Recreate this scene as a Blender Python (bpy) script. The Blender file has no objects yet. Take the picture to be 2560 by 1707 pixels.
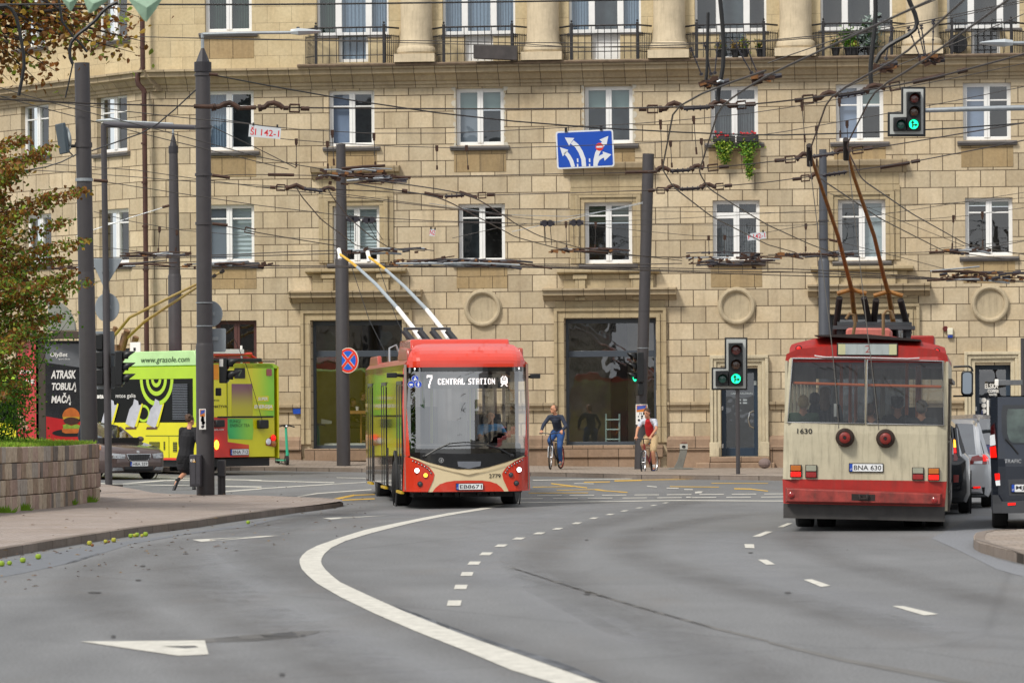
import bpy,bmesh,math,random
from mathutils import Vector as V,Matrix,Euler
from math import sin,cos,pi,radians as R,sqrt
rnd=random.Random(11)
S=bpy.context.scene;COL=S.collection
# ---------------------------------------------------------------- camera, light, exposure
F,CH,YH,RHO=9600.0,2.0,1005.0,0.0065 # focal length in photo pixels, camera height, horizon row, slight roll
cd=bpy.data.cameras.new('camera');cam=bpy.data.objects.new('camera',cd);COL.objects.link(cam)
cd.sensor_width=36;cd.lens=36*F/2560;cd.shift_y=(YH-853.5)/2560;cd.clip_end=6000;cd.clip_start=1
cam.matrix_world=Matrix.Translation((0,0,CH))@Matrix.Rotation(RHO,4,'Y')@Matrix.Rotation(pi/2,4,'X')
cd.dof.use_dof=True;cd.dof.focus_distance=78;cd.dof.aperture_fstop=4.5
S.camera=cam
SUN_EL,SUN_AZ=R(48),math.atan2(-0.62,-0.78)
W=bpy.data.worlds.new('World');S.world=W;W.use_nodes=True
nt=W.node_tree;bg=nt.nodes['Background']
sky=nt.nodes.new('ShaderNodeTexSky');sky.sky_type='NISHITA';sky.sun_disc=False
sky.sun_elevation=SUN_EL;sky.sun_rotation=SUN_AZ;sky.dust_density=2.5
tc=nt.nodes.new('ShaderNodeTexCoord');mp=nt.nodes.new('ShaderNodeMapping');mp.inputs['Scale'].default_value=(1,1,3)
nz=nt.nodes.new('ShaderNodeTexNoise');nz.inputs['Scale'].default_value=2.6;nz.inputs['Detail'].default_value=7;nz.inputs['Distortion'].default_value=.6
rp=nt.nodes.new('ShaderNodeValToRGB');rp.color_ramp.elements[0].position=.3;rp.color_ramp.elements[0].color=(4.6,4.9,5.4,1)
rp.color_ramp.elements[1].position=.72;rp.color_ramp.elements[1].color=(10.5,10.4,10.2,1)
mx=nt.nodes.new('ShaderNodeMixRGB');mx.inputs[0].default_value=.86
L=nt.links.new
L(tc.outputs['Generated'],mp.inputs['Vector']);L(mp.outputs[0],nz.inputs['Vector']);L(nz.outputs['Fac'],rp.inputs[0])
L(sky.outputs[0],mx.inputs[1]);L(rp.outputs[0],mx.inputs[2]);L(mx.outputs[0],bg.inputs['Color']);bg.inputs['Strength'].default_value=.095
sd=bpy.data.lights.new('sun','SUN');sd.energy=2.4;sd.angle=R(12);sd.color=(1,.95,.87)
so=bpy.data.objects.new('sun',sd);COL.objects.link(so)
so.rotation_euler=V((-sin(SUN_AZ)*cos(SUN_EL),-cos(SUN_AZ)*cos(SUN_EL),-sin(SUN_EL))).to_track_quat('-Z','Y').to_euler()
S.view_settings.view_transform='Standard';S.view_settings.look='None';S.view_settings.gamma=1;S.view_settings.use_curve_mapping=False
S.view_settings.exposure=0.44
try:S.cycles.max_bounces=8;S.cycles.transparent_max_bounces=16;S.cycles.use_denoising=True
except Exception:pass
# ---------------------------------------------------------------- pixel -> world
K=2560/2352.0
def d(x,y):return(x*K,y*K)
def zc(i,j):return lambda x,y:(640*i+x/3.672,(0,427,854,1281)[j]+y/3.672)
def ray(px,py):
    a=(px-1280)/F;b=(YH-py)/F;c,s=cos(RHO),sin(RHO)
    return V((a*c+b*s,1,-a*s+b*c))
def P(px,py,D):return V((0,0,CH))+ray(px,py)*D
def PZ(px,py,z):
    r=ray(px,py);return V((0,0,CH))+r*((z-CH)/r.z)
def sst(a,b,x):
    t=min(1,max(0,(x-a)/(b-a)));return t*t*(3-2*t)
def gz(x,y):
    z=0.0
    if y>84:z+=0.0125*math.log1p(math.exp(min(60,max(-60,-(x+1.0)))))*sst(84,108,y)*(1-sst(200,400,y))*(1-sst(60,200,-x))
    q=((x+3.5)**2+(y-76)**2)/64
    if q<30:z-=0.10*math.exp(-q)
    return z
def G(px,py,dz=0.0):
    z=dz
    for _ in range(8):
        p=PZ(px,py,min(z,1.9));z=gz(p.x,p.y)+dz
    p.z=z;return p
# ---------------------------------------------------------------- tagging
def tag(o,label=None,cat=None,group=None,kind=None):
    for k,v in(('label',label),('category',cat),('group',group),('kind',kind)):
        if v:o[k]=v
    return o
def empty(name,loc=(0,0,0),yaw=0,label=None,cat=None,group=None,roll=0):
    o=bpy.data.objects.new(name,None);COL.objects.link(o);o.location=loc;o.rotation_euler=(0,roll,yaw)
    o.empty_display_size=.2
    return tag(o,label,cat,group)
# ---------------------------------------------------------------- materials
def hx(h,k=1):
    h=h.lstrip('#');r=[]
    for i in(0,2,4):
        c=int(h[i:i+2],16)/255;r.append((c/12.92 if c<=.04045 else((c+.055)/1.055)**2.4)*k)
    return(*r,1)
MATS={}
def M(name,col='808080',rough=.55,metal=0,var=.12,sc=2.5,bump=0,bsc=60,coat=0,emit=0,k=1,spec=.5,dirt=0):
    """procedural material: base colour varied by two octaves of noise, optional bump, streak dirt, clear coat"""
    if name in MATS:return MATS[name]
    m=bpy.data.materials.new(name);MATS[name]=m;m.use_nodes=True
    t=m.node_tree;b=t.nodes['Principled BSDF'];l=t.links.new
    c=hx(col,k)if isinstance(col,str)else(*col,1)
    b.inputs['Roughness'].default_value=rough;b.inputs['Metallic'].default_value=metal
    b.inputs['Coat Weight'].default_value=coat;b.inputs['Coat Roughness'].default_value=.06
    b.inputs['Specular IOR Level'].default_value=spec
    tcn=t.nodes.new('ShaderNodeTexCoord')
    if var:
        n=t.nodes.new('ShaderNodeTexNoise');n.inputs['Scale'].default_value=sc;n.inputs['Detail'].default_value=6;n.inputs['Roughness'].default_value=.65
        l(tcn.outputs['Object'],n.inputs['Vector'])
        r=t.nodes.new('ShaderNodeValToRGB');e=r.color_ramp.elements
        e[0].position=.3;e[0].color=tuple(x*(1-var)for x in c[:3])+(1,);e[1].position=.7;e[1].color=tuple(min(1,x*(1+var))for x in c[:3])+(1,)
        l(n.outputs['Fac'],r.inputs[0]);out=r.outputs[0]
        if dirt:
            mpn=t.nodes.new('ShaderNodeMapping');mpn.inputs['Scale'].default_value=(7,7,.7);l(tcn.outputs['Object'],mpn.inputs['Vector'])
            n2=t.nodes.new('ShaderNodeTexNoise');n2.inputs['Scale'].default_value=2.2;n2.inputs['Detail'].default_value=8;n2.inputs['Roughness'].default_value=.7;l(mpn.outputs[0],n2.inputs['Vector'])
            r2=t.nodes.new('ShaderNodeMapRange');r2.inputs[1].default_value=.5;r2.inputs[2].default_value=.8;r2.inputs[3].default_value=0;r2.inputs[4].default_value=dirt;l(n2.outputs['Fac'],r2.inputs[0])
            x=t.nodes.new('ShaderNodeMixRGB');x.inputs[2].default_value=(.05,.04,.03,1);l(r2.outputs[0],x.inputs[0]);l(out,x.inputs[1]);out=x.outputs[0]
        l(out,b.inputs['Base Color'])
    else:b.inputs['Base Color'].default_value=c
    if bump:
        n3=t.nodes.new('ShaderNodeTexNoise');n3.inputs['Scale'].default_value=bsc;n3.inputs['Detail'].default_value=5;l(tcn.outputs['Object'],n3.inputs['Vector'])
        bp=t.nodes.new('ShaderNodeBump');bp.inputs['Strength'].default_value=bump;bp.inputs['Distance'].default_value=.02;l(n3.outputs['Fac'],bp.inputs['Height']);l(bp.outputs[0],b.inputs['Normal'])
    if emit:
        b.inputs['Emission Color'].default_value=c;b.inputs['Emission Strength'].default_value=emit
    return m
def gradient(name,c1,c2,axis,a,b_,rough=.35,coat=.4):
    """printed colour run from c1 to c2 along one object axis"""
    m=M(name,c1,rough,var=0,coat=coat);t=m.node_tree;l=t.links.new;tcn=t.nodes.new('ShaderNodeTexCoord');sp=t.nodes.new('ShaderNodeSeparateXYZ');r=t.nodes.new('ShaderNodeMapRange');r.interpolation_type='SMOOTHSTEP';x=t.nodes.new('ShaderNodeMixRGB')
    l(tcn.outputs['Object'],sp.inputs[0]);l(sp.outputs[axis],r.inputs[0]);r.inputs[1].default_value=a;r.inputs[2].default_value=b_;l(r.outputs[0],x.inputs[0]);x.inputs[1].default_value=hx(c1);x.inputs[2].default_value=hx(c2);l(x.outputs[0],t.nodes['Principled BSDF'].inputs['Base Color']);return m
def glass(name,tint=(.75,.8,.8),refl=.10,rough=.01,dirt=0):
    """thin pane: tinted see-through with a sky reflection that grows towards grazing angles"""
    if name in MATS:return MATS[name]
    m=bpy.data.materials.new(name);MATS[name]=m;m.use_nodes=True;t=m.node_tree;t.nodes.remove(t.nodes['Principled BSDF']);l=t.links.new
    tr=t.nodes.new('ShaderNodeBsdfTransparent');tr.inputs[0].default_value=(*tint,1)
    g=t.nodes.new('ShaderNodeBsdfGlossy');g.inputs['Roughness'].default_value=rough;g.inputs[0].default_value=(.95,.97,1,1)
    f=t.nodes.new('ShaderNodeLayerWeight');f.inputs[0].default_value=.5;pw=t.nodes.new('ShaderNodeMath');pw.operation='POWER';pw.inputs[1].default_value=4;l(f.outputs['Facing'],pw.inputs[0])
    ma=t.nodes.new('ShaderNodeMath');ma.operation='MULTIPLY_ADD';ma.inputs[1].default_value=.75;ma.inputs[2].default_value=refl;ma.use_clamp=True
    l(pw.outputs[0],ma.inputs[0])
    mxs=t.nodes.new('ShaderNodeMixShader');l(ma.outputs[0],mxs.inputs[0]);l(tr.outputs[0],mxs.inputs[1]);l(g.outputs[0],mxs.inputs[2])
    n=t.nodes.new('ShaderNodeTexNoise');n.inputs['Scale'].default_value=1.3;tcn=t.nodes.new('ShaderNodeTexCoord');l(tcn.outputs['Object'],n.inputs['Vector'])
    bp=t.nodes.new('ShaderNodeBump');bp.inputs['Strength'].default_value=.06;bp.inputs['Distance'].default_value=.05;l(n.outputs['Fac'],bp.inputs['Height']);l(bp.outputs[0],g.inputs['Normal'])
    last=mxs.outputs[0]
    if dirt:
        df=t.nodes.new('ShaderNodeBsdfDiffuse');df.inputs[0].default_value=(.32,.33,.34,1)
        mpn=t.nodes.new('ShaderNodeMapping');mpn.inputs['Scale'].default_value=(9,9,.8);l(tcn.outputs['Object'],mpn.inputs['Vector'])
        n2=t.nodes.new('ShaderNodeTexNoise');n2.inputs['Scale'].default_value=3;n2.inputs['Detail'].default_value=8;l(mpn.outputs[0],n2.inputs['Vector'])
        r2=t.nodes.new('ShaderNodeMapRange');r2.inputs[1].default_value=.45;r2.inputs[2].default_value=.75;r2.inputs[3].default_value=.03;r2.inputs[4].default_value=dirt;l(n2.outputs['Fac'],r2.inputs[0])
        m2=t.nodes.new('ShaderNodeMixShader');l(r2.outputs[0],m2.inputs[0]);l(last,m2.inputs[1]);l(df.outputs[0],m2.inputs[2]);last=m2.outputs[0]
    l(last,t.nodes['Material Output'].inputs[0]);return m
def blocks(name,col,mortar,w,h,ms,axes='XZ',var=.16,bias=0,bump=.6,off=(0,0),rough=.85,stain=.35,weather=1):
    """coursed stone: brick pattern over the two given object axes, block tint variation, rain streaks, pitted bump"""
    if name in MATS:return MATS[name]
    m=bpy.data.materials.new(name);MATS[name]=m;m.use_nodes=True;t=m.node_tree;b=t.nodes['Principled BSDF'];l=t.links.new
    b.inputs['Roughness'].default_value=rough;b.inputs['Specular IOR Level'].default_value=.25
    tcn=t.nodes.new('ShaderNodeTexCoord');sp=t.nodes.new('ShaderNodeSeparateXYZ');cb=t.nodes.new('ShaderNodeCombineXYZ')
    l(tcn.outputs['Object'],sp.inputs[0])
    for i,a in enumerate(axes):
        ad=t.nodes.new('ShaderNodeMath');ad.operation='ADD';ad.inputs[1].default_value=off[i];l(sp.outputs[a],ad.inputs[0]);l(ad.outputs[0],cb.inputs[i])
    br=t.nodes.new('ShaderNodeTexBrick');br.inputs['Scale'].default_value=1;br.inputs['Brick Width'].default_value=w;br.inputs['Row Height'].default_value=h
    br.inputs['Mortar Size'].default_value=ms;br.inputs['Mortar Smooth'].default_value=.45;br.inputs['Bias'].default_value=bias
    c=hx(col);br.inputs['Color1'].default_value=tuple(x*(1-var)for x in c[:3])+(1,);br.inputs['Color2'].default_value=tuple(min(1,x*(1+var))for x in c[:3])+(1,);br.inputs['Mortar'].default_value=hx(mortar)
    l(cb.outputs[0],br.inputs['Vector'])
    n=t.nodes.new('ShaderNodeTexNoise');n.inputs['Scale'].default_value=.8;n.inputs['Detail'].default_value=10;n.inputs['Roughness'].default_value=.68;l(tcn.outputs['Object'],n.inputs['Vector'])
    mr=t.nodes.new('ShaderNodeMapRange');mr.inputs[1].default_value=.38;mr.inputs[2].default_value=.72;mr.inputs[3].default_value=0;mr.inputs[4].default_value=.8*weather;l(n.outputs['Fac'],mr.inputs[0])
    x=t.nodes.new('ShaderNodeMixRGB');x.blend_type='MULTIPLY';x.inputs[2].default_value=(.80,.74,.66,1);l(mr.outputs[0],x.inputs[0]);l(br.outputs['Color'],x.inputs[1])
    mpn=t.nodes.new('ShaderNodeMapping');mpn.inputs['Scale'].default_value=(1.6,1.6,.16);l(tcn.outputs['Object'],mpn.inputs['Vector'])
    n2=t.nodes.new('ShaderNodeTexNoise');n2.inputs['Scale'].default_value=1.5;n2.inputs['Detail'].default_value=9;n2.inputs['Roughness'].default_value=.7;l(mpn.outputs[0],n2.inputs['Vector'])
    r2=t.nodes.new('ShaderNodeMapRange');r2.inputs[1].default_value=.5;r2.inputs[2].default_value=.78;r2.inputs[3].default_value=0;r2.inputs[4].default_value=stain;l(n2.outputs['Fac'],r2.inputs[0])
    y=t.nodes.new('ShaderNodeMixRGB');y.inputs[2].default_value=(.13,.10,.07,1);l(r2.outputs[0],y.inputs[0]);l(x.outputs[0],y.inputs[1]);n3=t.nodes.new('ShaderNodeTexNoise');n3.inputs['Scale'].default_value=11;n3.inputs['Detail'].default_value=8;n3.inputs['Roughness'].default_value=.7;l(tcn.outputs['Object'],n3.inputs['Vector'])
    gr=t.nodes.new('ShaderNodeMapRange');gr.inputs[1].default_value=.3;gr.inputs[2].default_value=.7;gr.inputs[3].default_value=.86;gr.inputs[4].default_value=1.12;l(n3.outputs['Fac'],gr.inputs[0]);gm=t.nodes.new('ShaderNodeVectorMath');gm.operation='SCALE';l(y.outputs[0],gm.inputs[0]);l(gr.outputs[0],gm.inputs['Scale']);l(gm.outputs[0],b.inputs['Base Color'])
    ma=t.nodes.new('ShaderNodeMath');ma.operation='MULTIPLY_ADD';ma.inputs[1].default_value=-1.0;l(br.outputs['Fac'],ma.inputs[0]);
    mb=t.nodes.new('ShaderNodeMath');mb.operation='MULTIPLY';mb.inputs[1].default_value=.35;l(n3.outputs['Fac'],mb.inputs[0]);l(mb.outputs[0],ma.inputs[2])
    bp=t.nodes.new('ShaderNodeBump');bp.inputs['Strength'].default_value=bump;bp.inputs['Distance'].default_value=.025;l(ma.outputs[0],bp.inputs['Height']);l(bp.outputs[0],b.inputs['Normal'])
    return m
# ---------------------------------------------------------------- mesh builder
def clip(poly,ax,val,keep_less):
    out=[];n=len(poly)
    for i in range(n):
        a,b=poly[i],poly[(i+1)%n];ia=(a[ax]<=val)==keep_less or a[ax]==val;ib=(b[ax]<=val)==keep_less or b[ax]==val
        if ia:out.append(a)
        if ia!=ib:
            t=(val-a[ax])/(b[ax]-a[ax]);q=[a[0]+(b[0]-a[0])*t,a[1]+(b[1]-a[1])*t];q[ax]=val;out.append(tuple(q))
    return out
class MB:
    def __init__(s,M=None):s.v=[];s.f=[];s.m=[];s.mi=0;s.M=M
    def add(s,vs,fs,mi=None):
        o=len(s.v);s.v+=[(s.M@V(v))if s.M else V(v)for v in vs];s.f+=[tuple(i+o for i in f)for f in fs];s.m+=[s.mi if mi is None else mi]*len(fs);return s
    def box(s,c,size,rot=None,tz=1,ty=1):
        x,y,z=[q/2 for q in size];vs=[]
        for k,(sx,sy)in((-1,(1,1)),(1,(tz,ty))):
            for a,b in((-1,-1),(1,-1),(1,1),(-1,1)):vs.append(V((a*x*sx,b*y*sy,k*z)))
        m=Euler(rot).to_matrix()if rot else Matrix.Identity(3)
        return s.add([m@v+V(c)for v in vs],[(3,2,1,0),(4,5,6,7),(0,1,5,4),(1,2,6,5),(2,3,7,6),(3,0,4,7)])
    def b2(s,x0,y0,z0,x1,y1,z1):return s.box(((x0+x1)/2,(y0+y1)/2,(z0+z1)/2),(abs(x1-x0),abs(y1-y0),abs(z1-z0)))
    def quad(s,*p):return s.add(p,[tuple(range(len(p)))])
    def tube(s,pts,r,n=7,cap=True):
        pts=[V(p)for p in pts];rs=r if isinstance(r,(list,tuple))else[r]*len(pts);o=[];up=None
        for i,p in enumerate(pts):
            t=(pts[min(i+1,len(pts)-1)]-pts[max(i-1,0)]).normalized()
            if up is None:up=V((0,0,1))if abs(t.z)<.9 else V((1,0,0))
            a=t.cross(up)
            if a.length<1e-4:a=t.cross(V((0,1,0)))
            a.normalize();b=a.cross(t).normalized();up=b
            o+=[p+(a*cos(2*pi*k/n)+b*sin(2*pi*k/n))*rs[i]for k in range(n)]
        fs=[(i*n+k,i*n+(k+1)%n,(i+1)*n+(k+1)%n,(i+1)*n+k)for i in range(len(pts)-1)for k in range(n)]
        if cap:fs+=[tuple(range(n))[::-1],tuple((len(pts)-1)*n+k for k in range(n))]
        return s.add(o,fs)
    def cyl(s,p0,p1,r0,r1=None,n=20):return s.tube([p0,p1],[r0,r0 if r1 is None else r1],n)
    def lathe(s,prof,c=(0,0,0),ax='Z',n=28,cap=True):
        vs=[];c=V(c)
        for r,h in prof:
            for k in range(n):
                a=2*pi*k/n;q={'Z':V((r*cos(a),r*sin(a),h)),'Y':V((r*cos(a),h,r*sin(a))),'X':V((h,r*cos(a),r*sin(a)))}[ax];vs.append(c+q)
        m=len(prof);fs=[(i*n+k,i*n+(k+1)%n,(i+1)*n+(k+1)%n,(i+1)*n+k)for i in range(m-1)for k in range(n)]
        if cap:fs+=[tuple(range(n))[::-1],tuple((m-1)*n+k for k in range(n))]
        return s.add(vs,fs)
    def sph(s,c,r,n=12,rot=None):
        r=(r,r,r)if not isinstance(r,(tuple,list))else r;c=V(c);m=Euler(rot).to_matrix()if rot else Matrix.Identity(3);h=n//2+1;vs=[]
        for i in range(h+1):
            a=pi*i/h
            for k in range(n):vs.append(c+m@V((r[0]*sin(a)*cos(2*pi*k/n),r[1]*sin(a)*sin(2*pi*k/n),r[2]*cos(a))))
        return s.add(vs,[((i+1)*n+k,(i+1)*n+(k+1)%n,i*n+(k+1)%n,i*n+k)for i in range(h)for k in range(n)])
    def prism(s,poly,y0,y1,plane='XZ'):
        """poly in two axes extruded along the third between y0 and y1"""
        f={'XZ':lambda a,b,y:(a,y,b),'YZ':lambda a,b,y:(y,a,b),'XY':lambda a,b,y:(a,b,y)}[plane];n=len(poly)
        vs=[f(a,b,y0)for a,b in poly]+[f(a,b,y1)for a,b in poly]
        return s.add(vs,[tuple(range(n)),tuple(range(2*n-1,n-1,-1))]+[(i,i+n,(i+1)%n+n,(i+1)%n)for i in range(n)])
    def patch(s,poly,fn,step=.12,thick=0):
        """a flat outline cut into small cells, each corner carried onto the surface fn(a, b)"""
        sx,sy=step if isinstance(step,tuple)else(step,step)
        x0=min(p[0]for p in poly);x1=max(p[0]for p in poly);nx=max(1,math.ceil((x1-x0)/sx))
        for i in range(nx):
            a,b=x0+(x1-x0)*i/nx,x0+(x1-x0)*(i+1)/nx;q=clip(clip(list(poly),0,a,False),0,b,True)
            if len(q)<3:continue
            y0=min(p[1]for p in q);y1=max(p[1]for p in q);ny=max(1,math.ceil((y1-y0)/sy))
            for j in range(ny):
                u,w=y0+(y1-y0)*j/ny,y0+(y1-y0)*(j+1)/ny;g=clip(clip(q,1,u,False),1,w,True)
                h=[]
                for p in g:
                    if not h or abs(p[0]-h[-1][0])+abs(p[1]-h[-1][1])>1e-6:h.append(p)
                if len(h)>2 and abs(h[0][0]-h[-1][0])+abs(h[0][1]-h[-1][1])<1e-6:h.pop()
                ar=sum(h[k][0]*h[(k+1)%len(h)][1]-h[(k+1)%len(h)][0]*h[k][1]for k in range(len(h)))
                if len(h)>2 and abs(ar)>1e-7:s.add([fn(*p)for p in h],[tuple(range(len(h)))])
        return s
    def loft(s,rings,closed=True,caps=True):
        n=len(rings[0]);vs=[p for r in rings for p in r];k=n if closed else n-1
        fs=[(i*n+j,i*n+(j+1)%n,(i+1)*n+(j+1)%n,(i+1)*n+j)for i in range(len(rings)-1)for j in range(k)]
        if caps:fs+=[tuple(range(n))[::-1],tuple((len(rings)-1)*n+j for j in range(n))]
        return s.add(vs,fs)
    def build(s,name,mat,parent=None,smooth=False,bevel=0,ang=35):
        me=bpy.data.meshes.new(name);me.from_pydata([tuple(v)for v in s.v],[],s.f)
        for m in(mat if isinstance(mat,(list,tuple))else[mat]):me.materials.append(m)
        me.polygons.foreach_set('material_index',s.m)
        bm=bmesh.new();bm.from_mesh(me)
        if bevel:bmesh.ops.remove_doubles(bm,verts=bm.verts,dist=1e-5)
        bmesh.ops.recalc_face_normals(bm,faces=bm.faces);bm.to_mesh(me);bm.free()
        o=bpy.data.objects.new(name,me);COL.objects.link(o)
        if parent:o.parent=parent
        if bevel:
            w=o.modifiers.new('bevel','BEVEL');w.width=bevel;w.segments=2;w.limit_method='ANGLE';w.angle_limit=R(40)
        if smooth or bevel:
            me.polygons.foreach_set('use_smooth',[True]*len(me.polygons))
            try:me.set_sharp_from_angle(angle=R(ang))
            except Exception:pass
        return o
def one(fn,name,mat,parent=None,**k):
    b=MB();fn(b);return b.build(name,mat,parent,**k)
def rrect(x0,z0,x1,z1,r,n=4):
    o=[]
    for cx,cz,a in((x1-r,z1-r,0),(x0+r,z1-r,90),(x0+r,z0+r,180),(x1-r,z0+r,270)):
        o+=[(cx+r*cos(R(a+90*i/n)),cz+r*sin(R(a+90*i/n)))for i in range(n+1)]
    return o
def circ(cx,cz,r,n=24,rz=None):return[(cx+r*cos(2*pi*k/n),cz+(rz or r)*sin(2*pi*k/n))for k in range(n)]
def txt(name,body,x0,z0,x1,z1,y,mat,parent,bold=0,shear=0,rot=0,spacing=1,fn=None,mat4=None,thick=.003,pixel=False):
    """lettering as a thin mesh filling the rectangle x0..x1, z0..z1, standing at depth y and facing -Y"""
    c=bpy.data.curves.new('lettering','FONT');c.body=body;c.offset=bold;c.shear=shear;c.space_character=spacing;c.extrude=.0;c.resolution_u=3
    o=bpy.data.objects.new('tmp',c);COL.objects.link(o);dg=bpy.context.evaluated_depsgraph_get();me=bpy.data.meshes.new_from_object(o.evaluated_get(dg))
    bpy.data.objects.remove(o);bpy.data.curves.remove(c)
    xs=[v.co.x for v in me.vertices];ys=[v.co.y for v in me.vertices];ax,bx,ay,by=min(xs),max(xs),min(ys),max(ys)
    cx,cz=(x0+x1)/2,(z0+z1)/2
    for v in me.vertices:
        u=(v.co.x-ax)/(bx-ax)-.5;w=(v.co.y-ay)/(by-ay)-.5;a=u*(x1-x0);b=w*(z1-z0)
        q=(cx+a*cos(rot)-b*sin(rot),cz+a*sin(rot)+b*cos(rot));v.co=fn(*q)if fn else V((q[0],y,q[1]))
        if mat4:v.co=mat4@v.co
    me.materials.append(mat);me.name=name
    o=bpy.data.objects.new(name,me);COL.objects.link(o);o.parent=parent
    return o
PIX={'0':'699996','1':'262227','2':'691248F'}
# ---------------------------------------------------------------- common materials
WHITE=M('white_paint','e8e6e0',.45,var=.05);CHROME=M('bright_metal','c8c8c8',.25,1,var=.05);BLACK=M('black_plastic','17181a',.45,var=.2)
RUBBER=M('tyre_rubber','1a1a1b',.8,var=.15,bump=.2);STEEL=M('galvanised_steel','9aa0a4',.45,.6,var=.12,sc=8);POLE=M('dark_grey_pole_paint','3d3a3c',.5,var=.1,sc=5,dirt=.15)
DARK=M('dark_interior','141210',.9,var=.3);RED=M('red_paint','c02a22',.35,var=.1);PLATE=M('plate_white','dcdedf',.4,var=.04);PBLUE=M('plate_blue','1646a8',.4,var=.05);INK=M('black_lettering','121214',.5,var=.0)
RIM=M('wheel_metal','8f9296',.35,.8,var=.1)
def plate(parent,text,x,z,y,w=.52,h=.112,fn=None,country=True):
    """european number plate facing -Y"""
    o=one(lambda b:b.b2(x-w/2-.012,y,z-h/2-.012,x+w/2+.012,y-.012,z+h/2+.012),'number_plate',BLACK,parent,bevel=.004)
    one(lambda b:b.prism(rrect(x-w/2+.045,z-h/2,x+w/2,z+h/2,.008),y-.014,y-.017),'plate_face',PLATE,o)
    one(lambda b:b.prism(rrect(x-w/2,z-h/2,x-w/2+.044,z+h/2,.008),y-.014,y-.017),'country_band',PBLUE,o)
    txt('plate_number',text,x-w/2+.065,z-h*.33,x+w/2-.02,z+h*.33,y-.019,INK,o,bold=.012)
    if country:txt('country_code','LT',x-w/2+.008,z-h*.36,x-w/2+.036,z-h*.12,y-.019,WHITE,o)
    return o


# ================================================================ ground, pavements, markings
def asphalt():
    m=bpy.data.materials.new('asphalt');m.use_nodes=True;t=m.node_tree;b=t.nodes['Principled BSDF'];l=t.links.new
    g=t.nodes.new('ShaderNodeNewGeometry')
    def noise(sc,det,vec=None,dist=0,scale=(1,1,1)):
        mpn=t.nodes.new('ShaderNodeMapping');mpn.inputs['Scale'].default_value=scale;l(vec or g.outputs['Position'],mpn.inputs['Vector'])
        n=t.nodes.new('ShaderNodeTexNoise');n.inputs['Scale'].default_value=sc;n.inputs['Detail'].default_value=det;n.inputs['Roughness'].default_value=.6;n.inputs['Distortion'].default_value=dist
        l(mpn.outputs[0],n.inputs['Vector']);return n.outputs['Fac']
    def mr(x,a,b_,c,e):
        r=t.nodes.new('ShaderNodeMapRange');r.inputs[1].default_value=a;r.inputs[2].default_value=b_;r.inputs[3].default_value=c;r.inputs[4].default_value=e;l(x,r.inputs[0]);return r.outputs[0]
    def mul(x,y):
        q=t.nodes.new('ShaderNodeMath');q.operation='MULTIPLY';l(x,q.inputs[0]);l(y,q.inputs[1]);return q.outputs[0]
    big=mr(noise(.16,5,dist=.8,scale=(1,.35,1)),.3,.7,.74,1.2)
    mid=mr(noise(1.1,6,scale=(1,.5,1)),.3,.7,.9,1.08)
    fine=mr(noise(34,4),.28,.72,.58,1.42)
    worm=mr(noise(.45,6,dist=1.6,scale=(1,.25,1)),.60,.74,1,.86)
    # a few long joints between paving strips
    v=t.nodes.new('ShaderNodeTexVoronoi');v.feature='DISTANCE_TO_EDGE';v.inputs['Scale'].default_value=.085;mpn=t.nodes.new('ShaderNodeMapping');mpn.inputs['Scale'].default_value=(1,.6,1);mpn.inputs['Rotation'].default_value=(0,0,.5)
    l(g.outputs['Position'],mpn.inputs['Vector']);l(mpn.outputs[0],v.inputs['Vector']);crack=mr(v.outputs['Distance'],.0,.005,.82,1)
    k=mul(mul(mul(big,mid),mul(fine,worm)),crack)
    c=t.nodes.new('ShaderNodeMixRGB');c.blend_type='MULTIPLY';c.inputs[0].default_value=1;c.inputs[1].default_value=(.150,.152,.154,1)
    cm=t.nodes.new('ShaderNodeCombineXYZ');[l(k,cm.inputs[i])for i in range(3)];l(cm.outputs[0],c.inputs[2])
    wm=t.nodes.new('ShaderNodeMixRGB');wm.inputs[2].default_value=(.135,.115,.098,1);l(mr(noise(.5,6,dist=1.0,scale=(1,.3,1)),.55,.72,0,.35),wm.inputs[0]);l(c.outputs[0],wm.inputs[1])
    l(wm.outputs[0],b.inputs['Base Color']);b.inputs['Roughness'].default_value=.68
    bp=t.nodes.new('ShaderNodeBump');bp.inputs['Strength'].default_value=.35;bp.inputs['Distance'].default_value=.01;l(noise(70,3),bp.inputs['Height']);l(bp.outputs[0],b.inputs['Normal'])
    return m
ASPH=asphalt()
def axis(a,b,st,far):return far[0]+[a+st*i for i in range(int(round((b-a)/st))+1)]+far[1]
xs=axis(-42,42,1.5,([-1600,-500,-180,-90,-60],[60,90,180,500,1600]));ys=axis(18,128,1.25,([-900,-300,-80,-20,5],[150,200,300,450,900,2500]))
b=MB();b.add([(x,y,gz(x,y))for y in ys for x in xs],[(j*len(xs)+i,j*len(xs)+i+1,(j+1)*len(xs)+i+1,(j+1)*len(xs)+i)for j in range(len(ys)-1)for i in range(len(xs)-1)])
tag(b.build('road',ASPH,smooth=True),kind='structure')


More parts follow.
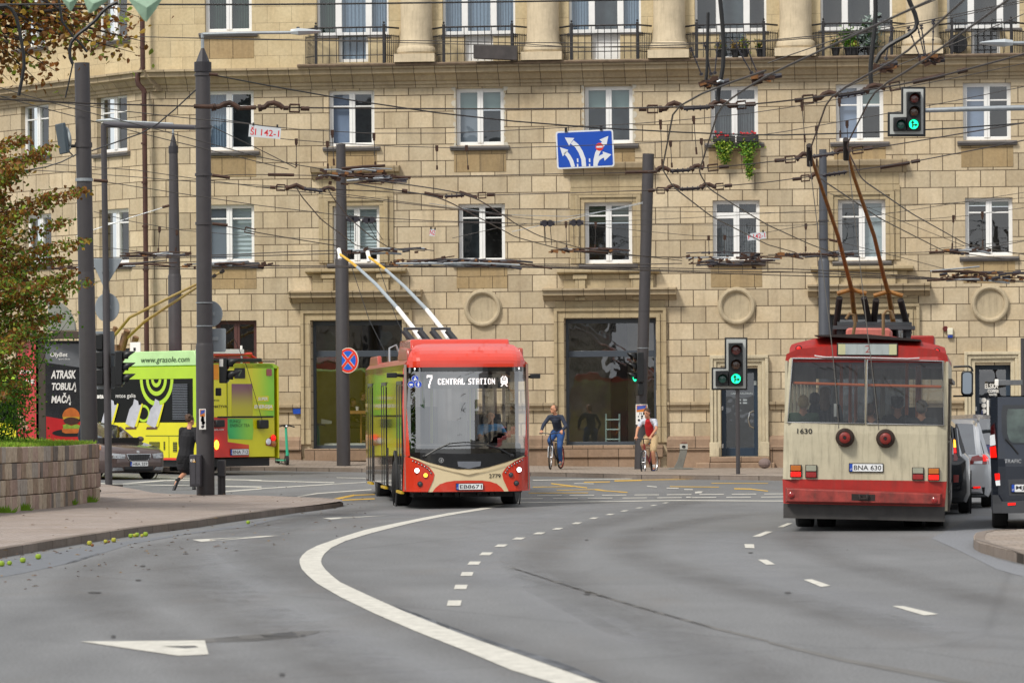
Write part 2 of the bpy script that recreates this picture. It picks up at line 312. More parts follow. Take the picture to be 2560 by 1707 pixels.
def pavers(name,col,w,h,mort='5b534c'):
    return blocks(name,col,mort,w,h,.006,axes='XY',var=.10,bump=.25,stain=.3)
PAVE=pavers('pavement_slabs','9c918a',.2,.1);PAVE2=pavers('old_pavement_slabs','958a80',.3,.3)
KERBM=blocks('kerb_stone','7d736b','3a342f',.95,3,.012,axes='XZ',var=.14,bump=.5,stain=.5,off=(0,1.3))
KERBY=blocks('kerb_stone_along','7a7068','3a342f',.9,3,.012,axes='YZ',var=.14,bump=.5,stain=.5,off=(0,1.3))
def sheet(name,pts,mat,dz,step=1.2,kind='structure',hfn=None):
    b=MB();b.patch([(p.x,p.y)for p in pts],hfn or(lambda x,y:V((x,y,gz(x,y)+dz))),step);return tag(b.build(name,mat),kind=kind)
def kerb(name,pts,h,w=.15,side=1,mat=KERBM,hfn=None):
    """kerb stones along a line of points on the pavement edge; side says where the pavement lies"""
    q=[]
    for a,c in zip(pts,pts[1:]):
        n=max(1,int((c-a).length/.6));q+=[a.lerp(c,i/n)for i in range(n)]
    q.append(pts[-1]);rings=[]
    for i,p in enumerate(q):
        t=(q[min(i+1,len(q)-1)]-q[max(i-1,0)]);t.z=0;t.normalize();nrm=V((-t.y,t.x,0))*side;z=hfn(p.x,p.y)if hfn else gz(p.x,p.y)
        o=V((p.x,p.y,0));hh=h if not callable(h)else h(i/(len(q)-1))
        rings.append([o+V((0,0,z-.15)),o+V((0,0,z+hh-.02)),o+nrm*.02+V((0,0,z+hh)),o+nrm*w+V((0,0,z+hh)),o+nrm*w+V((0,0,z-.15))])
    b=MB();b.loft(rings);return tag(b.build(name,mat),kind='structure')
# pavement on the near left, with its kerb running to a dropped tip
edge=[(-420,1460),(-150,1398),(0,1371),(190,1340),(354,1316),(490,1300),(640,1279),(740,1266),(800,1259),(836,1254)]
tip=[(858,1250),(846,1246),(800,1243),(722,1240),(640,1237),(558,1235.5),(480,1234.5),(420,1233),(381,1230),(340,1222),(294,1214),(262,1209.5),(100,1207),(-420,1207)]
H1=.12
e3=[G(*p,H1)for p in edge];t3=[G(*p,H1)for p in tip]
sheet('near_pavement',[p+V((.12,.1,0))if False else p for p in e3+t3],PAVE,H1-.006)
kerb('near_kerb',e3+t3[:2],lambda u:H1 if u<.86 else H1*(1-.35*(u-.86)/.14),side=1,mat=KERBY)
kerb('near_kerb',t3[1:13],H1*.8,side=1)
# traffic island corner on the right
i3=[G(*p,.13)for p in[(2900,1450),(2700,1412),(2560,1383),(2500,1369),(2452,1357),(2435,1348),(2434,1338),(2440,1330),(2462,1325),(2520,1322),(2640,1318),(2900,1312)]]
sheet('right_pavement',i3,PAVE2,.124);kerb('right_kerb',i3[:10],.13,side=-1)
# ---- painted markings
PAINT=M('road_paint','c0bdb3',.7,var=.22,sc=5,dirt=.45);YEL=M('yellow_road_paint','c9a03a',.7,var=.3,sc=3,dirt=.5)
def mark(name,px,mat=PAINT,step=.8,dz=.006):
    return sheet(name,[G(*p)for p in px],mat,dz,step)
z6,z5,z7,z8=zc(1,3),zc(0,3),zc(2,3),zc(3,3)
left=[(1240,1262)]+[z6(*p)for p in((1760,6),(1400,76),(1000,160),(780,228),(560,306),(470,352),(425,392),(400,432),(400,466),(420,520),(470,575),(560,652),(780,780),(1100,934),(1480,1098),(1900,1262),(2352,1452))]+[z7(380,1566),z7(800,1790)]
right=[(1262,1263)]+[z6(*p)for p in((1890,6),(1450,92),(1050,192),(820,262),(690,325),(630,378),(603,420),(598,452),(606,482),(640,528),(690,575),(770,640),(1030,762),(1350,905),(1700,1045),(2000,1160),(2352,1282))]+[z7(790,1566),z7(1400,1790)]
b=MB();g1=[G(*p)for p in left];g2=[G(*p)for p in right]
for i in range(len(g1)-1):
    n=max(1,int((g1[i+1]-g1[i]).length/.5))
    for j in range(n):
        q=[g1[i].lerp(g1[i+1],j/n),g1[i].lerp(g1[i+1],(j+1)/n),g2[i].lerp(g2[i+1],(j+1)/n),g2[i].lerp(g2[i+1],j/n)]
        b.quad(*[V((p.x,p.y,gz(p.x,p.y)+.006))for p in q])
tag(b.build('lane_line',PAINT),kind='structure')
def para(cx,cy,w,h,k):return[(cx-w/2-k/2,cy+h/2),(cx+w/2-k/2,cy+h/2),(cx+w/2+k/2,cy-h/2),(cx-w/2+k/2,cy-h/2)]
for c,w,h,k in((z6(1820,833),34,13.5,4),(z6(1880,685),31,11,4),(z6(1937,566),29,9.5,4),(z6(2003,466),28,8,6),(z6(2112,380),27,7,8),(z6(2250,305),25,6,10),(z7(62,240),24,5,11),(z7(250,192),22,4.4,11),
                   (z7(420,150),19,4,11),(z7(595,99),18,4,11),(z7(750,53),16,3.6,11),(z7(900,18),15,3,11),((1561,1277),14,2.4,10),((1598,1269.5),13,2.2,10),((1634,1263.3),12,2.2,9),((1664,1257),11,2,8),((1694,1250.8),10,2,8),((1722,1243),10,2,8),((1748,1230),14,3,6)):
    mark('lane_dash',para(*c,w,h,k))
for q in([z7(2133,290),z7(2222,292),z7(2226,328),z7(2140,326)],[z7(2205,222),z7(2280,222),z7(2395,176),z7(2330,174)],[z8(88,135),z8(140,136),z8(225,100),z8(178,98)],
          [(z7(2258,433)),z8(-10,434),z8(66,478),z7(2335,481)],[z8(325,618),z8(400,614),z8(575,672),z8(490,685)],[z8(1140,860),z8(1240,860),z8(1565,936),z8(1430,946)]):
    mark('lane_dash',q)
def hollow(o,h):
    b=MB();n=len(o);O=[G(*p)for p in o];H=[G(*p)for p in h]
    for i in range(n):
        a,c,e,f=O[i],O[(i+1)%n],H[(i+1)%n],H[i]
        for j in range(4):
            q=[a.lerp(c,j/4),a.lerp(c,(j+1)/4),f.lerp(e,(j+1)/4),f.lerp(e,j/4)];b.quad(*[V((p.x,p.y,gz(p.x,p.y)+.006))for p in q])
    tag(b.build('give_way_triangle',PAINT),kind='structure')
hollow([z5(735,1186),z5(1880,1176),z5(1915,1305),z5(1640,1318)],[z5(1480,1230),z5(1790,1226),z5(1825,1240),z5(1700,1252)])
hollow([z5(1765,250),z6(215,212),z6(60,228),z5(1845,270)],[z5(1930,250),z6(60,216),z6(20,220),z5(1990,258)])
hollow([z6(610,52),z6(1240,26),z6(1000,42),z6(690,64)],[z6(760,50),z6(1100,33),z6(1000,38),z6(800,54)])
w2,c2,l2=zc(2,2),zc(1,2),zc(0,2)
def bar(x0,y0,x1,y1,wd,f,mat=PAINT,name='crossing_line'):
    a,c=f(x0,y0),f(x1,y1);mark(name,[(a[0],a[1]-wd/2),(c[0],c[1]-wd/2),(c[0],c[1]+wd/2),(a[0],a[1]+wd/2)],mat)
bar(-160,1481,1500,1458,2.0,w2);bar(1500,1458,2500,1463,2.0,w2)
for y,k,x0,st in((1404,1,230,298),(1432,1,60,318)):
    for i in range(8):bar(x0+st*i,y+10-2.2*i,x0+st*i+225,y+8-2.2*i,1.7,w2,name='crossing_dash')
bar(190,1272,1100,1258,1.6,w2);bar(570,1302,750,1304,1.4,w2);bar(1240,1326,1330,1334,2,w2);bar(1420,1344,1530,1346,2,w2);bar(1580,1357,1660,1358,2,w2);bar(1680,1385,1740,1383,4,w2);bar(1600,1428,1640,1428,2.5,w2)
for q in((360,1303,690,1342,2.4),(660,1290,900,1287,2),(940,1278,1190,1272,2.8),(1190,1270,1650,1263,1.4),(760,1357,850,1368,3),(850,1368,1060,1384,2),(410,1365,800,1356,1.3),(1450,1330,1900,1335,1.5),(2040,1350,2200,1353,2.6),(2200,1354,2350,1372,2),(190,1335,560,1330,1.2),(150,1390,700,1388,1.3),(1830,1300,2350,1300,1.2)):
    bar(*q,w2,YEL,'box_junction_line')
for q in((-60,1274,720,1294,2),(0,1352,700,1308,2),(700,1308,1010,1290,1.4),(740,1248,1010,1254,1.4),(380,1424,560,1394,2.6),(560,1394,1060,1358,2.2)):bar(*q,c2)
for q in((700,1452,900,1410,4.5),(900,1410,1090,1402,2.2),(790,1455,1090,1442,2.4)):bar(*q,c2,YEL,'box_junction_line')
for q in((880,1300,1180,1312,3),(1080,1310,1500,1275,3),(1500,1275,1760,1270,2.4),(1180,1310,1770,1322,2),(2040,1265,2400,1272,2),(2040,1328,2400,1334,2.6),(2050,1378,2400,1350,2.6),(1040,1236,1760,1255,1.6),(1500,1168,1700,1172,1.5)):bar(*q,l2)
# pale resin strips beside the line and along the left gutter, darker repair patches
SLUR=M('pale_asphalt_strip','64676c',.6,var=.14,sc=6);PATCH=M('asphalt_patch','64625f',.75,var=.2,sc=2,bump=.3);GRIT=M('gutter_grit','75777b',.8,var=.3,sc=25,bump=.5)
st=[z6(1250,850),z6(1480,955),z6(1700,1045),z6(2000,1160),z6(2352,1270),z7(790,1556),z7(900,1566),z7(500,1390),z6(2352,1235),z6(2050,1140),z6(1700,1010),z6(1480,925)]
mark('asphalt_strip',st,SLUR,dz=.003)
gut=[(x,y+31-max(0,(x-400)/40))for x,y in edge[1:8]]
mark('gutter_strip',gut+[(620,1317),(490,1332),(330,1359),(190,1404),(60,1432),(-150,1470)],SLUR,dz=.003)
mark('gutter_strip',[z8(1500,235),z8(1900,30),z8(2090,30),z8(2100,150),z8(1890,215),z8(1884,320),z8(2100,425),z8(2352,490),z8(2352,590),z8(2100,520),z8(1760,350)],GRIT,dz=.003)
mark('repair_seam',[z6(-640,1170),z6(0,1120),z6(330,1092),z6(590,1088),z6(560,1112),z6(380,1150),z6(0,1180),z6(-640,1200)],PATCH,dz=.003)
mark('repair_seam',[z7(0,500),z7(600,690),z7(1200,868),z7(1900,1060),z7(2352,1170),z7(2352,1186),z7(1890,1080),z7(1190,884),z7(600,710),z7(0,512)],PATCH,dz=.003)
mark('repair_seam',[z8(0,1180),z8(700,1340),z8(1500,1480),z8(1900,1566),z8(1700,1566),z8(690,1368),z8(0,1200)],PATCH,dz=.003)


# tyre-polished and oil-darkened bands: ribbons that fade out towards their edges
def worn(name,col,alpha):
    m=bpy.data.materials.new(name);m.use_nodes=True;t=m.node_tree;b=t.nodes['Principled BSDF'];l=t.links.new;b.inputs['Base Color'].default_value=hx(col);b.inputs['Roughness'].default_value=.6
    at_=t.nodes.new('ShaderNodeAttribute');at_.attribute_name='fade';g=t.nodes.new('ShaderNodeNewGeometry');n=t.nodes.new('ShaderNodeTexNoise');n.inputs['Scale'].default_value=1.2;n.inputs['Detail'].default_value=8;n.inputs['Roughness'].default_value=.7;mp_=t.nodes.new('ShaderNodeMapping');mp_.inputs['Scale'].default_value=(1,.4,1);l(g.outputs['Position'],mp_.inputs[0]);l(mp_.outputs[0],n.inputs['Vector'])
    r_=t.nodes.new('ShaderNodeMapRange');r_.inputs[1].default_value=.3;r_.inputs[2].default_value=.7;r_.inputs[3].default_value=.25*alpha;r_.inputs[4].default_value=alpha;l(n.outputs['Fac'],r_.inputs[0]);k=t.nodes.new('ShaderNodeMath');k.operation='MULTIPLY';l(r_.outputs[0],k.inputs[0]);l(at_.outputs['Fac'],k.inputs[1])
    tr=t.nodes.new('ShaderNodeBsdfTransparent');x=t.nodes.new('ShaderNodeMixShader');l(k.outputs[0],x.inputs[0]);l(tr.outputs[0],x.inputs[1]);l(b.outputs[0],x.inputs[2]);l(x.outputs[0],t.nodes['Material Output'].inputs[0]);return m
OIL=worn('oil_worn_asphalt','443d37',.24);DRYW=worn('pale_worn_asphalt','9a9ca0',.35)
def ribbon(px,w,mat,dz=.003,name='tyre_track'):
    q=[G(*p)for p in px];pts=[]
    for i in range(len(q)-1):
        n=max(2,int((q[i+1]-q[i]).length/.6));pts+=[q[i].lerp(q[i+1],j/n)for j in range(n)]
    pts.append(q[-1])
    for _ in range(6):pts=[pts[0]]+[(pts[i-1]+pts[i]*2+pts[i+1])/4 for i in range(1,len(pts)-1)]+[pts[-1]]
    vs,fd=[],[];K_=(-1,-.6,-.25,.25,.6,1);A_=(0,.55,1,1,.55,0);N=len(pts)
    for i,p in enumerate(pts):
        t=(pts[min(i+1,N-1)]-pts[max(0,i-1)]);t.z=0;t.normalize();n=V((-t.y,t.x,0));e=min(1,i/6,(N-1-i)/6)
        for k,a in zip(K_,A_):c=p+n*k*w/2;vs.append((c.x,c.y,gz(c.x,c.y)+dz));fd.append(a*e)
    b=MB();b.add(vs,[(i*6+j,i*6+j+1,(i+1)*6+j+1,(i+1)*6+j)for i in range(N-1)for j in range(5)]);o=b.build(name,mat);at_=o.data.attributes.new('fade','FLOAT','POINT');at_.data.foreach_set('value',fd);return tag(o,kind='structure')
for px,w,m_ in(([(1750,1790),(1300,1650),(1000,1540),(760,1440),(640,1370),(690,1320),(860,1280),(1000,1262)],1.3,OIL),([(1100,1790),(800,1640),(560,1520),(430,1430),(440,1370),(600,1325),(780,1290),(950,1262)],1.2,OIL),([(760,1790),(480,1640),(300,1540),(200,1470),(260,1405),(470,1345)],1.0,OIL),
                  ([(2400,1620),(2000,1510),(1700,1430),(1560,1380),(1600,1330),(1780,1295),(1930,1280)],1.0,OIL),([(2700,1560),(2350,1470),(2080,1395),(1990,1350),(2040,1318)],.9,OIL),([(2100,1790),(1700,1600),(1420,1470),(1340,1400),(1420,1330),(1620,1280),(1760,1240)],1.0,OIL),([(1900,1700),(1500,1560),(1250,1440),(1180,1370),(1300,1300),(1500,1255)],1.2,DRYW),([(2600,1640),(2200,1520),(1900,1440),(1790,1380),(1840,1320)],1.2,DRYW),([(1300,1790),(900,1620),(640,1490),(530,1400),(580,1350),(760,1300)],1.0,DRYW)):ribbon(px,w,m_)
# drain cover and small tar spots
TAR=M('tar_spot','2a2826',.6,var=.2)
for x,y,w,h_ in((z5(870,735)+(34,5)),(z7(685,252)+(9,2.4)),(z7(1285,146)+(4,2)),(z7(690,748)+(16,6)),(z7(2190,370)+(12,3)),(z8(185,738)+(17,5)),(z8(730,343)+(3,2)),(z6(430,1130)+(12,6)),(z6(240,1490)+(14,10)),(z7(1880,1466)+(0,0)),(z5(1040,1140)+(12,8)),(z5(1270,622)+(14,4)),(z5(1310,492)+(14,4))):
    if w:mark('tar_spot',circ(x,y,w/2,12,h_/2),TAR,dz=.005)


# ================================================================ apartment building
YAW=R(6);D0=113.0
O0=P(1280,1005,D0);O0.z=0
FM=Matrix.Translation(O0)@Matrix.Rotation(-YAW,4,'Z');FI=FM.inverted()
C0=V((0,0,CH))
def fp(px,py,y=0.0):
    """photo pixel -> (s, z) on the facade plane y metres behind the wall face"""
    o=FI@C0;r=FI.to_3x3()@ray(px,py);t=(y-o.y)/r.y;q=o+r*t;return q.x,q.z
def fr(x0,y0,x1,y1):
    """rectangle in display pixels -> s0, z0, s1, z1"""
    a,b_,c,e=[fp(*d(*p))for p in((x0,(y0+y1)/2),(x1,(y0+y1)/2),((x0+x1)/2,y0),((x0+x1)/2,y1))];return a[0],e[1],b_[0],c[1]
BL=empty('apartment_building',O0,-YAW,'tan stone apartment block with columns and balconies behind the junction','building')
SC,_=fp(383,850) # corner with the left wing
_,zB=fp(1280,0)
STONE=blocks('rusticated_stone','beaf94','665948',.728,.4845,.0145,var=.17,bump=.8,off=(.1,.083),stain=.42)
UPPER=blocks('smooth_stone','c6b693','8c7e68',.728,.4845,.006,var=.07,bump=.3,off=(.3,.30),stain=.2)
TRIM=blocks('trim_stone','a99a80','584c3f',.62,40,.012,var=.10,bump=.4,off=(0,20),stain=.55)
FRAME=blocks('surround_stone','ad9e80','66594b',.8,.62,.008,var=.08,bump=.4,stain=.45)
CREAM=M('column_stone','c4b59a',.85,var=.14,sc=2.2,bump=.4,bsc=18,dirt=.35,spec=.25)
PLINTH=blocks('plinth_stone','97806c','483d33',.9,.62,.012,var=.14,bump=.6,stain=.5);PALE=M('pale_door_stone','c0b498',.8,var=.12,sc=4,bump=.4,bsc=20,dirt=.4)
ZC=fp(*d(1280,186))[1] # underside of the cornice
ZT=17.5
# ---- window specs: display-pixel rectangle, mullion, transom (fraction from top), looks
G_CLEAR=glass('window_glass',(.82,.87,.88),.115);G_SHOP=glass('shop_glass',(.74,.78,.78),.17)
UPVC=M('white_window_frame','e4e4e2',.35,var=.04);ANTH=M('anthracite_frame','3c434c',.4,var=.08);MAROON=M('maroon_frame','51302c',.5,var=.1);SILL=M('zinc_sill','6f6b69',.5,.3,var=.15,dirt=.3)
CUR={'dark':M('room_dark','1d1c1b',.9,var=.5,sc=3),'brown':M('room_brown','2e2823',.9,var=.5,sc=2),'blue':M('pane_sky_blue_grey','8592ad',.6,var=.05),'white':M('white_blind','b9c3c6',.6,var=.08,sc=3),'net':M('grey_net','55595c',.9,var=.2,sc=8),  # blue: sky reflected in the glass, painted as a flat sheet behind it
       'green':M('green_curtain','23402f',.9,var=.3,sc=10),'bluenet':M('blue_net','7f90a3',.8,var=.12,sc=14),'mint':M('mint_blind','8ba19c',.7,var=.06),'olive':M('olive_blind','4d5c42',.8,var=.1),'steel':M('room_steel_grey','3d454a',.9,var=.4,sc=2.5),'pale':M('pale_board','a5b1b4',.6,var=.05),'grey':M('pane_sky_grey','7c838e',.6,var=.05)}  # grey: painted sky reflection as well; steel: shade of an unlit room
CK=list(CUR)
openings=[]
def window(nm,rc,looks,mull=1,trans=None,fm=UPVC,rec=.16,sill=True,label=None,parent=None,gl=G_CLEAR,toff=1.0):
    s0,z0,s1,z1=rc;openings.append(rc);w=s1-s0;h=z1-z0;parent=parent or BL
    b=MB();fw=.075;y0,y1=rec,rec+.09
    b.b2(s0,y0,z0,s0+fw,y1,z1);b.b2(s1-fw,y0,z0,s1,y1,z1);b.b2(s0+fw,y0,z1-fw,s1-fw,y1,z1);b.b2(s0+fw,y0,z0,s1-fw,y1,z0+fw*1.3)
    xsp=[s0+fw]+[s0+w*(i+1)/(mull+1)for i in range(mull)]+[s1-fw]
    for x in xsp[1:-1]:b.b2(x-.085,y0-.02,z0+fw,x+.085,y1,z1-fw);b.b2(x-.012,y0-.035,z0+fw,x+.012,y0-.02,z1-fw)
    if trans:
        zt=z1-h*abs(trans);tw=.085 if trans<0 else .022
        for a,c in zip(xsp,xsp[1:]):b.b2(a+.02,y0+.01,zt-tw,c-.02,y1-.01,zt+tw)
    for a,c in zip(xsp,xsp[1:]): # sash profiles
        q=.035
        b.b2(a,y0+.015,z0+fw,a+q,y1-.01,z1-fw);b.b2(c-q,y0+.015,z0+fw,c,y1-.01,z1-fw);b.b2(a+q,y0+.015,z1-fw-q,c-q,y1-.01,z1-fw);b.b2(a+q,y0+.015,z0+fw,c-q,y1-.01,z0+fw+q)
    o=b.build('window',fm,parent,bevel=.006)
    if label:o['label']=label
    one(lambda m:m.quad((s0+.02,rec+.045,z0+.02),(s1-.02,rec+.045,z0+.02),(s1-.02,rec+.045,z1-.02),(s0+.02,rec+.045,z1-.02)),'pane',gl,o)
    b=MB();used=[]
    n=len(looks)
    for i,lk in enumerate(looks):
        a,c=s0+w*i/n,s0+w*(i+1)/n
        segs=lk if isinstance(lk,(list,tuple))else[(lk,0,1)]
        for k,f0,f1 in segs:
            if k not in used:used.append(k)
            b.mi=used.index(k);za,zb=z1-h*f1,z1-h*f0
            yy=rec+(.62 if k in('dark','brown','steel')else .2);amp=.03 if k in('net','green','bluenet')else(.012 if k=='white' else 0);N=30 if amp else 1  # dark, brown and steel sheets paint the room's shade; no curtain hangs there
            if k=='white':
                N=26;vs=[(x,yy+(.03 if j%2 else 0),za+(zb-za)*j/N)for j in range(N+1)for x in(a,c)];b.add(vs,[(2*j,2*j+1,2*j+3,2*j+2)for j in range(N)])
            else:
                vs=[(a+(c-a)*j/N,yy+amp*sin(j*1.9+i),z)for j in range(N+1)for z in(za,zb)];b.add(vs,[(2*j,2*j+1,2*j+3,2*j+2)for j in range(N)])
    b.build('curtain_and_room_shade',[CUR[k]for k in used],o,smooth=True)
    if sill:one(lambda m:(m.prism([(.1,z0),(-.14,z0-.035),(-.14,z0-.09),(-.1,z0-.09),(-.1,z0-.14),(.0,z0-.16),(.1,z0-.16)],s0-.17*toff,s1+.17*toff,'YZ')),'sill',SILL,o,bevel=.005)
    return o
dk='dark'
SPAN=blocks('weathered_apron_stone','a08c6a','4f4435',.70,1.2,.010,var=.12,bump=.5,stain=.75,off=(.2,.3))
def apron(rc,hh=.62):one(lambda m:m.b2(rc[0]-.06,-.012,rc[1]-.165-hh,rc[2]+.06,.01,rc[1]-.165),'window_apron_panel',SPAN,BL,bevel=.006)
# second floor
window('',fr(466,470,584,603),['grey','white'],trans=.24,label='window with a white blind in its right sash')
window('',fr(765,472,872,604),[[('white',0,.75),(dk,.75,1)]]*2,trans=.25)
window('',fr(1053,468,1160,601),['steel',dk],trans=.24)
window('',fr(1343,464,1452,605),[[('olive',0,.33),(dk,.33,1)]]*2,trans=.22)
window('',fr(1637,460,1745,598),['net','net'],trans=-.25)
window('',fr(1925,458,2034,598),['steel','pale'],trans=.28)
window('',fr(2217,454,2326,588),[[('olive',0,.12),(dk,.12,1)],[('olive',0,.14),('brown',.14,1)]],trans=.25)
# third floor
window('',fr(466,208,583,346),['bluenet','steel'],trans=.26)
window('',fr(755,208,860,336),['blue',[('steel',0,1)]],trans=.28)
window('',fr(1047,203,1157,334),[[('mint',0,.36),('grey',.36,1)],[('mint',0,.36),('steel',.36,1)]])
window('',fr(1342,198,1453,330),[[('mint',0,.36),('steel',.36,1)]]*2)
window('',fr(1632,198,1741,327),['net','net'],trans=-.28)
window('',fr(1920,193,2029,325),['blue',[('mint',0,.36),('brown',.36,1)]],trans=.36)
window('',fr(2212,190,2322,322),['blue','brown'],trans=.3)
# fourth floor: one window, then balcony doors with sidelights
window('',fr(470,-92,578,74),['green','green'])
WALLIN=UPPER
def balcony_door(x0,x1,a,c,ytop,yside,ybot,looks,solid=False):
    s0,z0,s1,z1=fr(x0,ytop,x1,yside);da,zb,dc,_=fr(a,ytop,c,ybot)
    openings.append((s0,z0,s1,z1));openings.append((da,zb,dc,z0))
    b=MB();y0,y1=.16,.26;f=.07
    for u,w_ in((s0,s0+f),(s1-f,s1),(da-.09,da+.09),(dc-.09,dc+.09)):b.b2(u,y0,z0,w_,y1,z1)
    for u,w_ in((s0+f,da-.09),(da+.09,dc-.09),(dc+.09,s1-f)):b.b2(u,y0,z0,w_,y1,z0+.12);b.b2(u,y0,z1-.08,w_,y1,z1)
    b.b2(da,y0,zb,da+.09,y1,z0);b.b2(dc-.09,y0,zb,dc,y1,z0);b.b2(da+.09,y0,zb,dc-.09,y1,zb+.1)
    if solid:b.b2(da+.09,y0+.03,zb+.1,dc-.09,y1-.02,z0)
    o=b.build('balcony_door',UPVC,BL,bevel=.006)
    one(lambda m:(m.quad((s0,.21,z0),(s1,.21,z0),(s1,.21,z1),(s0,.21,z1)),m.quad((da,.21,zb),(dc,.21,zb),(dc,.21,z0),(da,.21,z0))if not solid else None),'pane',G_CLEAR,o)
    ks=list(dict.fromkeys(looks));b=MB()
    for(u,w_),k in zip(((s0,da),(da,dc),(dc,s1)),looks):
        b.mi=ks.index(k);yy=.62 if k in(dk,'brown','steel')else .36;amp=.025 if k in('green','bluenet','net')else 0;N=24 if amp else 1;zz=zb if u==da else z0
        b.add([(u+(w_-u)*j/N,yy+amp*sin(j*2.0),z)for j in range(N+1)for z in(zz,z1)],[(2*j,2*j+1,2*j+3,2*j+2)for j in range(N)])
    b.build('curtain_and_room_shade',[CUR[k]for k in ks],o,smooth=True)  # dark, brown and steel lights are painted room shade, the others curtains
    one(lambda m:m.b2(s0-.06,-.04,z0-.06,da,.17,z0),'sill',SILL,o);one(lambda m:m.b2(dc,-.04,z0-.06,s1+.06,.17,z0),'sill',SILL,o)
balcony_door(727,892,776,845,-95,83,143,['green','bluenet','bluenet'])
balcony_door(1016,1183,1066,1132,-95,80,141,['bluenet']*3,True)
balcony_door(1306,1472,1358,1424,-95,76,139,['bluenet','steel','bluenet'],True)
balcony_door(1595,1760,1651,1714,-95,74,137,[dk,'steel','brown'])
balcony_door(1884,2049,1940,2005,-95,70,135,['brown',dk,dk])
balcony_door(2175,2342,2230,2297,-95,66,132,['steel','brown',dk])
# ---- shops and doors at street level
def shop(x0,y0,x1,y1,tr,label,deep=3.2):
    rc=fr(x0,y0,x1,y1);openings.append(rc);s0,z0,s1,z1=rc;zt=fp(*d((x0+x1)/2,tr))[1]
    b=MB();f=.08
    b.b2(s0,.3,z0,s0+f,.42,z1);b.b2(s1-f,.3,z0,s1,.42,z1);b.b2(s0+f,.3,z0,s1-f,.42,z0+.1);b.b2(s0+f,.3,z1-.14,s1-f,.42,z1);b.b2(s0+f,.29,zt-.09,s1-f,.43,zt+.09)
    o=b.build('shop_window',ANTH,BL,bevel=.006);o['label']=label
    one(lambda m:m.quad((s0,.36,z0),(s1,.36,z0),(s1,.36,z1),(s0,.36,z1)),'pane',G_SHOP,o)
    b=MB();e=.9 # the room behind: floor, ceiling, side and back walls, a pier and shelves
    b.mi=0;b.b2(s0-e,deep,z0-.4,s1+e,deep+.1,z1+.3);b.b2(s0-e-.1,.45,z0-.4,s0-e,deep,z1+.3);b.b2(s1+e,.45,z0-.4,s1+e+.1,deep,z1+.3)
    b.mi=1;b.b2(s0-e,.45,z0-.3,s1+e,deep,z0-.2);b.b2(s0-e,.45,z1+.2,s1+e,deep,z1+.3)
    b.mi=2;b.b2(s0+(s1-s0)*.42,deep-.5,z0-.2,s0+(s1-s0)*.60,deep-.02,z1+.2)
    b.build('shop_room',[M('shop_wall','a59c88',.9,var=.3,sc=1.2),M('shop_floor','86827a',.6,var=.2),M('shop_pier','35332f',.9,var=.2)],o)
    return o,rc
SH1,r1=shop(716,736,924,1030,812,'shop window of a cafe with people behind the glass');SH2,r2=shop(1298,731,1507,1022,812,'shop window with a ladder behind the glass');SH3,r3=shop(1906,722,2088,1015,808,'shop window behind the old red and cream trolleybus')
r4=fr(496,736,590,1000);window('',r4,['brown',dk],trans=-.33,fm=MAROON,sill=False,label='window with maroon frame above the lime green trolleybus')
LAD=M('ladder_metal','a9c2bd',.4,.3)
def door(x0,y0,x1,y1,ytr,name,col,looks,label):
    rc=fr(x0,y0,x1,y1);openings.append(rc);s0,z0,s1,z1=rc;b=MB();f=.13
    b.b2(s0,.35,z0,s0+f,.45,z1);b.b2(s1-f,.35,z0,s1,.45,z1);b.b2(s0+f,.35,z1-f,s1-f,.45,z1);b.b2(s0+f,.35,z0,s1-f,.45,z0+.25)
    o=b.build('door',col,BL,bevel=.008);o['label']=label
    one(lambda m:m.quad((s0,.4,z0),(s1,.4,z0),(s1,.4,z1),(s0,.4,z1)),'pane',G_SHOP,o)
    one(lambda m:m.b2(s0-.2,1.3,z0-.2,s1+.2,1.35,z1+.2),'hallway',CUR[looks],o)
    hs=s1-.2;zm=z0+(z1-z0)*.42
    one(lambda m:m.tube([(hs+.06,.33,zm-.25),(hs-.05,.24,zm-.2),(hs-.1,.22,zm),(hs-.05,.24,zm+.2),(hs+.06,.33,zm+.25)],.022,8),'handle',CHROME,o,smooth=True)
    one(lambda m:[m.b2(s0-.03,.3,z0+q,s0+.05,.36,z0+q+.12)for q in(.25,1.35)],'hinge',CHROME,o)
    return o,rc
NAVY=M('dark_blue_door_paint','27384a',.4,var=.1);DR1,q1=door(1656,846,1741,1048,0,'door',NAVY,'steel','dark blue glazed door with a curved handle');DR2,q2=door(2240,838,2322,1050,0,'door',NAVY,'brown','dark blue coffee shop door with white lettering')
for tx,a,c,e,f in(('ELSKA',.28,.66,.80,.745),('COFFEE',.36,.67,.735,.70),('ROASTERS',.40,.62,.690,.668)):
    s0,z0,s1,z1=q2;txt('door_lettering',tx,s0+(s1-s0)*a,z0+(z1-z0)*f,s0+(s1-s0)*c,z0+(z1-z0)*e,.385,WHITE,DR2,bold=.03)
one(lambda m:[m.prism(circ(q2[0]+.25*(q2[2]-q2[0]),q2[1]+(q2[3]-q2[1])*k,.07),.38,.385)for k in(.50,.56,.62)]+[m.b2(q2[0]+.33*(q2[2]-q2[0]),.38,q2[1]+(q2[3]-q2[1])*.3,q2[0]+.39*(q2[2]-q2[0]),.385,q2[1]+(q2[3]-q2[1])*.62)],'door_sticker',WHITE,DR2)
s0,z0,s1,z1=q1;txt('door_lettering','DAMŲ SALONAS',s0+.25*(s1-s0),z0+.70*(z1-z0),s0+.85*(s1-s0),z0+.728*(z1-z0),.385,M('frosted_lettering','aab4b8',.6),DR1,bold=.01)
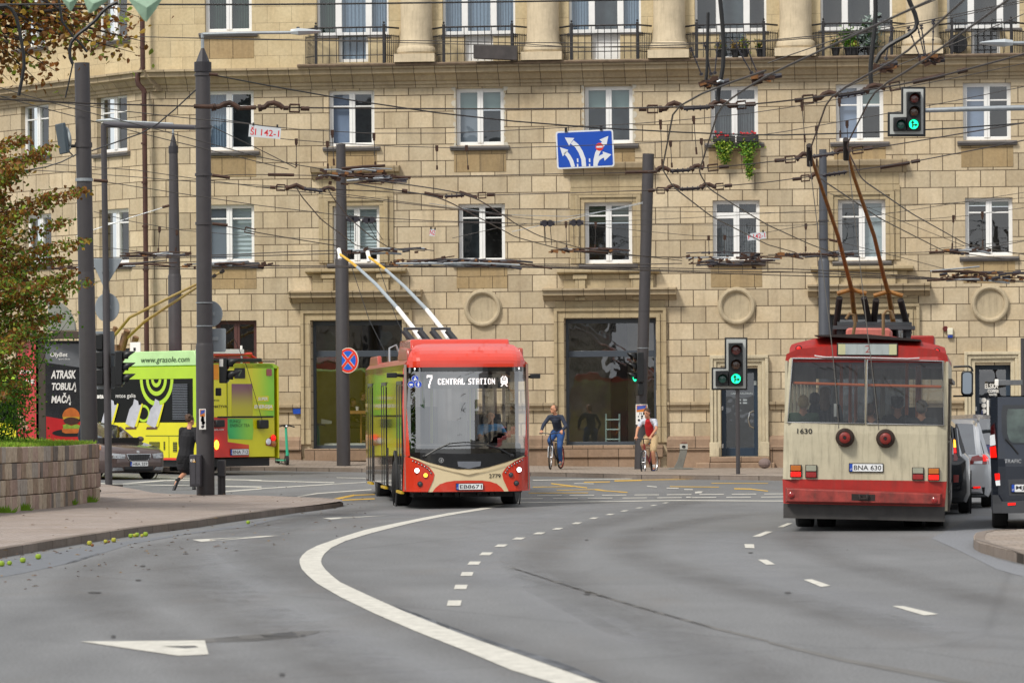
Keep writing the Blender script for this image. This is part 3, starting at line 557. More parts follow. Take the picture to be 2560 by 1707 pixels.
one(lambda m:[m.b2(s0+(.42+.16*i)*(s1-s0),.38,z0+(.60+.035*j)*(z1-z0),s0+(.53+.16*i)*(s1-s0),.385,z0+(.615+.035*j)*(z1-z0))for i in(0,1)for j in(0,1)]+[m.b2(s0+.88*(s1-s0),.33,z0+.81*(z1-z0),s0+.95*(s1-s0),.34,z0+.86*(z1-z0))],'door_sticker',M('frosted_lettering'),DR1)
# ---- the wall itself, pierced by the openings
def wall(name,mat,sa,sb,za,zb,ops,parent,th=.5,Mx=None):
    xs_=sorted({sa,sb}|{v for o in ops for v in(o[0],o[2])if sa<v<sb});zs=sorted({za,zb}|{v for o in ops for v in(o[1],o[3])if za<v<zb});b=MB(Mx)
    for i in range(len(xs_)-1):
        run=None
        for j in range(len(zs)-1):
            cx,cz=(xs_[i]+xs_[i+1])/2,(zs[j]+zs[j+1])/2;hole=any(o[0]<cx<o[2]and o[1]<cz<o[3]for o in ops)
            if not hole:run=(zs[j]if run is None else run[0],zs[j+1])if run is None or True else run
            if run and(hole or j==len(zs)-2):b.quad((xs_[i],0,run[0]),(xs_[i+1],0,run[0]),(xs_[i+1],0,run[1]),(xs_[i],0,run[1]));
            if hole:run=None
    for o in ops:
        a,e,c,f=max(o[0],sa),max(o[1],za),min(o[2],sb),min(o[3],zb)
        if a>=c or e>=f:continue
        b.quad((a,0,e),(a,th,e),(a,th,f),(a,0,f));b.quad((c,0,e),(c,0,f),(c,th,f),(c,th,e));b.quad((a,0,f),(a,th,f),(c,th,f),(c,0,f));b.quad((a,0,e),(c,0,e),(c,th,e),(a,th,e))
    return b.build(name,mat,parent)
SE=22.0
wall('lower_wall',STONE,SC,SE,-.6,ZC,openings,BL)
wall('upper_wall',UPPER,SC,SE,ZC,ZT,[o for o in openings if o[3]>ZC],BL)
def sprof(name,prof,s0,s1,mat,parent=BL,bev=0):return one(lambda m:m.prism(prof,s0,s1,'YZ'),name,mat,parent,bevel=bev)
def zpx(y,x=1280):return fp(*d(x,y))[1]
zt,zb=zpx(150),zpx(197);h=zt-zb
sprof('cornice',[(.2,zb),(-.06,zb),(-.06,zb+.14*h),(-.12,zb+.16*h),(-.12,zb+.30*h),(-.2,zb+.34*h),(-.3,zb+.58*h),(-.46,zb+.66*h),(-.46,zb+.88*h),(-.56,zb+.9*h),(-.56,zt),(.2,zt)],SC-.05,SE,TRIM)
# balcony slab nosing
sprof('balcony_slab',[(-.1,zt+.003),(-.62,zt+.003),(-.64,zt+.05),(-.6,zt+.09),(.0,zt+.1)],fp(*d(690,150))[0],SE,M('weathered_slab','6f5f4e',.9,var=.35,sc=5,bump=.5))
for cx in(958,1248,1538,1828,2118):
    s,_=fp(*d(cx,80));zf=zt+.1
    b=MB();b.lathe([(.47,zf+1.05),(.475,zf+.9),(.49,zf+.62),(.52,zf+.52),(.52,zf+.49),(.56,zf+.45),(.585,zf+.38),(.585,zf+.31),(.55,zf+.25),(.55,zf+.23)][::-1]+[(.465,zf+3),(.44,ZT-.1)],(s,-.12,0),n=36);b.b2(s-.6,-.72,zf,s+.6,.3,zf+.24)
    b.build('column',CREAM,BL,smooth=True,ang=30)
IRON=M('wrought_iron','2b2a2c',.6,.3,var=.2)
for x0,x1,xa,xb,yt in((703,917,736,822+140,68),(995,1210,1026,1182,66),(1287,1497,1320,1480,63),(1573,1786,1611,1774,61),(1862,2078,1900,2054,58),(2156,2352,2190,2334,57)):
    xb=x1-31 if xb>x1-25 else xb
    s0,s1=fp(*d(x0,100))[0],fp(*d(x1,100))[0];sa,sb=s0+.38,s1-.38;zr=zpx(yt,(x0+x1)/2);zf=zt+.11;path=[(s0,-.1),(sa,-.55),(sb,-.55),(s1,-.1)]
    b=MB()
    for zz,r in((zr,.028),(zr-.24,.016),(zf+.22,.016)):b.tube([(p[0],p[1],zz)for p in path],r,6)
    for a,c in zip(path,path[1:]):
        L_=V(a[:2]+(0,));E_=V(c[:2]+(0,));n=max(2,round((E_-L_).length/(.2 if a is path[1]else .075)))
        for i in range(n+1):
            q=L_.lerp(E_,i/n);b.tube([(q.x,q.y,zf),(q.x,q.y,zr-.02 if a is path[1]else zr-.2)],.011,5)
    for p in path[1:3]:b.b2(p[0]-.04,p[1]-.04,zf-.02,p[0]+.04,p[1]+.04,zr+.08);b.sph((p[0],p[1],zr+.13),.035,8)
    b.build('balcony_railing',IRON,BL)
for o in openings:
    if 1.1<o[2]-o[0]<1.7 and o[3]-o[1]<2.2 and o[1]>5:
        if o[1]>8.4 or all(abs((o[0]+o[2])/2-fp(*d(x,530))[0])>.6 for x in(818,1397,1979)):apron(o)
# ---- ornate surrounds of every other second-floor window
for x0,x1,yt,yw0,yw1,cx0,cx1 in((806-60,896-0,412,452,606,715,912),(1322,1470,396,444,606,1300,1492),(1905,2052,386,436,600,1886,2078)):
    rc=[o for o in openings if abs((o[0]+o[2])/2-fp(*d((x0+x1)/2,530))[0])<.55 and o[1]>4 and o[3]<8.2][0];s0,z0,s1,z1=rc
    b=MB();e=.14
    for i,(o1,o2,y)in enumerate(((.0,.13,-.05),(.13,.26,-.1),(.26,.42,-.04))):
        b.b2(s0-o2,y,z0,s0-o1,.02,z1+o1);b.b2(s1+o1,y,z0,s1+o2,.02,z1+o1);b.b2(s0-o2,y,z1+o1,s1+o2,.02,z1+o2)
    b.b2(s0-.40,-.03,z1+.43,s1+.40,.02,z1+.78)
    b.build('window_surround',FRAME,BL,bevel=.012)
    zt2=zpx(yt,(x0+x1)/2);zz=z1+.78
    sprof('window_hood',[(.02,zz),(-.06,zz),(-.14,zz+.12),(-.14,zz+.16),(-.3,zz+.2),(-.34,zz+.32),(-.34,zz+.36),(.02,zz+.39)],s0-.62,s1+.62,TRIM)
    b=MB();zs_=z0-.16
    b.prism([(.02,zs_),(-.32,zs_-.02),(-.32,zs_-.1),(-.24,zs_-.14),(.02,zs_-.16)],s0-.8,s1+.8,'YZ')
    b.b2(s0-.62,-.1,zs_-.92,s1+.62,.01,zs_-.163)
    for q in(s0-.28,s1-.02):b.b2(q,-.2,zs_-.92,q+.3,-.103,zs_-.3);b.b2(q-.06,-.24,zs_-.3,q+.36,-.103,zs_-.165)
    b.build('window_apron',FRAME,BL,bevel=.01)
# ---- shop surrounds with heavy cornice
for(s0,z0,s1,z1),yc,yb in((r1,667,692),(r2,662,686),(r3,654,682)):
    b=MB()
    for o1,o2,y in((.02,.13,-.1),(.13,.22,-.06),(.22,.31,-.12)):
        b.b2(s0-o2,y,.8,s0-o1,.02,z1+o1);b.b2(s1+o1,y,.8,s1+o2,.02,z1+o1);b.b2(s0-o2,y,z1+o1,s1+o2,.02,z1+o2)
    b.b2(s0-.27,-.05,z1+.32,s1+.27,.02,z1+.53);b.build('shop_surround',FRAME,BL,bevel=.012)
    zz=z1+.53
    sprof('shop_cornice',[(.02,zz),(-.08,zz),(-.2,zz+.09),(-.2,zz+.12),(-.42,zz+.15),(-.42,zz+.27),(-.5,zz+.29),(-.5,zz+.33),(.02,zz+.37)],s0-.62,s1+.62,TRIM)
    b=MB();zq=z0;b.b2(s0-.12,-.16,-.6,s1+.12,.3,zq-.36);b.b2(s0-.2,-.22,zq-.36,s1+.2,.3,zq-.002);b.build('shop_plinth',PLINTH,BL,bevel=.02)
# ---- round stone medallions
for cx,cy in((1109,708),(1692,703),(2274,698)):
    s,z=fp(*d(cx,cy));one(lambda m:m.lathe([(.30,-.015),(.40,-.03),(.425,-.10),(.47,-.13),(.52,-.12),(.53,-.06),(.56,-.05),(.56,.02)],(s,0,z),'Y',48),'medallion',M('medallion_stone','afa187',.85,var=.14,sc=2.5,bump=.4,bsc=25,dirt=.4,spec=.2),BL,smooth=True)
# ---- plinth, string mould between the shops, recessed panels
def between(a,c,lo=.74):
    zb_=.62
    b=MB();b.b2(a,-.1,-.6,c,.02,lo-.13);b.build('plinth',PLINTH,BL,bevel=.02)
    sprof('plinth_mould',[(.02,lo-.127),(-.16,lo-.127),(-.16,lo-.05),(-.12,lo-.03),(-.12,lo+.17),(-.06,lo+.26),(.02,lo+.28)],a,c,PLINTH)
    zm=zpx(932);sprof('string_mould',[(.02,zm-.14),(-.07,zm-.14),(-.09,zm-.05),(-.16,zm+.01),(-.16,zm+.08),(.02,zm+.1)],a+.02,c-.02,TRIM)
ap=.31
between(SC+.3,r1[0]-ap);between(r1[2]+ap,r2[0]-ap);between(r2[2]+ap,q1[0]-.32,.70);between(q1[2]+.32,r3[0]-ap,.70);between(r3[2]+ap,q2[0]-.32,.66);between(q2[2]+.32,SE,.66)
for(s0,z0,s1,z1),nm in((q1,'a'),(q2,'b')):
    b=MB()
    for o1,o2,y in((.0,.12,-.06),(.12,.22,-.12),(.22,.31,-.17)):
        b.b2(s0-o2,y,z0-.0,s0-o1,.3,z1+.08+o1);b.b2(s1+o1,y,z0,s1+o2,.3,z1+.08+o1);b.b2(s0-o2,y,z1+.08+o1,s1+o2,.3,z1+.08+o2)
    b.b2(s0,.1,z1,s1,.3,z1+.08);b.b2(s0-.33,-.2,z0,s0-.05,-.175,z0+.42);b.b2(s1+.05,-.2,z0,s1+.33,-.175,z0+.42);b.build('door_surround',PALE,BL,bevel=.02)
    one(lambda m:(m.b2(s0-.7,-.75,-.3,s1+.5,.3,z0-.17),m.b2(s0-.34,-.45,z0-.167,s1+.34,.36,z0-.003)),'door_step',PLINTH,BL,bevel=.03)
# ---- left wing, turned away
wl=V((-cos(R(50)),sin(R(50)),0));CW=FM@V((SC,0,0));LW=11.0
WM=Matrix.Translation(CW)@Matrix(((-wl.x,-wl.y,0,0),(-wl.y,wl.x,0,0),(0,0,1,0),(0,0,0,1))) # +X along the wing towards the corner
WM=Matrix.Translation(CW)@Matrix.Rotation(math.atan2(-wl.y,-wl.x),4,'Z');WI=WM.inverted()
def wp(px,py):
    o=WI@C0;r=WI.to_3x3()@ray(px,py);t=-o.y/r.y;q=o+r*t;return q.x,q.z
def wr(x0,y0,x1,y1):
    a,b_,c,e=[wp(*d(*p))for p in((x0,(y0+y1)/2),(x1,(y0+y1)/2),((x0+x1)/2,y0),((x0+x1)/2,y1))];return a[0],e[1],b_[0],c[1]
WG=bpy.data.objects.new('side_wing',None);COL.objects.link(WG);WG.parent=BL;WG.matrix_local=FI@WM
def wing():
    global openings
    keep,openings=openings,[]
    for rc,lk,tr in((wr(222,218,292,350),['brown','brown'],.3),(wr(48,238,112,356),['steel','brown'],.3),(wr(228,480,296,606),[dk,'steel'],.25),(wr(56,492,118,606),[dk,dk],.25),(wr(222,-70,292,92),['brown','brown'],None),(wr(40,-60,104,108),[dk,'brown'],None)):
        window('',rc,lk,trans=tr,parent=WG)
    window('',wr(236,800,320,1000),['brown',dk],fm=ANTH,sill=False,parent=WG)
    wall('side_wall',STONE,-LW,0,-.6,ZC,openings,WG);wall('side_upper_wall',UPPER,-LW,0,ZC,ZT,[o for o in openings if o[3]>ZC],WG)
    sprof('side_cornice',[(.2,zb),(-.06,zb),(-.06,zb+.14*h),(-.12,zb+.16*h),(-.12,zb+.30*h),(-.2,zb+.34*h),(-.3,zb+.58*h),(-.46,zb+.66*h),(-.46,zb+.88*h),(-.56,zb+.9*h),(-.56,zt),(.2,zt)],-LW,.3,TRIM,WG)
    openings=keep
h=zt-zb
wing()
one(lambda m:(m.b2(SC+.6,.8,-.6,SE,.9,ZT),m.prism([(SC,.3),(SE,.3),(SE,9),(SC-9,9)],ZT-.02,ZT+.2,'XY'),m.b2(SE-.02,.01,-.6,SE+.3,9,ZT)),'building_core',DARK,BL)if False else one(lambda m:(m.prism([(SC,.02),(SE,.02),(SE,9),(SC-9,11)],ZT+.01,ZT+.3,'XY'),m.b2(SE+.002,.01,-.6,SE+.3,9,ZT)),'roof',TRIM,BL)
# ---- rain pipe in the corner
PIPE=M('rusty_rain_pipe','4a2e27',.6,.2,var=.35,sc=4,dirt=.3)
b=MB(FI);DP=lambda x,y:P(*d(x,y),(FM@V((SC-.25,0,0))).y-.35)
b.tube([DP(326,-120),DP(327,60),DP(328,158)],.075,10);b.tube([DP(328,156),DP(325,163),DP(316,172),DP(316,185),DP(318,194),DP(330,208),DP(332,216)],.08,10);b.tube([DP(331,214),DP(334,500),DP(337,800),DP(338,1000)],.075,10)
for y in(110,240,330,420,520,620,710):b.tube([DP(327+(y-60)*.014,y-2),DP(327+(y-60)*.014,y+2)],.095,10)
b.build('rain_pipe',PIPE,BL,smooth=True)
# crumbled white filler round two third-floor windows
FILL=M('white_filler','b9b3a4',.9,var=.15,bump=.5)
for rc in(fr(1047,203,1157,334),fr(1342,198,1453,330)):
    s0,z0,s1,z1=rc
    for sx,sg in((s0,-1),(s1,1)):
        b=MB()
        for i in range(9):
            z=z0+(z1-z0)*i/8;w_=.05+.09*rnd.random()**2
            b.prism([(sx+sg*w_*cos(a),z+.1*sin(a)*(.6+.8*rnd.random()))for a in[k*pi/4-pi/2 for k in range(5)]][::sg],-.006,.004)
        b.build('window_filler',FILL,BL)
# small fittings on the wall
s,z=fp(*zc(3,1)(1672,1475));AL=tag(one(lambda m:(m.b2(s-.08,-.1,z-.1,s+.08,.0,z+.1),),'alarm_box',M('alarm_white','d8d3bd',.5),None,bevel=.015),'small cream alarm box on the wall above the old trolleybus','alarm box');AL.matrix_world=FM
one(lambda m:m.b2(s-.075,-.105,z-.19,s+.075,0,z-.103),'alarm_strobe',M('strobe_blue','1d3a8c',.3),AL,bevel=.015)
s2,z2=fp(*zc(3,1)(1628,1450));BE=tag(one(lambda m:m.lathe([(.07,-.09),(.08,-.07),(.08,0)],(s2,0,z2),'Y'),'alarm_bell',M('bell_red','5a1e1a',.4),None,smooth=True),'dark red round bell on the wall beside the alarm box','alarm bell');BE.matrix_world=FM
s,z=fp(*c2(380,628));SG=tag(one(lambda m:m.prism(rrect(s-.11,z-.11,s+.11,z+.11,.02),-.03,-.12),'house_plaque',PBLUE),'small square blue plaque on the stone wall beside the cafe window','plaque');SG.matrix_world=FM
# ---- far pavement: from its kerb up to the wall foot
def zwall(x):
    px=1280+x*85.0;pts=((-200,.62),(300,.47),(782,.33),(1332,.128),(1729,.05),(2600,.02))
    for(a,u),(c,w_)in zip(pts,pts[1:]):
        if px<=c:return u+(w_-u)*(max(px,a)-a)/(c-a)
    return .02
kp=[(-300,1181),(300,1180),(470,1178),(600,1176),(676,1176.5),(757,1178),(844,1179),(915,1180),(1000,1184),(1180,1188),(1340,1190),(1600,1197),(1860,1200),(2000,1202),(2560,1206),(2700,1207)]
KH=.11;k3=[G(*p)for p in kp]
def kline(x):
    for a,c in zip(k3,k3[1:]):
        if x<=c.x or c is k3[-1]:return a.y+(c.y-a.y)*(x-a.x)/(c.x-a.x)
def wallface(x):return O0.y-(x-O0.x)*math.tan(YAW)
def pav(x,y):
    a=kline(x);t=min(1,max(0,(y-a)/max(.5,wallface(x)-a)));return V((x,y,(gz(x,a)+KH)*(1-t)+zwall(x)*t))
b=MB();b.patch([(p.x,p.y)for p in k3]+[(k3[-1].x,wallface(k3[-1].x)+.4),(CW.x,CW.y+.4),(k3[0].x,CW.y+14)],pav,1.0);tag(b.build('far_pavement',PAVE2),kind='structure')
kerb('far_kerb',k3,KH,side=1)


# ---- the two street fronts behind the viewer; they show only as reflections in windscreens and shop glass
def street_front(x,y0,y1,h_,label,yaw,hue):
    o=empty('town_house',(x,y0,0),yaw,label,'building','houses across the street');L_=y1-y0;mt=blocks('render_'+hue,hue,'6a625a',3,3.4,.02,axes='YZ',var=.06,bump=.2)
    one(lambda m:m.b2(0,0,-.5,9,L_,h_),'wall',mt,o);one(lambda m:m.prism([(-.4,h_),(9.4,h_),(4.5,h_+4)],0,L_,'XZ')if False else m.prism([(-.5,h_+.001),(9.5,h_+.001),(4.5,h_+4.5)],-.3,L_+.3,'XZ'),'roof',M('dark_tile_roof','2e2826',.8,var=.2),o)
    sgn=-1 if x>0 else 1
    for i in range(int(L_/3.2)):
        for j in range(int(h_/3.4)):one(lambda m:m.b2(-.06 if x>0 else 9.0,1.2+3.2*i,.9+3.4*j,.01 if x>0 else 9.06,2.5+3.2*i,2.7+3.4*j),'window',CUR['dark'],o)
street_front(30,-75,20,15,'pale plastered town house behind the viewer on the right',0,'a59b8a');street_front(-42,-80,5,17,'grey plastered town house behind the viewer on the left',0,'96908a')


# ================================================================ vehicles
def frame(px,D,yaw,z,roll=0):
    p=P(px,1005,D);return Matrix.Translation((p.x,p.y,z))@Matrix.Rotation(yaw,4,'Z')@Matrix.Rotation(roll,4,'Y'),(p.x,p.y,z)
def hit(Mx,ax,val=0.0):
    """photo pixel -> point on the local plane coordinate[ax] == val, returned as the two other local coordinates"""
    I=Mx.inverted();o=I@C0;R3=I.to_3x3();k=[i for i in range(3)if i!=ax]
    def f(px,py,v=None):
        r=R3@ray(px,py);t=((val if v is None else v)-o[ax])/r[ax];q=o+r*t;return(q[k[0]],q[k[1]])
    return f
def wheel(parent,x,y,r,w,side,rim=RIM,name='wheel',yaw=0,hub=.58):
    """tyre and rim; side is +1 or -1, the way the outer face looks along x"""
    m=Matrix.Translation((x,y,r))@Matrix.Rotation(yaw,4,'Z')
    b=MB(m);b.lathe([(r*.62,-w/2),(r*.93,-w/2),(r,-w*.36),(r,w*.36),(r*.93,w/2),(r*.62,w/2)],(0,0,0),'X',36);o=b.build(name,RUBBER,parent,smooth=True)
    b=MB(m);s=side;b.lathe([(r*.64,s*w*.42),(r*.60,s*w*.46),(r*.58,s*w*.30),(r*.2,s*w*.36),(r*.16,s*w*.44),(0.01,s*w*.45)],(0,0,0),'X',30,cap=False)
    for k in range(10 if r<.4 else 8):
        a=2*pi*k/(10 if r<.4 else 8);b.tube([(s*w*.40,r*.16*cos(a),r*.16*sin(a)),(s*w*.43,r*.6*cos(a),r*.6*sin(a))],r*.05,5)
    b.build('rim',rim,o,smooth=True);return o
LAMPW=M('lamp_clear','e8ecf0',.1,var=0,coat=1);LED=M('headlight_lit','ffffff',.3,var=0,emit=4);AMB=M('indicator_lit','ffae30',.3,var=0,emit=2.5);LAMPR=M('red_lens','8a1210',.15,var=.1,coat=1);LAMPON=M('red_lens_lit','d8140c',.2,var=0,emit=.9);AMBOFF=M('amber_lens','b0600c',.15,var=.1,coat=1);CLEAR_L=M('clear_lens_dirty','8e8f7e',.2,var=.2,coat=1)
FOGL=M('fog_lens_dark','4a4d50',.08,.5,var=.3,sc=20,coat=1);CAR_G=glass('car_glass',(.26,.29,.29),.26);GREYP=M('grey_plastic','3a3c40',.6,var=.1)
# ---------------------------------------------------------------- new red trolleybus, front view
NBZ=-.085
NBM,nbl=frame(1170,75.6,R(5.9),NBZ);NB=empty('trolleybus',nbl,R(5.9),'new red and cream trolleybus with lit route display facing the viewer','trolleybus','trolleybuses')
nh=hit(NBM,1);nf=lambda x,y:nh(*c2(x,y));sx=lambda q:[(-x,z)for x,z in q][::-1]
def fy(x,z):return .10*(x/1.25)**2+.30*max(0,(abs(x)-.92)/.33)**2+.06*max(0,z-1.1)+(.75*((z-2.86)/.45)**2 if z>2.86 else 0)+(.06*(1.1-z)if z<1.1 else 0)*.6
def onf(k):return lambda x,z:V((x,fy(x,z)-k,z))
BRED=M('bus_red','cb3216',.25,var=.06,coat=1);BCREAM=M('bus_cream','d8c6a0',.35,var=.05,coat=.3);BBLACK=M('bus_black_gloss','0b0c0e',.08,var=.2,coat=1);SIDE=M('bus_side_gloss','8a7468',.03,var=.1,coat=1,spec=1);FAIR=M('roof_fairing','a04030',.3,var=.25,sc=4,coat=.3);WIND=glass('bus_windscreen',(.78,.80,.80),.24)
PT=lambda*p:[nf(*q)for q in p]
WX=1.235
def sym(pts):return pts+[(-x,z)for x,z in pts[::-1]]
zlow=nf(1946,1378)[1];zws=nf(1946,238)[1]
# body shell: sides, rear, roof, floor; doors and window strips lie on the sides
b=MB()
b.mi=0
b.b2(-WX,.34,zlow+.04,-WX+.05,12.0,2.84);b.b2(WX,.34,zlow+.04,WX-.05,12.0,1.15);b.b2(WX,.34,2.5,WX-.05,12.0,2.84)
for y in(.34,2.25,4.9,6.7,9.3,11.1,11.85):b.b2(WX,y,1.15,WX-.05,y+.15,2.5)
b.b2(-WX,12.0,zlow,WX,12.06,2.84);b.b2(-WX+.05,.45,.55,WX-.05,12,.62)
b.mi=1;b.loft([[V((x,y,z))for x,z in sym([(-WX,2.72),(-WX,2.84),(-1.12,2.96),(-.6,3.0)])]for y in(.4,12.05)])
b.build('body',[SIDE,FAIR],NB,smooth=True)
b=MB();b.b2(-WX+.06,.5,.64,WX-.06,11.8,.66);b.b2(-WX+.06,3.6,.66,-.3,3.65,2.0)
for y in(3.4,4.6,5.8,7.0,8.2,9.4):
    for x in(-.8,.8):b.b2(x-.36,y,.66,x+.36,y+.45,1.12);b.b2(x-.36,y+.4,1.12,x+.36,y+.48,1.68)
b.build('saloon_seats',M('bus_interior','2c3036',.8,var=.3),NB)
one(lambda m:[m.tube([(x,y,.66),(x,y,2.7)],.02,8)for x,y in((-.55,2.2),(-.45,3.2),(.45,3.1),(-.5,5),(.5,5))],'grab_pole',M('lime_grab_pole','a6b83a',.4),NB)
# front skin
ws=PT((1390,238),(1384,300),(1394,600),(1413,900),(1420,1048));wsb=PT((1600,1108),(1760,1150),(1850,1167))
lf=ws+wsb+[(-x,z)for x,z in wsb[::-1]]+[(-x,z)for x,z in ws[::-1]]
ap=PT((1366,238),(1360,600),(1372,1040),(1400,1056));red_a=[ws[0]]+ws[1:]+ap[::-1]
b=MB()
b.mi=0
for q in(red_a,sx(red_a)):b.patch(q,onf(0),.1)
pod=PT((1396,1056),(1440,1072),(1520,1106),(1590,1150),(1625,1190),(1640,1216),(1628,1272),(1580,1378),(1362,1378),(1366,1200),(1374,1056))
for q in(pod,sx(pod)):b.patch(q,onf(.012),.07)
mid=PT((1622,1378),(1650,1340),(1690,1308),(1750,1286),(1820,1276),(1946,1272));q=mid+[(-x,z)for x,z in mid[-2::-1]];b.patch(q,onf(.008),.1)
cap=PT((1384,236),(1400,180),(1425,110),(1460,55),(1490,30),(1560,16),(1946,12));q=cap+[(-x,z)for x,z in cap[-2::-1]];b.patch(q,onf(-.01),.07)
b.mi=1
cr=PT((1410,1050),(1600,1108),(1850,1167));lowc=PT((1580,1379));lowp=PT((1618,1379))
half=PT((1420,1052),(1600,1110),(1760,1152),(1850,1168))+[(0,nf(1946,1169)[1])]
full=half+[(-x,z)for x,z in half[-2::-1]];bot=[(-x,z)for x,z in PT((1430,1062),(1500,1094),(1592,1150),(1640,1216),(1580,1379),(1622,1379),(1690,1306),(1820,1275))]+PT((1820,1275),(1690,1306),(1622,1379),(1580,1379),(1640,1216),(1592,1150),(1500,1094),(1430,1062))
b.patch(full+bot,onf(0),.05)
b.build('front_panel',[BRED,BCREAM],NB,smooth=True,ang=50)
one(lambda m:m.patch(PT((1425,1064),(1590,1128),(1720,1166),(1946,1222))+[(-x,z)for x,z in PT((1720,1166),(1590,1128),(1425,1064))]+[(-x,z)for x,z in PT((1425,1058),(1600,1120),(1780,1168),(1860,1180))]+PT((1860,1180),(1780,1168),(1600,1120),(1425,1058)),onf(.03),.06),'cream_chevron',BCREAM,NB,smooth=True)
one(lambda m:m.patch(lf,onf(.006),.09),'windscreen',WIND,NB,smooth=True)
zb1=nf(1946,985)[1];blk=[p for p in PT((1416,985),(1420,1048))]+wsb;q=blk+[(-x,z)for x,z in blk[::-1]]
one(lambda m:m.patch(q,onf(.012),.1),'windscreen_mask',BBLACK,NB,smooth=True);one(lambda m:(m.patch([(-1.2,zws-.075),(-1.2,zws+.012),(1.2,zws+.012),(1.2,zws-.075)],onf(.009),.1)),'windscreen_header',BBLACK,NB,smooth=True)
one(lambda m:m.patch(PT((1848,1098),(2066,1098),(2060,1140),(1950,1164),(1856,1144)),onf(.02),.1),'front_sensor_panel',M('grey_panel','6c7078',.3),NB,smooth=True)
dash=one(lambda m:m.b2(-1.1,.5,.95,1.1,.95,1.28),'dashboard',BLACK,NB,bevel=.05)
one(lambda m:(m.lathe([(.2,0),(.235,.0),(.235,.03),(.2,.03)],(.62,.0,0),'Z',24),),'steering_wheel',BLACK,NB,smooth=True).matrix_local=Matrix.Translation((0,.95,1.36))@Matrix.Rotation(R(-35),4,'X')
one(lambda m:(m.b2(.34,1.6,.66,.86,2.05,1.05),m.b2(.34,2.0,1.05,.86,2.12,1.85),m.b2(.05,1.3,.66,.1,2.5,2.1)),'driver_seat',GREYP,NB,bevel=.03)
# lamps, dots, emblem
def disc(name,x,y,r,mat,k=.03,ring=None,mir=False):
    cx,cz=nf(x,y);rr=r/466.0
    if mir:cx=-cx
    o=one(lambda m:m.lathe([(rr*1.25,0),(rr*1.2,-.02),(rr,-.022),(rr,-.012)],(cx,fy(cx,cz)-k+.015,cz),'Y',24),name,ring or GREYP,NB,smooth=True);one(lambda m:m.sph((cx,fy(cx,cz)-k+.002,cz),(rr,.012,rr),16),'lens',mat,o,smooth=True);return o
disc('headlight',1480,1182,21,LED);disc('headlight',1480,1182,21,LED,mir=True);disc('indicator',1558,1225,19,AMB);disc('indicator',1558,1228,18,FOGL,mir=True);disc('fog_lamp',1508,1305,20,FOGL,ring=BLACK);disc('fog_lamp',1508,1305,20,FOGL,ring=BLACK,mir=True)
for p in((1446,1094),(1471,1104),(1497,1117),(1524,1130),(1550,1144),(1573,1160),(1593,1180),(1608,1204)):
    for mi in(False,True):disc('reflector',*p,6.5,CHROME,.026,mir=mi)
for mi in(False,True):disc('marker_lamp',1464,248,6,LED,.02,mir=mi)
ex,ez=nf(1700,1087);b=MB();b.patch(circ(ex,ez,.05),onf(.022),.2);EM=b.build('front_emblem',CHROME,NB)
one(lambda m:(m.patch(circ(ex,ez,.038),onf(.026),.2)),'emblem_field',BBLACK,EM);one(lambda m:(m.patch([(ex-.012,ez-.028),(ex+.012,ez-.028),(ex+.012,ez-.004),(ex+.028,ez+.004),(ex+.008,ez+.03),(ex-.002,ez+.012),(ex-.014,ez+.02)],onf(.03),.2)),'emblem_arrow',CHROME,EM)
px_,pz_=nf(1956,1329);plate(NB,'EB8671',0.02,pz_,fy(0,pz_)-.03,w=.52)
LETD=lambda k:(lambda x,z:V((x,fy(x,z)-k,z)))
def rect(f,x0,y0,x1,y1):a=f(x0,(y0+y1)/2)[0];c=f(x1,(y0+y1)/2)[0];e=f((x0+x1)/2,y1)[1];g=f((x0+x1)/2,y0)[1];return a,e,c,g
txt('fleet_number','2779',*rect(nf,2140,1212,2248,1250),0,INK,NB,bold=.01,fn=LETD(.012))
# dot-matrix route display behind the windscreen
DISP=M('display_dots','fff2ee',.4,var=0,emit=1.6);DY=.17
one(lambda m:m.b2(*[q for q in(rect(nf,1560,300,2330,430)[0],DY+.06,rect(nf,1560,300,2330,430)[1],rect(nf,1560,300,2330,430)[2],DY+.1,rect(nf,1560,300,2330,430)[3])]),'route_display',BLACK,NB)
FONT5={'C':'01110 11001 11000 11000 11000 11001 01110','E':'11111 11000 11000 11110 11000 11000 11111','N':'10001 11001 11101 11111 10111 10011 10001','T':'11111 01100 01100 01100 01100 01100 01100','R':'11110 11001 11001 11110 11100 11010 11001','A':'01110 11001 11001 11111 11001 11001 11001','L':'11000 11000 11000 11000 11000 11001 11111','S':'01111 11000 11000 01110 00011 00011 11110','I':'11110 01100 01100 01100 01100 01100 11110','O':'01110 11001 11001 11001 11001 11001 01110',' ':'000 000 000 000 000 000 000',
         '7':'1111111 1111111 1000011 0000011 0000110 0000110 0001100 0001100 0001100 0011000 0011000 0011000 0011000','@':'0001001000 0010001100 0111111110 1100000011 1101111011 1100000011 1111111111 1111111111 1101111011 1111111111 0111111110 0011001100 0110000110 1100000011'}
def dots(name,s,x0,z0,x1,z1,y,mat,parent):
    cols=[]
    for ch in s:
        rows=FONT5[ch].split();cols+=[[r[i]=='1' for r in rows]for i in range(len(rows[0]))]+[[False]*len(rows)]
    cols.pop();n=len(cols);m_=len(cols[0]);dx=(x1-x0)/n;dz=(z1-z0)/m_;b=MB()
    for i,c in enumerate(cols):
        for j,on in enumerate(c):
            if on:b.quad((x0+dx*(i+.04),y,z1-dz*(j+.96)),(x0+dx*(i+.96),y,z1-dz*(j+.96)),(x0+dx*(i+.96),y,z1-dz*(j+.04)),(x0+dx*(i+.04),y,z1-dz*(j+.04)))
    return b.build(name,mat,parent)
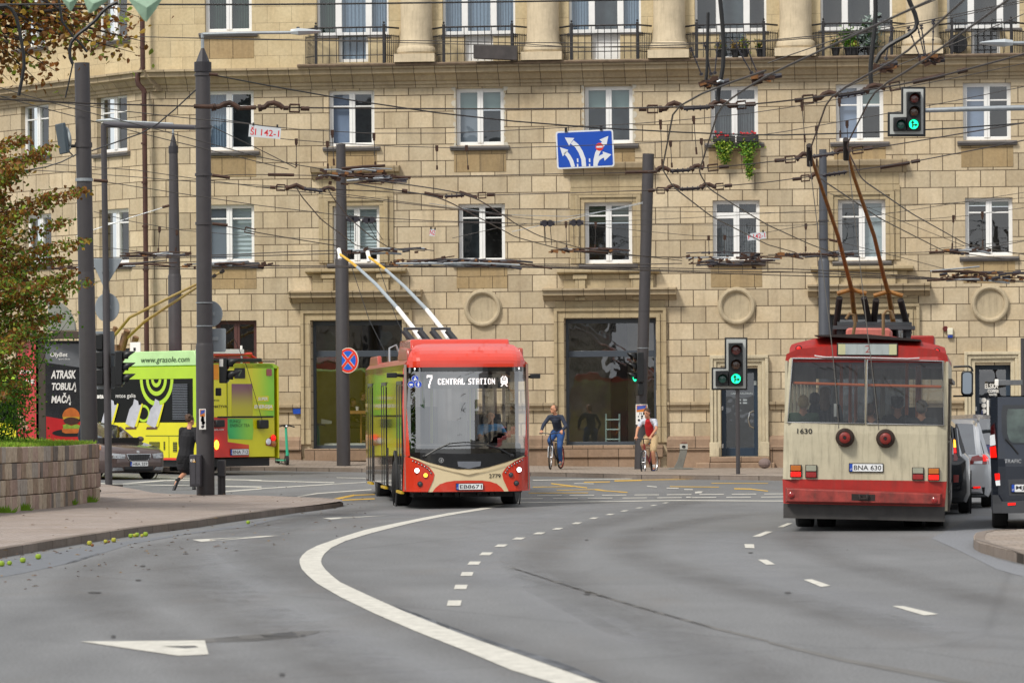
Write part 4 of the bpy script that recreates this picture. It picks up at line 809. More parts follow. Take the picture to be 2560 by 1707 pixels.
dots('display_destination','CENTRAL STATION',*rect(nf,1676,336,2202,392),DY,DISP,NB);dots('display_route','7',*rect(nf,1574,306,1626,424),DY,DISP,NB);dots('display_symbol','@',*rect(nf,2254,310,2318,410),DY,DISP,NB)
BLUES=M('pictogram_blue','2348b8',.4,var=0)
for i,(x,y)in enumerate(((1467,338),(1434,391),(1496,391))):
    cx,cz=nf(x,y);o=one(lambda m:m.patch(circ(cx,cz,.062),onf(.012),.3),'pictogram',BLUES,NB);one(lambda m:m.patch(circ(cx,cz,.066),onf(.009),.3),'pictogram_rim',WHITE,o)
    u=.012
    sh=[[[(-.01,.03),(.0,.04),(.01,.03),(.01,.0),(.03,-.0),(.04,-.035),(.03,-.035),(.02,-.012),(-.005,-.012),(-.01,0)],circ(-.008,-.02,.02,10)],[[(-.042,.012),(.03,.012),(.022,-.018),(-.03,-.018)],circ(-.02,-.03,.008,8),circ(.015,-.03,.008,8)],[circ(0,.036,.011,10),[(-.014,.022),(.014,.022),(.024,-.008),(.016,-.008),(.012,.006),(.012,-.044),(.002,-.044),(0,-.012),(-.002,-.044),(-.012,-.044),(-.012,.006),(-.016,-.008),(-.024,-.008)]]][i]
    one(lambda m:[m.patch([(cx+a,cz+c)for a,c in s],onf(.016),.3)for s in sh],'pictogram_figure',WHITE,o)
# wipers
for s in(-1,1):
    q=[nf(*p)for p in((1548,1052),(1660,985),(1780,932))];q2_=[nf(*p)for p in((1770,934),(1900,922),(2120,930))]
    if s>0:q=[(-x,z)for x,z in q];q2_=[(-x-.1,z-.06)for x,z in q2_];q[-1]=(q[-1][0],q[-1][1]-.04)
    o=one(lambda m:(m.tube([V((x,fy(x,z)-.05,z))for x,z in q],.016,6),m.sph((q[0][0],fy(*q[0])-.03,q[0][1]),(.05,.04,.04),10)),'wiper',BLACK,NB);one(lambda m:m.tube([V((x,fy(x,z)-.04,z))for x,z in q2_],.010,5),'wiper_blade',BLACK,o)
# underside, wheels
b=MB();b.b2(-1.0,1.2,.2,1.0,11.4,.5);b.b2(-1.1,.4,zlow-.02,1.1,.6,zlow+.1)
for x in(-.85,-.6,-.45,-.2,-.1,.25,.5,.6):b.b2(x,.8,zlow-.06-.05*rnd.random(),x+.08,1.1,zlow+.02)
b.sph((.08,2.8,.36),(.16,.3,.2),10);b.build('chassis',BLACK,NB)
for x,y,yw in((-1.1,2.75,R(-14)),(1.1,2.75,R(-14)),(-1.08,8.7,0),(1.08,8.7,0)):wheel(NB,x,y,.48,.30,1 if x>0 else-1,yaw=yw)
# doors on the kerb side and panel breaks on the other
DOORM=M('door_glass_gloss','1a1d1e',.02,var=.1,coat=1,spec=1);OGR0=glass('new_bus_side_glass',(.7,.73,.73),.06);FR_=M('door_frame_grey','3d3f42',.35,.4,var=.2)
for y0 in(.75,5.2,9.6):
    o=one(lambda m:(m.b2(-WX-.004,y0,.36,-WX-.02,y0+1.3,2.42),),'door',DOORM,NB)
    one(lambda m:[m.b2(-WX-.028,y0+a,.34,-WX-.0215,y0+a+.06,2.45)for a in(-.06,.62,1.28)]+[m.b2(-WX-.026,y0-.06,2.45,-WX-.01,y0+1.34,2.52)],'door_frame',FR_,o);one(lambda m:m.b2(-WX-.05,y0,.28,-WX+.02,y0+1.3,.33),'step_edge',M('step_yellow','c9a520',.5),o)
for y0,y1 in((2.3,5.0),(6.7,9.4),(11.1,11.9)):
    one(lambda m:m.b2(-WX-.003,y0,1.15,-WX-.014,y1,2.5),'side_window',DOORM,NB);one(lambda m:m.quad((WX-.02,y0,1.15),(WX-.02,y1,1.15),(WX-.02,y1,2.5),(WX-.02,y0,2.5)),'side_window',OGR0,NB)
one(lambda m:m.b2(-WX-.002,.36,zlow+.02,-WX-.012,12,1.1),'side_skirt',M('side_skirt_gloss','b8a890',.08,var=.06,coat=1),NB)if False else None
for s in(-1,1):
    one(lambda m:m.lathe([(.54,0),(.62,-s*.012),(.62,s*.01),(.54,s*.02)],(s*(WX+.02),2.75,.5),'X',28,cap=False),'wheel_arch',BLACK,NB,smooth=True)
# roof gear: fairings, cap, air box, aerial
for s in(-1,1):
    b=MB();b.prism([(.5,2.9),(.6,3.16),(2.6,3.22),(3.2,2.95)],s*1.16,s*1.06,'YZ');b.build('roof_fairing',FAIR,NB,bevel=.03);b=MB();b.prism([(9,2.9),(9.2,3.12),(11.5,3.12),(11.9,2.9)],s*1.16,s*1.06,'YZ');b.build('roof_fairing',FAIR,NB,bevel=.03)
one(lambda m:m.b2(-1.05,.8,2.98,1.05,3.0,3.16),'roof_deck',FAIR,NB,bevel=.03)
one(lambda m:m.prism([(1.6,3.14),(1.75,3.36),(4.6,3.38),(4.8,3.0),(1.6,3.0)],-1.0,1.0,'YZ'),'roof_equipment_box',BRED,NB,bevel=.04)
one(lambda m:[m.tube([(-1.1,6.2+.1*i,2.95),(-1.1,6.25,3.25),(-.95,6.4,3.32),(-.8,6.4,2.95)],.02,6)for i in(0,3)],'roof_rail',CHROME,NB)
one(lambda m:(m.tube([(-WX+.02,.5,2.62),(-WX-.28,.35,2.64)],.035,8),m.b2(-WX-.34,.28,2.58,-WX-.14,.42,2.68)),'camera_mirror',BLACK,NB,bevel=.02);one(lambda m:(m.tube([(WX-.02,.5,2.58),(WX+.2,.4,2.6)],.03,8),m.b2(WX+.04,.33,2.55,WX+.24,.43,2.64)),'camera_mirror',BLACK,NB,bevel=.02)
NBI=NBM.inverted();c1=zc(1,1);PY_=M('pole_yellow','d8a81c',.5,var=.1);PG_=M('pole_grey','a2abb0',.4,.2,var=.08)
for pts in(((1545,1540),(1440,1440),(1300,1262),(1100,1040),(930,885),(850,822),(770,765)),((1800,1540),(1700,1440),(1570,1278),(1360,1060),(1190,908),(1110,848),(1035,790))):
    w_=[NBI@P(*c1(*p),84.0+6*i/6)for i,p in enumerate(pts)];w_[0].z-=.12
    b=MB();b.mi=0;b.tube(w_[:3],[.06,.055,.05],10);b.mi=1;b.tube(w_[2:5],[.045,.04,.035],10);b.mi=2;b.tube(w_[4:],[.034,.03,.028],10)
    o=b.build('trolley_pole',[WHITE,PG_,PY_],NB,smooth=True);one(lambda m:m.tube([w_[-1]+V((.0,-.05,-.12)),w_[-1],w_[-1]+V((-.02,.1,.12))],.05,8),'collector_head',WHITE,o,smooth=True)
    c_=w_[0];one(lambda m:[m.tube([c_+V((dx,0,-.1)),c_+V((dx-.32,.1,.3))],.07,10)for dx in(-.12,.22)]+[m.tube([c_+V((-.45,.1,.34)),c_+V((-.02,.1,.34))],.03,8),m.b2(c_.x-.2,c_.y-.3,2.98,c_.x+.3,c_.y+.3,c_.z)],'pole_spring',GREYP,o,smooth=True)
    e=NBI@P(*c1(pts[4][0]-60 if pts[0][0]<1600 else pts[4][0]-70,860),88);one(lambda m:m.tube([e,e+V((.35,-1.0,-1.3)),e+V((.9,-2.2,-2.6))],.008,5),'pole_rope',BLACK,o)
# ---------------------------------------------------------------- old red and cream trolleybus, seen from the back
OBM,obl=frame(2161,58.4,R(-6.8),-.03,R(.7));OB=empty('trolleybus',obl,R(-6.8),'old red and cream trolleybus with rusty poles seen from the back','trolleybus','trolleybuses',roll=R(.7))
OBM=Matrix.Translation(obl)@Euler((0,R(.7),R(-6.8))).to_matrix().to_4x4()
w3=zc(3,2);oh=hit(OBM,1);of=lambda x,y:oh(*w3(x,y));OT=lambda*p:[of(*q)for q in p]
def oy(x,z):return .10*max(0,z-1.5)+.10*max(0,(abs(x)-1.12)/.13)**2+(.5*((z-2.62)/.35)**2 if z>2.62 else 0)
def ono(k):return lambda x,z:V((x,oy(x,z)-k,z))
OC=M('old_cream_paint','b4ac94',.55,var=.12,sc=3,dirt=.6,bump=.08,bsc=8);OR_=M('old_red_paint','981c14',.5,var=.22,sc=4,dirt=.5,bump=.1,bsc=9);RUST=M('rusty_bumper','86302a',.6,var=.5,sc=5,dirt=.7);SKIRT=M('black_rubber_skirt','3a3837',.6,var=.3,sc=4,dirt=.5);RUSTY=M('rusty_pole_paint','8c5c1c',.6,var=.4,sc=9,dirt=.6);DKI=M('dark_iron','2a2321',.6,.3,var=.3,sc=8);OG=glass('old_bus_glass',(.52,.54,.54),.05,dirt=.08);OGR=glass('old_bus_side_glass',(.6,.62,.62),.10)
OW=1.24
one(lambda m:m.patch(OT((145,745),(160,560),(172,400),(186,180),(192,140),(222,150),(205,400),(180,742),(884,752),(888,160),(912,162),(905,752),(1612,768),(1605,178),(1640,170),(1642,780),(1640,1283),(885,1272),(132,1262)),ono(0),.15),'rear_panel',OC,OB,smooth=True)
rb=OT((192,146),(190,60),(205,25),(240,10),(420,-35),(620,-58),(885,-64),(1150,-55),(1390,-8),(1560,30),(1620,50),(1634,90),(1634,172),(885,158))
one(lambda m:m.patch(rb,ono(.006),.12),'rear_roof_band',OR_,OB,smooth=True)
one(lambda m:m.patch(OT((130,1258),(885,1268),(1642,1280),(1622,1514),(885,1500),(138,1484)),ono(.004),.3),'rear_lower_band',OR_,OB)
bp_=OT((178,1345),(1582,1398),(1578,1486),(182,1462));
one(lambda m:m.add([V((x,-.02,z))for x,z in OT((160,1336),(1600,1390))]+[V((x,-.16,z))for x,z in bp_]+[V((x,-.02,z))for x,z in OT((1600,1500),(160,1476))],[(0,1,3,2),(2,3,4,5),(5,4,6,7),(0,2,5,7),(1,6,4,3)]),'rear_bumper',RUST,OB,bevel=.01)
for x,y in((217,1404),(1528,1452)):cx,cz=of(x,y);one(lambda m:m.lathe([(.045,.02),(.045,-.02),(.03,-.03)],(cx,-.16,cz),'Y',20),'bumper_reflector',LAMPR,OB,smooth=True)
one(lambda m:(m.patch(OT((770,1392),(985,1400),(985,1458),(770,1452)),lambda x,z:V((x,-.165,z)),1),m.tube([V((*of(845,1400)[:1],-.19,of(845,1400)[1])),V((of(850,1440)[0],-.22,of(850,1440)[1])),V((of(910,1440)[0],-.22,of(910,1440)[1])),V((of(918,1400)[0],-.19,of(918,1400)[1]))],.025,6)),'towing_hook',DKI,OB)
one(lambda m:m.patch(OT((140,1484),(1622,1514),(1622,1652),(885,1632),(140,1618)),lambda x,z:V((x,.03,z)),.4),'mud_skirt',SKIRT,OB)
for q in(((222,152),(888,160),(884,750),(180,740)),((912,163),(1604,178),(1612,766),(905,752))):
    z_=OT(*q);o=one(lambda m:m.patch(z_,ono(-.03),.3),'rear_window',OG,OB,smooth=True)
    one(lambda m:(m.tube([V((x,oy(x,z)-.012,z))for x,z in z_+z_[:2]],.014,6)),'window_seal',BLACK,o);one(lambda m:m.tube([V((x,oy(x,z)-.022,z))for x,z in z_+z_[:1]],.009,6),'window_trim',CHROME,o)
# sides, roof, floor, front end with windscreen
b=MB();zr_=2.74
b.mi=0
for s in(-1,1):
    b.b2(s*OW,.12,.35,s*(OW-.04),11.2,1.42);b.b2(s*OW,.12,2.28,s*(OW-.04),11.2,2.62)
    for y in(.12,1.6,3.0,4.4,5.8,7.2,8.6,10.0,11.05):b.b2(s*OW,y,1.42,s*(OW-.04),y+.12,2.28)
b.b2(-OW,11.16,.35,OW,11.2,1.3);b.b2(-OW,11.16,2.4,OW,11.2,2.75);b.b2(-.04,11.16,1.3,.04,11.2,2.4)
b.mi=1;b.loft([[V((x,y,z))for x,z in sym([(-OW,2.6),(-1.22,2.72),(-1.05,2.80),(-.5,2.86)])]for y in(.14,11.2)])
b.mi=2;b.b2(-OW+.04,.1,.82,OW-.04,11.1,.88);b.b2(-1.1,.4,.25,1.1,10.8,.8)
b.build('body',[OC,OR_,DARK],OB)
for s in(-1,1):one(lambda m:m.quad((s*(OW-.02),.2,1.42),(s*(OW-.02),11.1,1.42),(s*(OW-.02),11.1,2.28),(s*(OW-.02),.2,2.28)),'side_window',OGR,OB)
for x0,x1 in((-OW+.06,-.04),(.04,OW-.06)):one(lambda m:m.quad((x0,11.15,1.3),(x1,11.15,1.3),(x1,11.15,2.4),(x0,11.15,2.4)),'windscreen',OGR,OB)
one(lambda m:(m.b2(OW+.002,.15,.34,OW+.03,11,.62),m.b2(OW+.002,.15,.66,OW+.018,11,1.38),m.b2(OW+.001,.14,2.3,OW+.06,11,2.36),m.b2(OW+.001,.14,1.42,OW+.03,.26,2.28)),'side_trim',M('side_trim_dark','3b3530',.4,.5,var=.4,sc=5),OB)
ORG=M('orange_rail','f0701c',.45,var=.12);
bar_=OT((226,378),(885,398),(1590,414))
one(lambda m:(m.tube([V((x,.16,z))for x,z in bar_],.022,8)),'window_rail',ORG,OB,smooth=True)
for x,y in((650,1.4),(715,2.6),(740,4.5),(1245,1.8),(1325,4.4),(1265,7)):cx=of(x,500)[0]*(1+y/58);one(lambda m:m.tube([(cx,y,.88),(cx,y,2.72)],.026,8),'grab_pole',ORG,OB,smooth=True)
b=MB()
for y in(.75,1.9,3.1,4.3,6.5,8):
    for x in(-.85,.85):b.b2(x-.34,y+.05,.88,x+.34,y+.5,1.3);b.b2(x-.34,y-.04,1.3,x+.34,y+.04,1.66)
b.b2(.25,10.2,.88,1.1,10.5,1.9);b.build('passenger_seats',M('seat_brown','2b2422',.8,var=.3),OB)
one(lambda m:m.prism(rrect(of(597,0)[0],of(0,685)[1],of(622,0)[0],of(0,565)[1],.01),.5,.53),'ticket_machine',WHITE,OB)
# route box
a,e,c,g=rect(of,630,12,1190,128)
o=one(lambda m:m.prism([(a,e),(c,e-.0),(c,g-.0),(a,g)],oy(0,2.7)-.0-.03,.14),'route_box',BLACK,OB,bevel=.006);yy=oy(0,2.7)-.034
a2,e2,c2_,g2_=rect(of,642,22,1180,118);one(lambda m:m.prism([(a2,e2),(c2_,e2),(c2_,g2_),(a2,g2_)],yy,yy-.004),'route_blind',M('route_blind_cream','b9b890',.4),o)
a3,e3_,c3,g3=rect(of,708,22,1110,118);one(lambda m:m.prism([(a3,e3_),(c3,e3_),(c3,g3),(a3,g3)],yy-.005,yy-.008),'route_glass',M('route_glass_grey','9aa3a2',.25,var=.15,dirt=.3,coat=1),o)
txt('route_number','2',*rect(of,890,34,940,100),yy-.011,M('route_red','8e2a26',.5),o,bold=-.01)
for x,y in((275,60),(1548,86)):cx,cz=of(x,y);o=one(lambda m:m.lathe([(.05,.02),(.05,-.03),(.036,-.035)],(cx,oy(cx,cz),cz),'Y',18),'marker_lamp',DKI,OB,smooth=True);one(lambda m:m.sph((cx,oy(cx,cz)-.03,cz),(.034,.03,.034),12),'lens',LAMPON,o,smooth=True)
one(lambda m:m.tube([V((x,oy(x,z)-.05,z))for x,z in OT((425,128),(520,142),(885,146),(1280,156),(1390,150))],.011,6),'rear_rain_rail',CHROME,OB)
txt('fleet_number','1630',*rect(of,268,796,406,844),-.006,INK,OB,bold=.012)
for x,y in((708,880),(1080,888)):
    cx,cz=of(x,y);o=one(lambda m:m.lathe([(.142,.0),(.145,-.05),(.135,-.10),(.115,-.12)],(cx,0,cz),'Y',28),'rope_reel',M('reel_rust','33241d',.6,.2,var=.4,sc=10),OB,smooth=True);one(lambda m:m.lathe([(.088,-.121),(.084,-.15),(.075,-.165),(.08,-.185),(.05,-.2),(.03,-.2),(.02,-.19)],(cx,0,cz),'Y',28),'reel_cap',M('reel_red','7c211b',.45,var=.3,sc=12,dirt=.5),o,smooth=True)
    one(lambda m:m.lathe([(.022,-.195),(.022,-.206)],(cx,0,cz),'Y',12),'reel_bolt',BLACK,o)
plate(OB,'BNA 630',*of(901,1155),-.012,w=.50,h=.112)
for x0,y0,x1,y1,ca,cb in((203,1128,310,1244,AMBOFF,LAMPON),(343,1130,452,1250,CLEAR_L,LAMPR),(1322,1152,1432,1269,CLEAR_L,LAMPR),(1468,1156,1576,1273,AMBOFF,LAMPON)):
    a,e,c,g=rect(of,x0,y0,x1,y1);zm=e+(g-e)*.48;o=one(lambda m:m.prism([(a,e),(c,e),(c,g),(a,g)],0,-.03),'tail_lamp',DKI,OB,bevel=.006)
    one(lambda m:m.prism(rrect(a+.012,zm+.008,c-.012,g-.01,.01),-.031,-.05),'upper_lens',ca,o,bevel=.006);one(lambda m:m.prism(rrect(a+.012,e+.01,c-.012,zm-.006,.01),-.031,-.05),'lower_lens',cb,o,bevel=.006)
for x,y in((-1.02,2.5),(1.02,2.5),(-.68,2.5),(.68,2.5),(-1.02,8.4),(1.02,8.4)):wheel(OB,x,y,.49,.28,1 if x>0 else-1)
# mirror on its arm, near the front right corner
mh=hit(OBM,1,11.0);mf=lambda x,y:mh(*w3(x,y));q=[mf(*p)for p in((1700,232),(1760,228),(1840,226),(1868,240),(1880,275))]
o=one(lambda m:(m.tube([V((x,11,z))for x,z in q],.022,6),m.tube([V((mf(*p)[0],11,mf(*p)[1]))for p in((1700,500),(1870,498),(1880,470))],.018,6)),'mirror_arm',BLACK,OB);a,e,c,g=rect(mf,1772,268,1884,494);o=one(lambda m:m.prism(rrect(a,e,c,g,.06),11.05,10.95),'mirror',BLACK,o,bevel=.02);one(lambda m:m.prism(rrect(a+.03,e+.03,c-.03,g-.03,.05),10.946,10.94),'mirror_glass',M('mirror_silver','9aa4ad',.03,1,var=0),o)
# roof gear and poles
OBI=OBM.inverted();w31,w30=zc(3,1),zc(3,0)
one(lambda m:(m.prism(OT((420,-64),(420,-54),(1400,-8),(1400,-22),(885,-74)),.3,4.5),),'roof_walkway',DKI,OB)
zc_=lambda x,y,D_:OBI@P(*w31(x,y),D_)
a=zc_(725,1508,62);c=zc_(1135,1450,62);one(lambda m:m.prism(rrect(a.x,a.z-.1,c.x,c.z,.06),3.0,4.6),'roof_box',M('salmon_box','b8665a',.6,var=.15,dirt=.3),OB,bevel=.03)
a=zc_(1320,1580,60.5);c=zc_(1530,1522,60.5);one(lambda m:m.b2(a.x,1.2,a.z-.1,c.x,3.4,c.z),'roof_vent',OR_,OB,bevel=.02)
b=MB()
for y0,x0,x1,yy_ in((4.8,600,1350,1440),(5.4,640,1320,1405)):
    a=zc_(x0,yy_,58.4+y0);c=zc_(x1,yy_+4,58.4+y0);b.b2(a.x,y0-.3,a.z-.03,c.x,y0+.3,a.z+.03)
    for x in(a.x+.1,c.x-.1):b.b2(x-.04,y0-.2,2.7,x+.04,y0+.2,a.z-.032)
b.build('pole_platform',GREYP,OB)
for base,pts in(((805,1420),[(805,1400),(785,1260),(770,1100),(735,960),(640,590),(470,90)]),((1150,1430),[(1150,1400),(1130,1260),(1105,1120),(1060,960),(975,600),(790,60)])):
    tip_=w30(381,1400)if base[0]<1000 else w30(716,1345);Ds=[64.0,63.8,63.4,62.9,61.5,59.6]
    w_=[OBI@P(*w31(*p),D_)for p,D_ in zip(pts,Ds)]+[OBI@P(*tip_,58.6)]
    b=MB();b.tube(w_,[.044,.042,.04,.037,.033,.029,.024],10);o=b.build('trolley_pole',RUSTY,OB,smooth=True)
    one(lambda m:(m.tube([w_[-1]+V((0,.1,-.2)),w_[-1],w_[-1]+V((0,-.12,.1))],.045,8)),'collector_head',DKI,o,smooth=True)
    t_=w_[2];k_=w_[1]
    one(lambda m:[m.tube([k_+V((dx*1.5,-.05,-.42)),t_+V((dx,-.05,-.12))],.055,10)for dx in(-.2,.2)],'pole_spring',DKI,o,smooth=True);one(lambda m:m.tube([t_+V((-.24,-.05,-.05)),t_+V((0,-.05,.02)),t_+V((.24,-.05,-.05))],.035,8),'spring_yoke',RUSTY,o,smooth=True)
    one(lambda m:(m.lathe([(.16,2.75),(.16,2.95),(.1,3.0),(.08,k_.z-.3)],(w_[0].x,w_[0].y,0),'Z',16),),'pole_base',DKI,o,smooth=True)
    hx0=800 if base[0]<1000 else 1058;hk=[(hx0-20,1510),(hx0,1400),(hx0-10,1325),(hx0-50,1310),(hx0-85,1360)]if base[0]<1000 else[(hx0,1510),(hx0,1320),(hx0+30,1283),(hx0+70,1290),(hx0+95,1360)]
    one(lambda m:m.tube([OBI@P(*w31(*p),59.2)for p in hk],.026,8),'pole_hook',M('brass_hook','7c6140',.5,.3,var=.3),o,smooth=True)
    rr=[OBI@P(*w30(381 if base[0]<1000 else 740,1480),58.5)]+[OBI@P(*p,D_)for p,D_ in(((w31(575,1500),58.2),(w3(597,140),58.1),(w3(622,420),58.1),(w3(650,800),58.15))if base[0]<1000 else((w31(770,200),58.4),(w31(915,1500),58.2),(w3(945,160),58.1),(w3(975,420),58.1),(w3(1018,810),58.1)))]
    one(lambda m:m.tube(rr,.007,5),'pole_rope',M('rope_grey','5d5a55',.8),o)
# ---------------------------------------------------------------- lime advert trolleybus turning on the left
LBz=gz(-8.2,103)-.02;LBM,lbl=frame(520,103,R(44),LBz);LB=empty('trolleybus',lbl,R(44),'lime green and yellow advert trolleybus turning behind the lamp posts','trolleybus','trolleybuses')
qa=lambda x,y:(220+x/3.484,800+y/3.484);sh_=hit(LBM,0);rh_=hit(LBM,1)
LS=lambda*p:[sh_(*qa(*q))for q in p];LR=lambda*p:[rh_(*qa(*q))for q in p]
ls=lambda x,y:sh_(*qa(x,y));lr=lambda x,y:rh_(*qa(x,y))
ons=lambda k:(lambda y,z:V((-k,y,z)));onr=lambda k:(lambda x,z:V((x,-k,z)))
LIME=M('lime_wrap','a8cc1c',.3,var=.10,sc=.8,coat=.4);LYEL=M('yellow_wrap','d6cf10',.3,var=.06,sc=1,coat=.4);PALEG=M('pale_green_wrap','b4dc98',.3,var=.18,sc=.7,coat=.4);WBLK=M('black_wrap','0e100e',.35,var=.2,spec=.2);LRED=M('advert_red','d0301c',.3,var=.1,coat=.4);LORG=M('advert_orange','dc8a18',.35);PURP=M('advert_purple','80506a',.4,var=.25,sc=2);PGRN=M('advert_green','3fae4c',.4,var=.2,sc=2);KHAKI=M('advert_khaki','b09a3c',.4,var=.3,sc=1.5);BRN=M('advert_brown','5a3a30',.5);BAGG=M('advert_bag','b2b4bc',.4,var=.15,sc=4)
z0_=ls(700,1208)[1];zw0,zw1=ls(700,892)[1],ls(700,511)[1];zt_=ls(700,408)[1];zh=ls(700,269)[1];LL=12.0
b=MB();b.mi=0;b.b2(0,.0,z0_,.05,LL,zw0);b.mi=1;b.b2(0,0,zw1,.05,LL,zt_);b.b2(0,0,zw0,.05,ls(914,700)[0],zw1)
b.mi=2;b.b2(.004,ls(914,700)[0],zw0,.045,LL,zw1)
b.mi=0;b.b2(2.45,0,z0_,2.5,LL,zt_);b.b2(0,LL,z0_,2.5,LL+.05,zt_)
b.mi=1;b.loft([[V((x,y,z))for x,z in((.0,zt_-.05),(.05,zt_+.02),(.2,zt_+.08),(2.3,zt_+.08),(2.45,zt_+.02),(2.5,zt_-.05))]for y in(0,LL)])
b.mi=3;b.b2(.1,.3,.25,2.4,LL-.2,z0_);b.b2(.0,.02,z0_-.05,.02,LL,z0_-.002)
b.build('body',[LYEL,LIME,WBLK,LRED if False else BLACK],LB)
ya,yb=ls(960,400)[0],ls(300,300)[0]
one(lambda m:m.prism([(ya,zt_+.03),(ls(920,280)[0],zh),(yb,zh),(yb+.35,zt_+.03)],.01,.12,'YZ'),'roof_fairing',PALEG,LB,bevel=.02)
def sr(f,x0,y0,x1,y1):a=f(x0,(y0+y1)/2);c=f(x1,(y0+y1)/2);return a[0],f((x0+x1)/2,y1)[1],c[0],f((x0+x1)/2,y0)[1]
TS=lambda nm,s,bx,mat,k=.008,**kw:txt(nm,s,*sr(ls,*bx),0,mat,LB,fn=ons(k),**kw)
TS('side_lettering','www.grasole.com',(462,318,884,382),M('advert_ink','23401f',.5),shear=.18);TS('side_lettering','mtos galia',(244,640,416,686),WHITE);TS('side_lettering','mikata',(12,640,138,682),WHITE,bold=.03)
rc_=ls(598,515);rr0=abs(ls(453,515)[0]-rc_[0])
def half(r):return[(rc_[0]+r*cos(a),rc_[1]+r*sin(a))for a in[pi+pi*k/24 for k in range(25)]]
b=MB();mats_=[LIME,WBLK]
for i,k in enumerate((1,.83,.62,.46,.30,.15)):b.mi=i%2;b.patch(half(rr0*k),ons(.004+.003*i),.5)
b.build('ring_emblem',mats_,LB)
for ox in(0,183,-213):
    b=MB();b.mi=0;b.patch(LS((330+ox,900),(345+ox,845),(365+ox,775),(395+ox,735),(405+ox,685),(440+ox,705),(445+ox,740),(470+ox,735),(455+ox,790),(405+ox,938),(370+ox,925)),ons(.014),1)
    b.mi=1;b.patch(LS((472+ox,725),(484+ox,730),(432+ox,930),(412+ox,925)),ons(.018),1);b.mi=2;b.patch(LS((466+ox,728),(474+ox,724),(420+ox,950),(325+ox,952),(332+ox,930),(400+ox,930)),ons(.010),1)
    b.build('bag_graphic',[BAGG,LYEL,BRN],LB)
cx,cz=ls(484,812);b=MB();b.patch(circ(cx,cz,.28,24,.24),ons(.006),1);b.mi=1;b.patch(circ(cx,cz,.21,24,.17),ons(.008),1);b.build('cup_graphic',[LIME,WBLK],LB)
a,e,c,g=sr(ls,742,552,872,866);n=22
one(lambda m:[m.b2(-.03,a,e+(g-e)*(i+.2)/n,-.002,c,e+(g-e)*(i+.62)/n)for i in range(n)],'louvre_grille',M('louvre_grey','6f747c',.4,.3),LB)
for bx in((535,1060,625,1112),(660,1058,672,1130),(742,1062,776,1146)):
    a,e,c,g=sr(ls,*bx);o=one(lambda m:m.b2(-.01,a,e,-.002,c,g),'vent',BLACK,LB);one(lambda m:[m.b2(-.02,a+.01*(1 if c>a else-1),e+(g-e)*(i+.1)/5,-.011,c,e+(g-e)*(i+.5)/5)for i in range(5)],'vent_slat',M('vent_olive','8a8a20',.5),o)
one(lambda m:(m.b2(-.006,ls(503,1008)[0],ls(503,1010)[1],-.001,ls(800,1008)[0],ls(503,1003)[1]),m.b2(-.006,ls(706,1100)[0]-.01,z0_,-.001,ls(706,1100)[0]+.01,ls(706,1010)[1])),'panel_joint',M('joint_olive','5f6a10',.6),LB)
one(lambda m:m.b2(-.01,.0,z0_-.03,.0,LL,z0_+.03),'red_edge_strip',LRED,LB)
# rear end
xr=lr(1622,700)[0];b=MB();b.mi=0
zl=lr(1300,843)[1];ztr=lr(1400,381)[1];zbr=lr(1400,1190)[1];RX=lambda x:lr(x,700)[0]
b.patch([(0.0,zl),(RX(1435),zl),(RX(1435),ztr),(.05,ztr)],onr(0),.5);b.mi=1;b.patch([(RX(1435),zl),(xr,zl),(xr,ztr-.12),(xr-.06,ztr-.03),(xr-.15,ztr),(RX(1435),ztr)],onr(0),.3)
b.mi=2;b.patch([(0,zbr),(RX(1400),zbr),(RX(1400),lr(1400,1085)[1]),(RX(1215),lr(1215,1060)[1]),(RX(1215),zl),(0,zl)],onr(0),.5);b.mi=0;b.patch([(RX(1400),zbr),(xr,zbr),(xr,zl),(RX(1215),zl),(RX(1215),lr(1215,1060)[1]),(RX(1400),lr(1400,1085)[1])],onr(0),.3)
b.mi=3;b.patch([(0,lr(1130,520)[1]),(RX(1140),lr(1130,520)[1]),(RX(1140),ztr-.02),(.02,ztr-.02)],onr(.004),1)
b.build('rear_panel',[LYEL,gradient('rear_lime_run','cfd414','86cc2c','X',RX(1430),RX(1610)),gradient('rear_red_run','c8281c','d8501c','X',RX(1250),RX(1420)),LORG],LB)
def rr_(nm,bx,mat,k=.006,par=None,dep=.01):
    a,e,c,g=sr(lr,*bx);return one(lambda m:m.prism(rrect(a,e,c,g,min(.03,abs(c-a)*.2)),-k,-k-dep),nm,mat,par or LB)
o=rr_('rear_display',(1273,418,1366,508),BLACK);txt('display_digit','7',*sr(lr,1300,434,1340,490),-.02,M('dim_digit','56624a',.6),o,bold=.03)
b=MB();b.mi=0;b.patch(LR((1250,555),(1430,555),(1432,690),(1432,835),(1250,835)),onr(.006),.3);b.mi=2;b.patch(LR((1215,858),(1434,858),(1440,960),(1432,1040),(1225,1034),(1214,960)),onr(.006),.3);b.build('pouch_graphic',[gradient('pouch_run','b8b020','7a4a5c','Z',lr(1300,800)[1],lr(1300,560)[1]),KHAKI,gradient('pouch_low_run','2fae5c','8ec838','X',RX(1230),RX(1430))],LB)
DG=M('advert_dark_green','2b3f22',.5)
txt('rear_lettering','FUNGI',*sr(lr,1234,868,1325,895),0,DG,LB,fn=onr(.012));txt('rear_lettering','ENERGY TEA',*sr(lr,1236,902,1406,930),0,DG,LB,fn=onr(.012))
one(lambda m:m.patch(LR((1445,660),(1572,660),(1572,708),(1445,708)),onr(.008),1),'slogan_band',LYEL,LB);one(lambda m:m.patch(LR((1440,728),(1612,738),(1612,788),(1440,776)),onr(.008),1),'slogan_band',LYEL,LB)
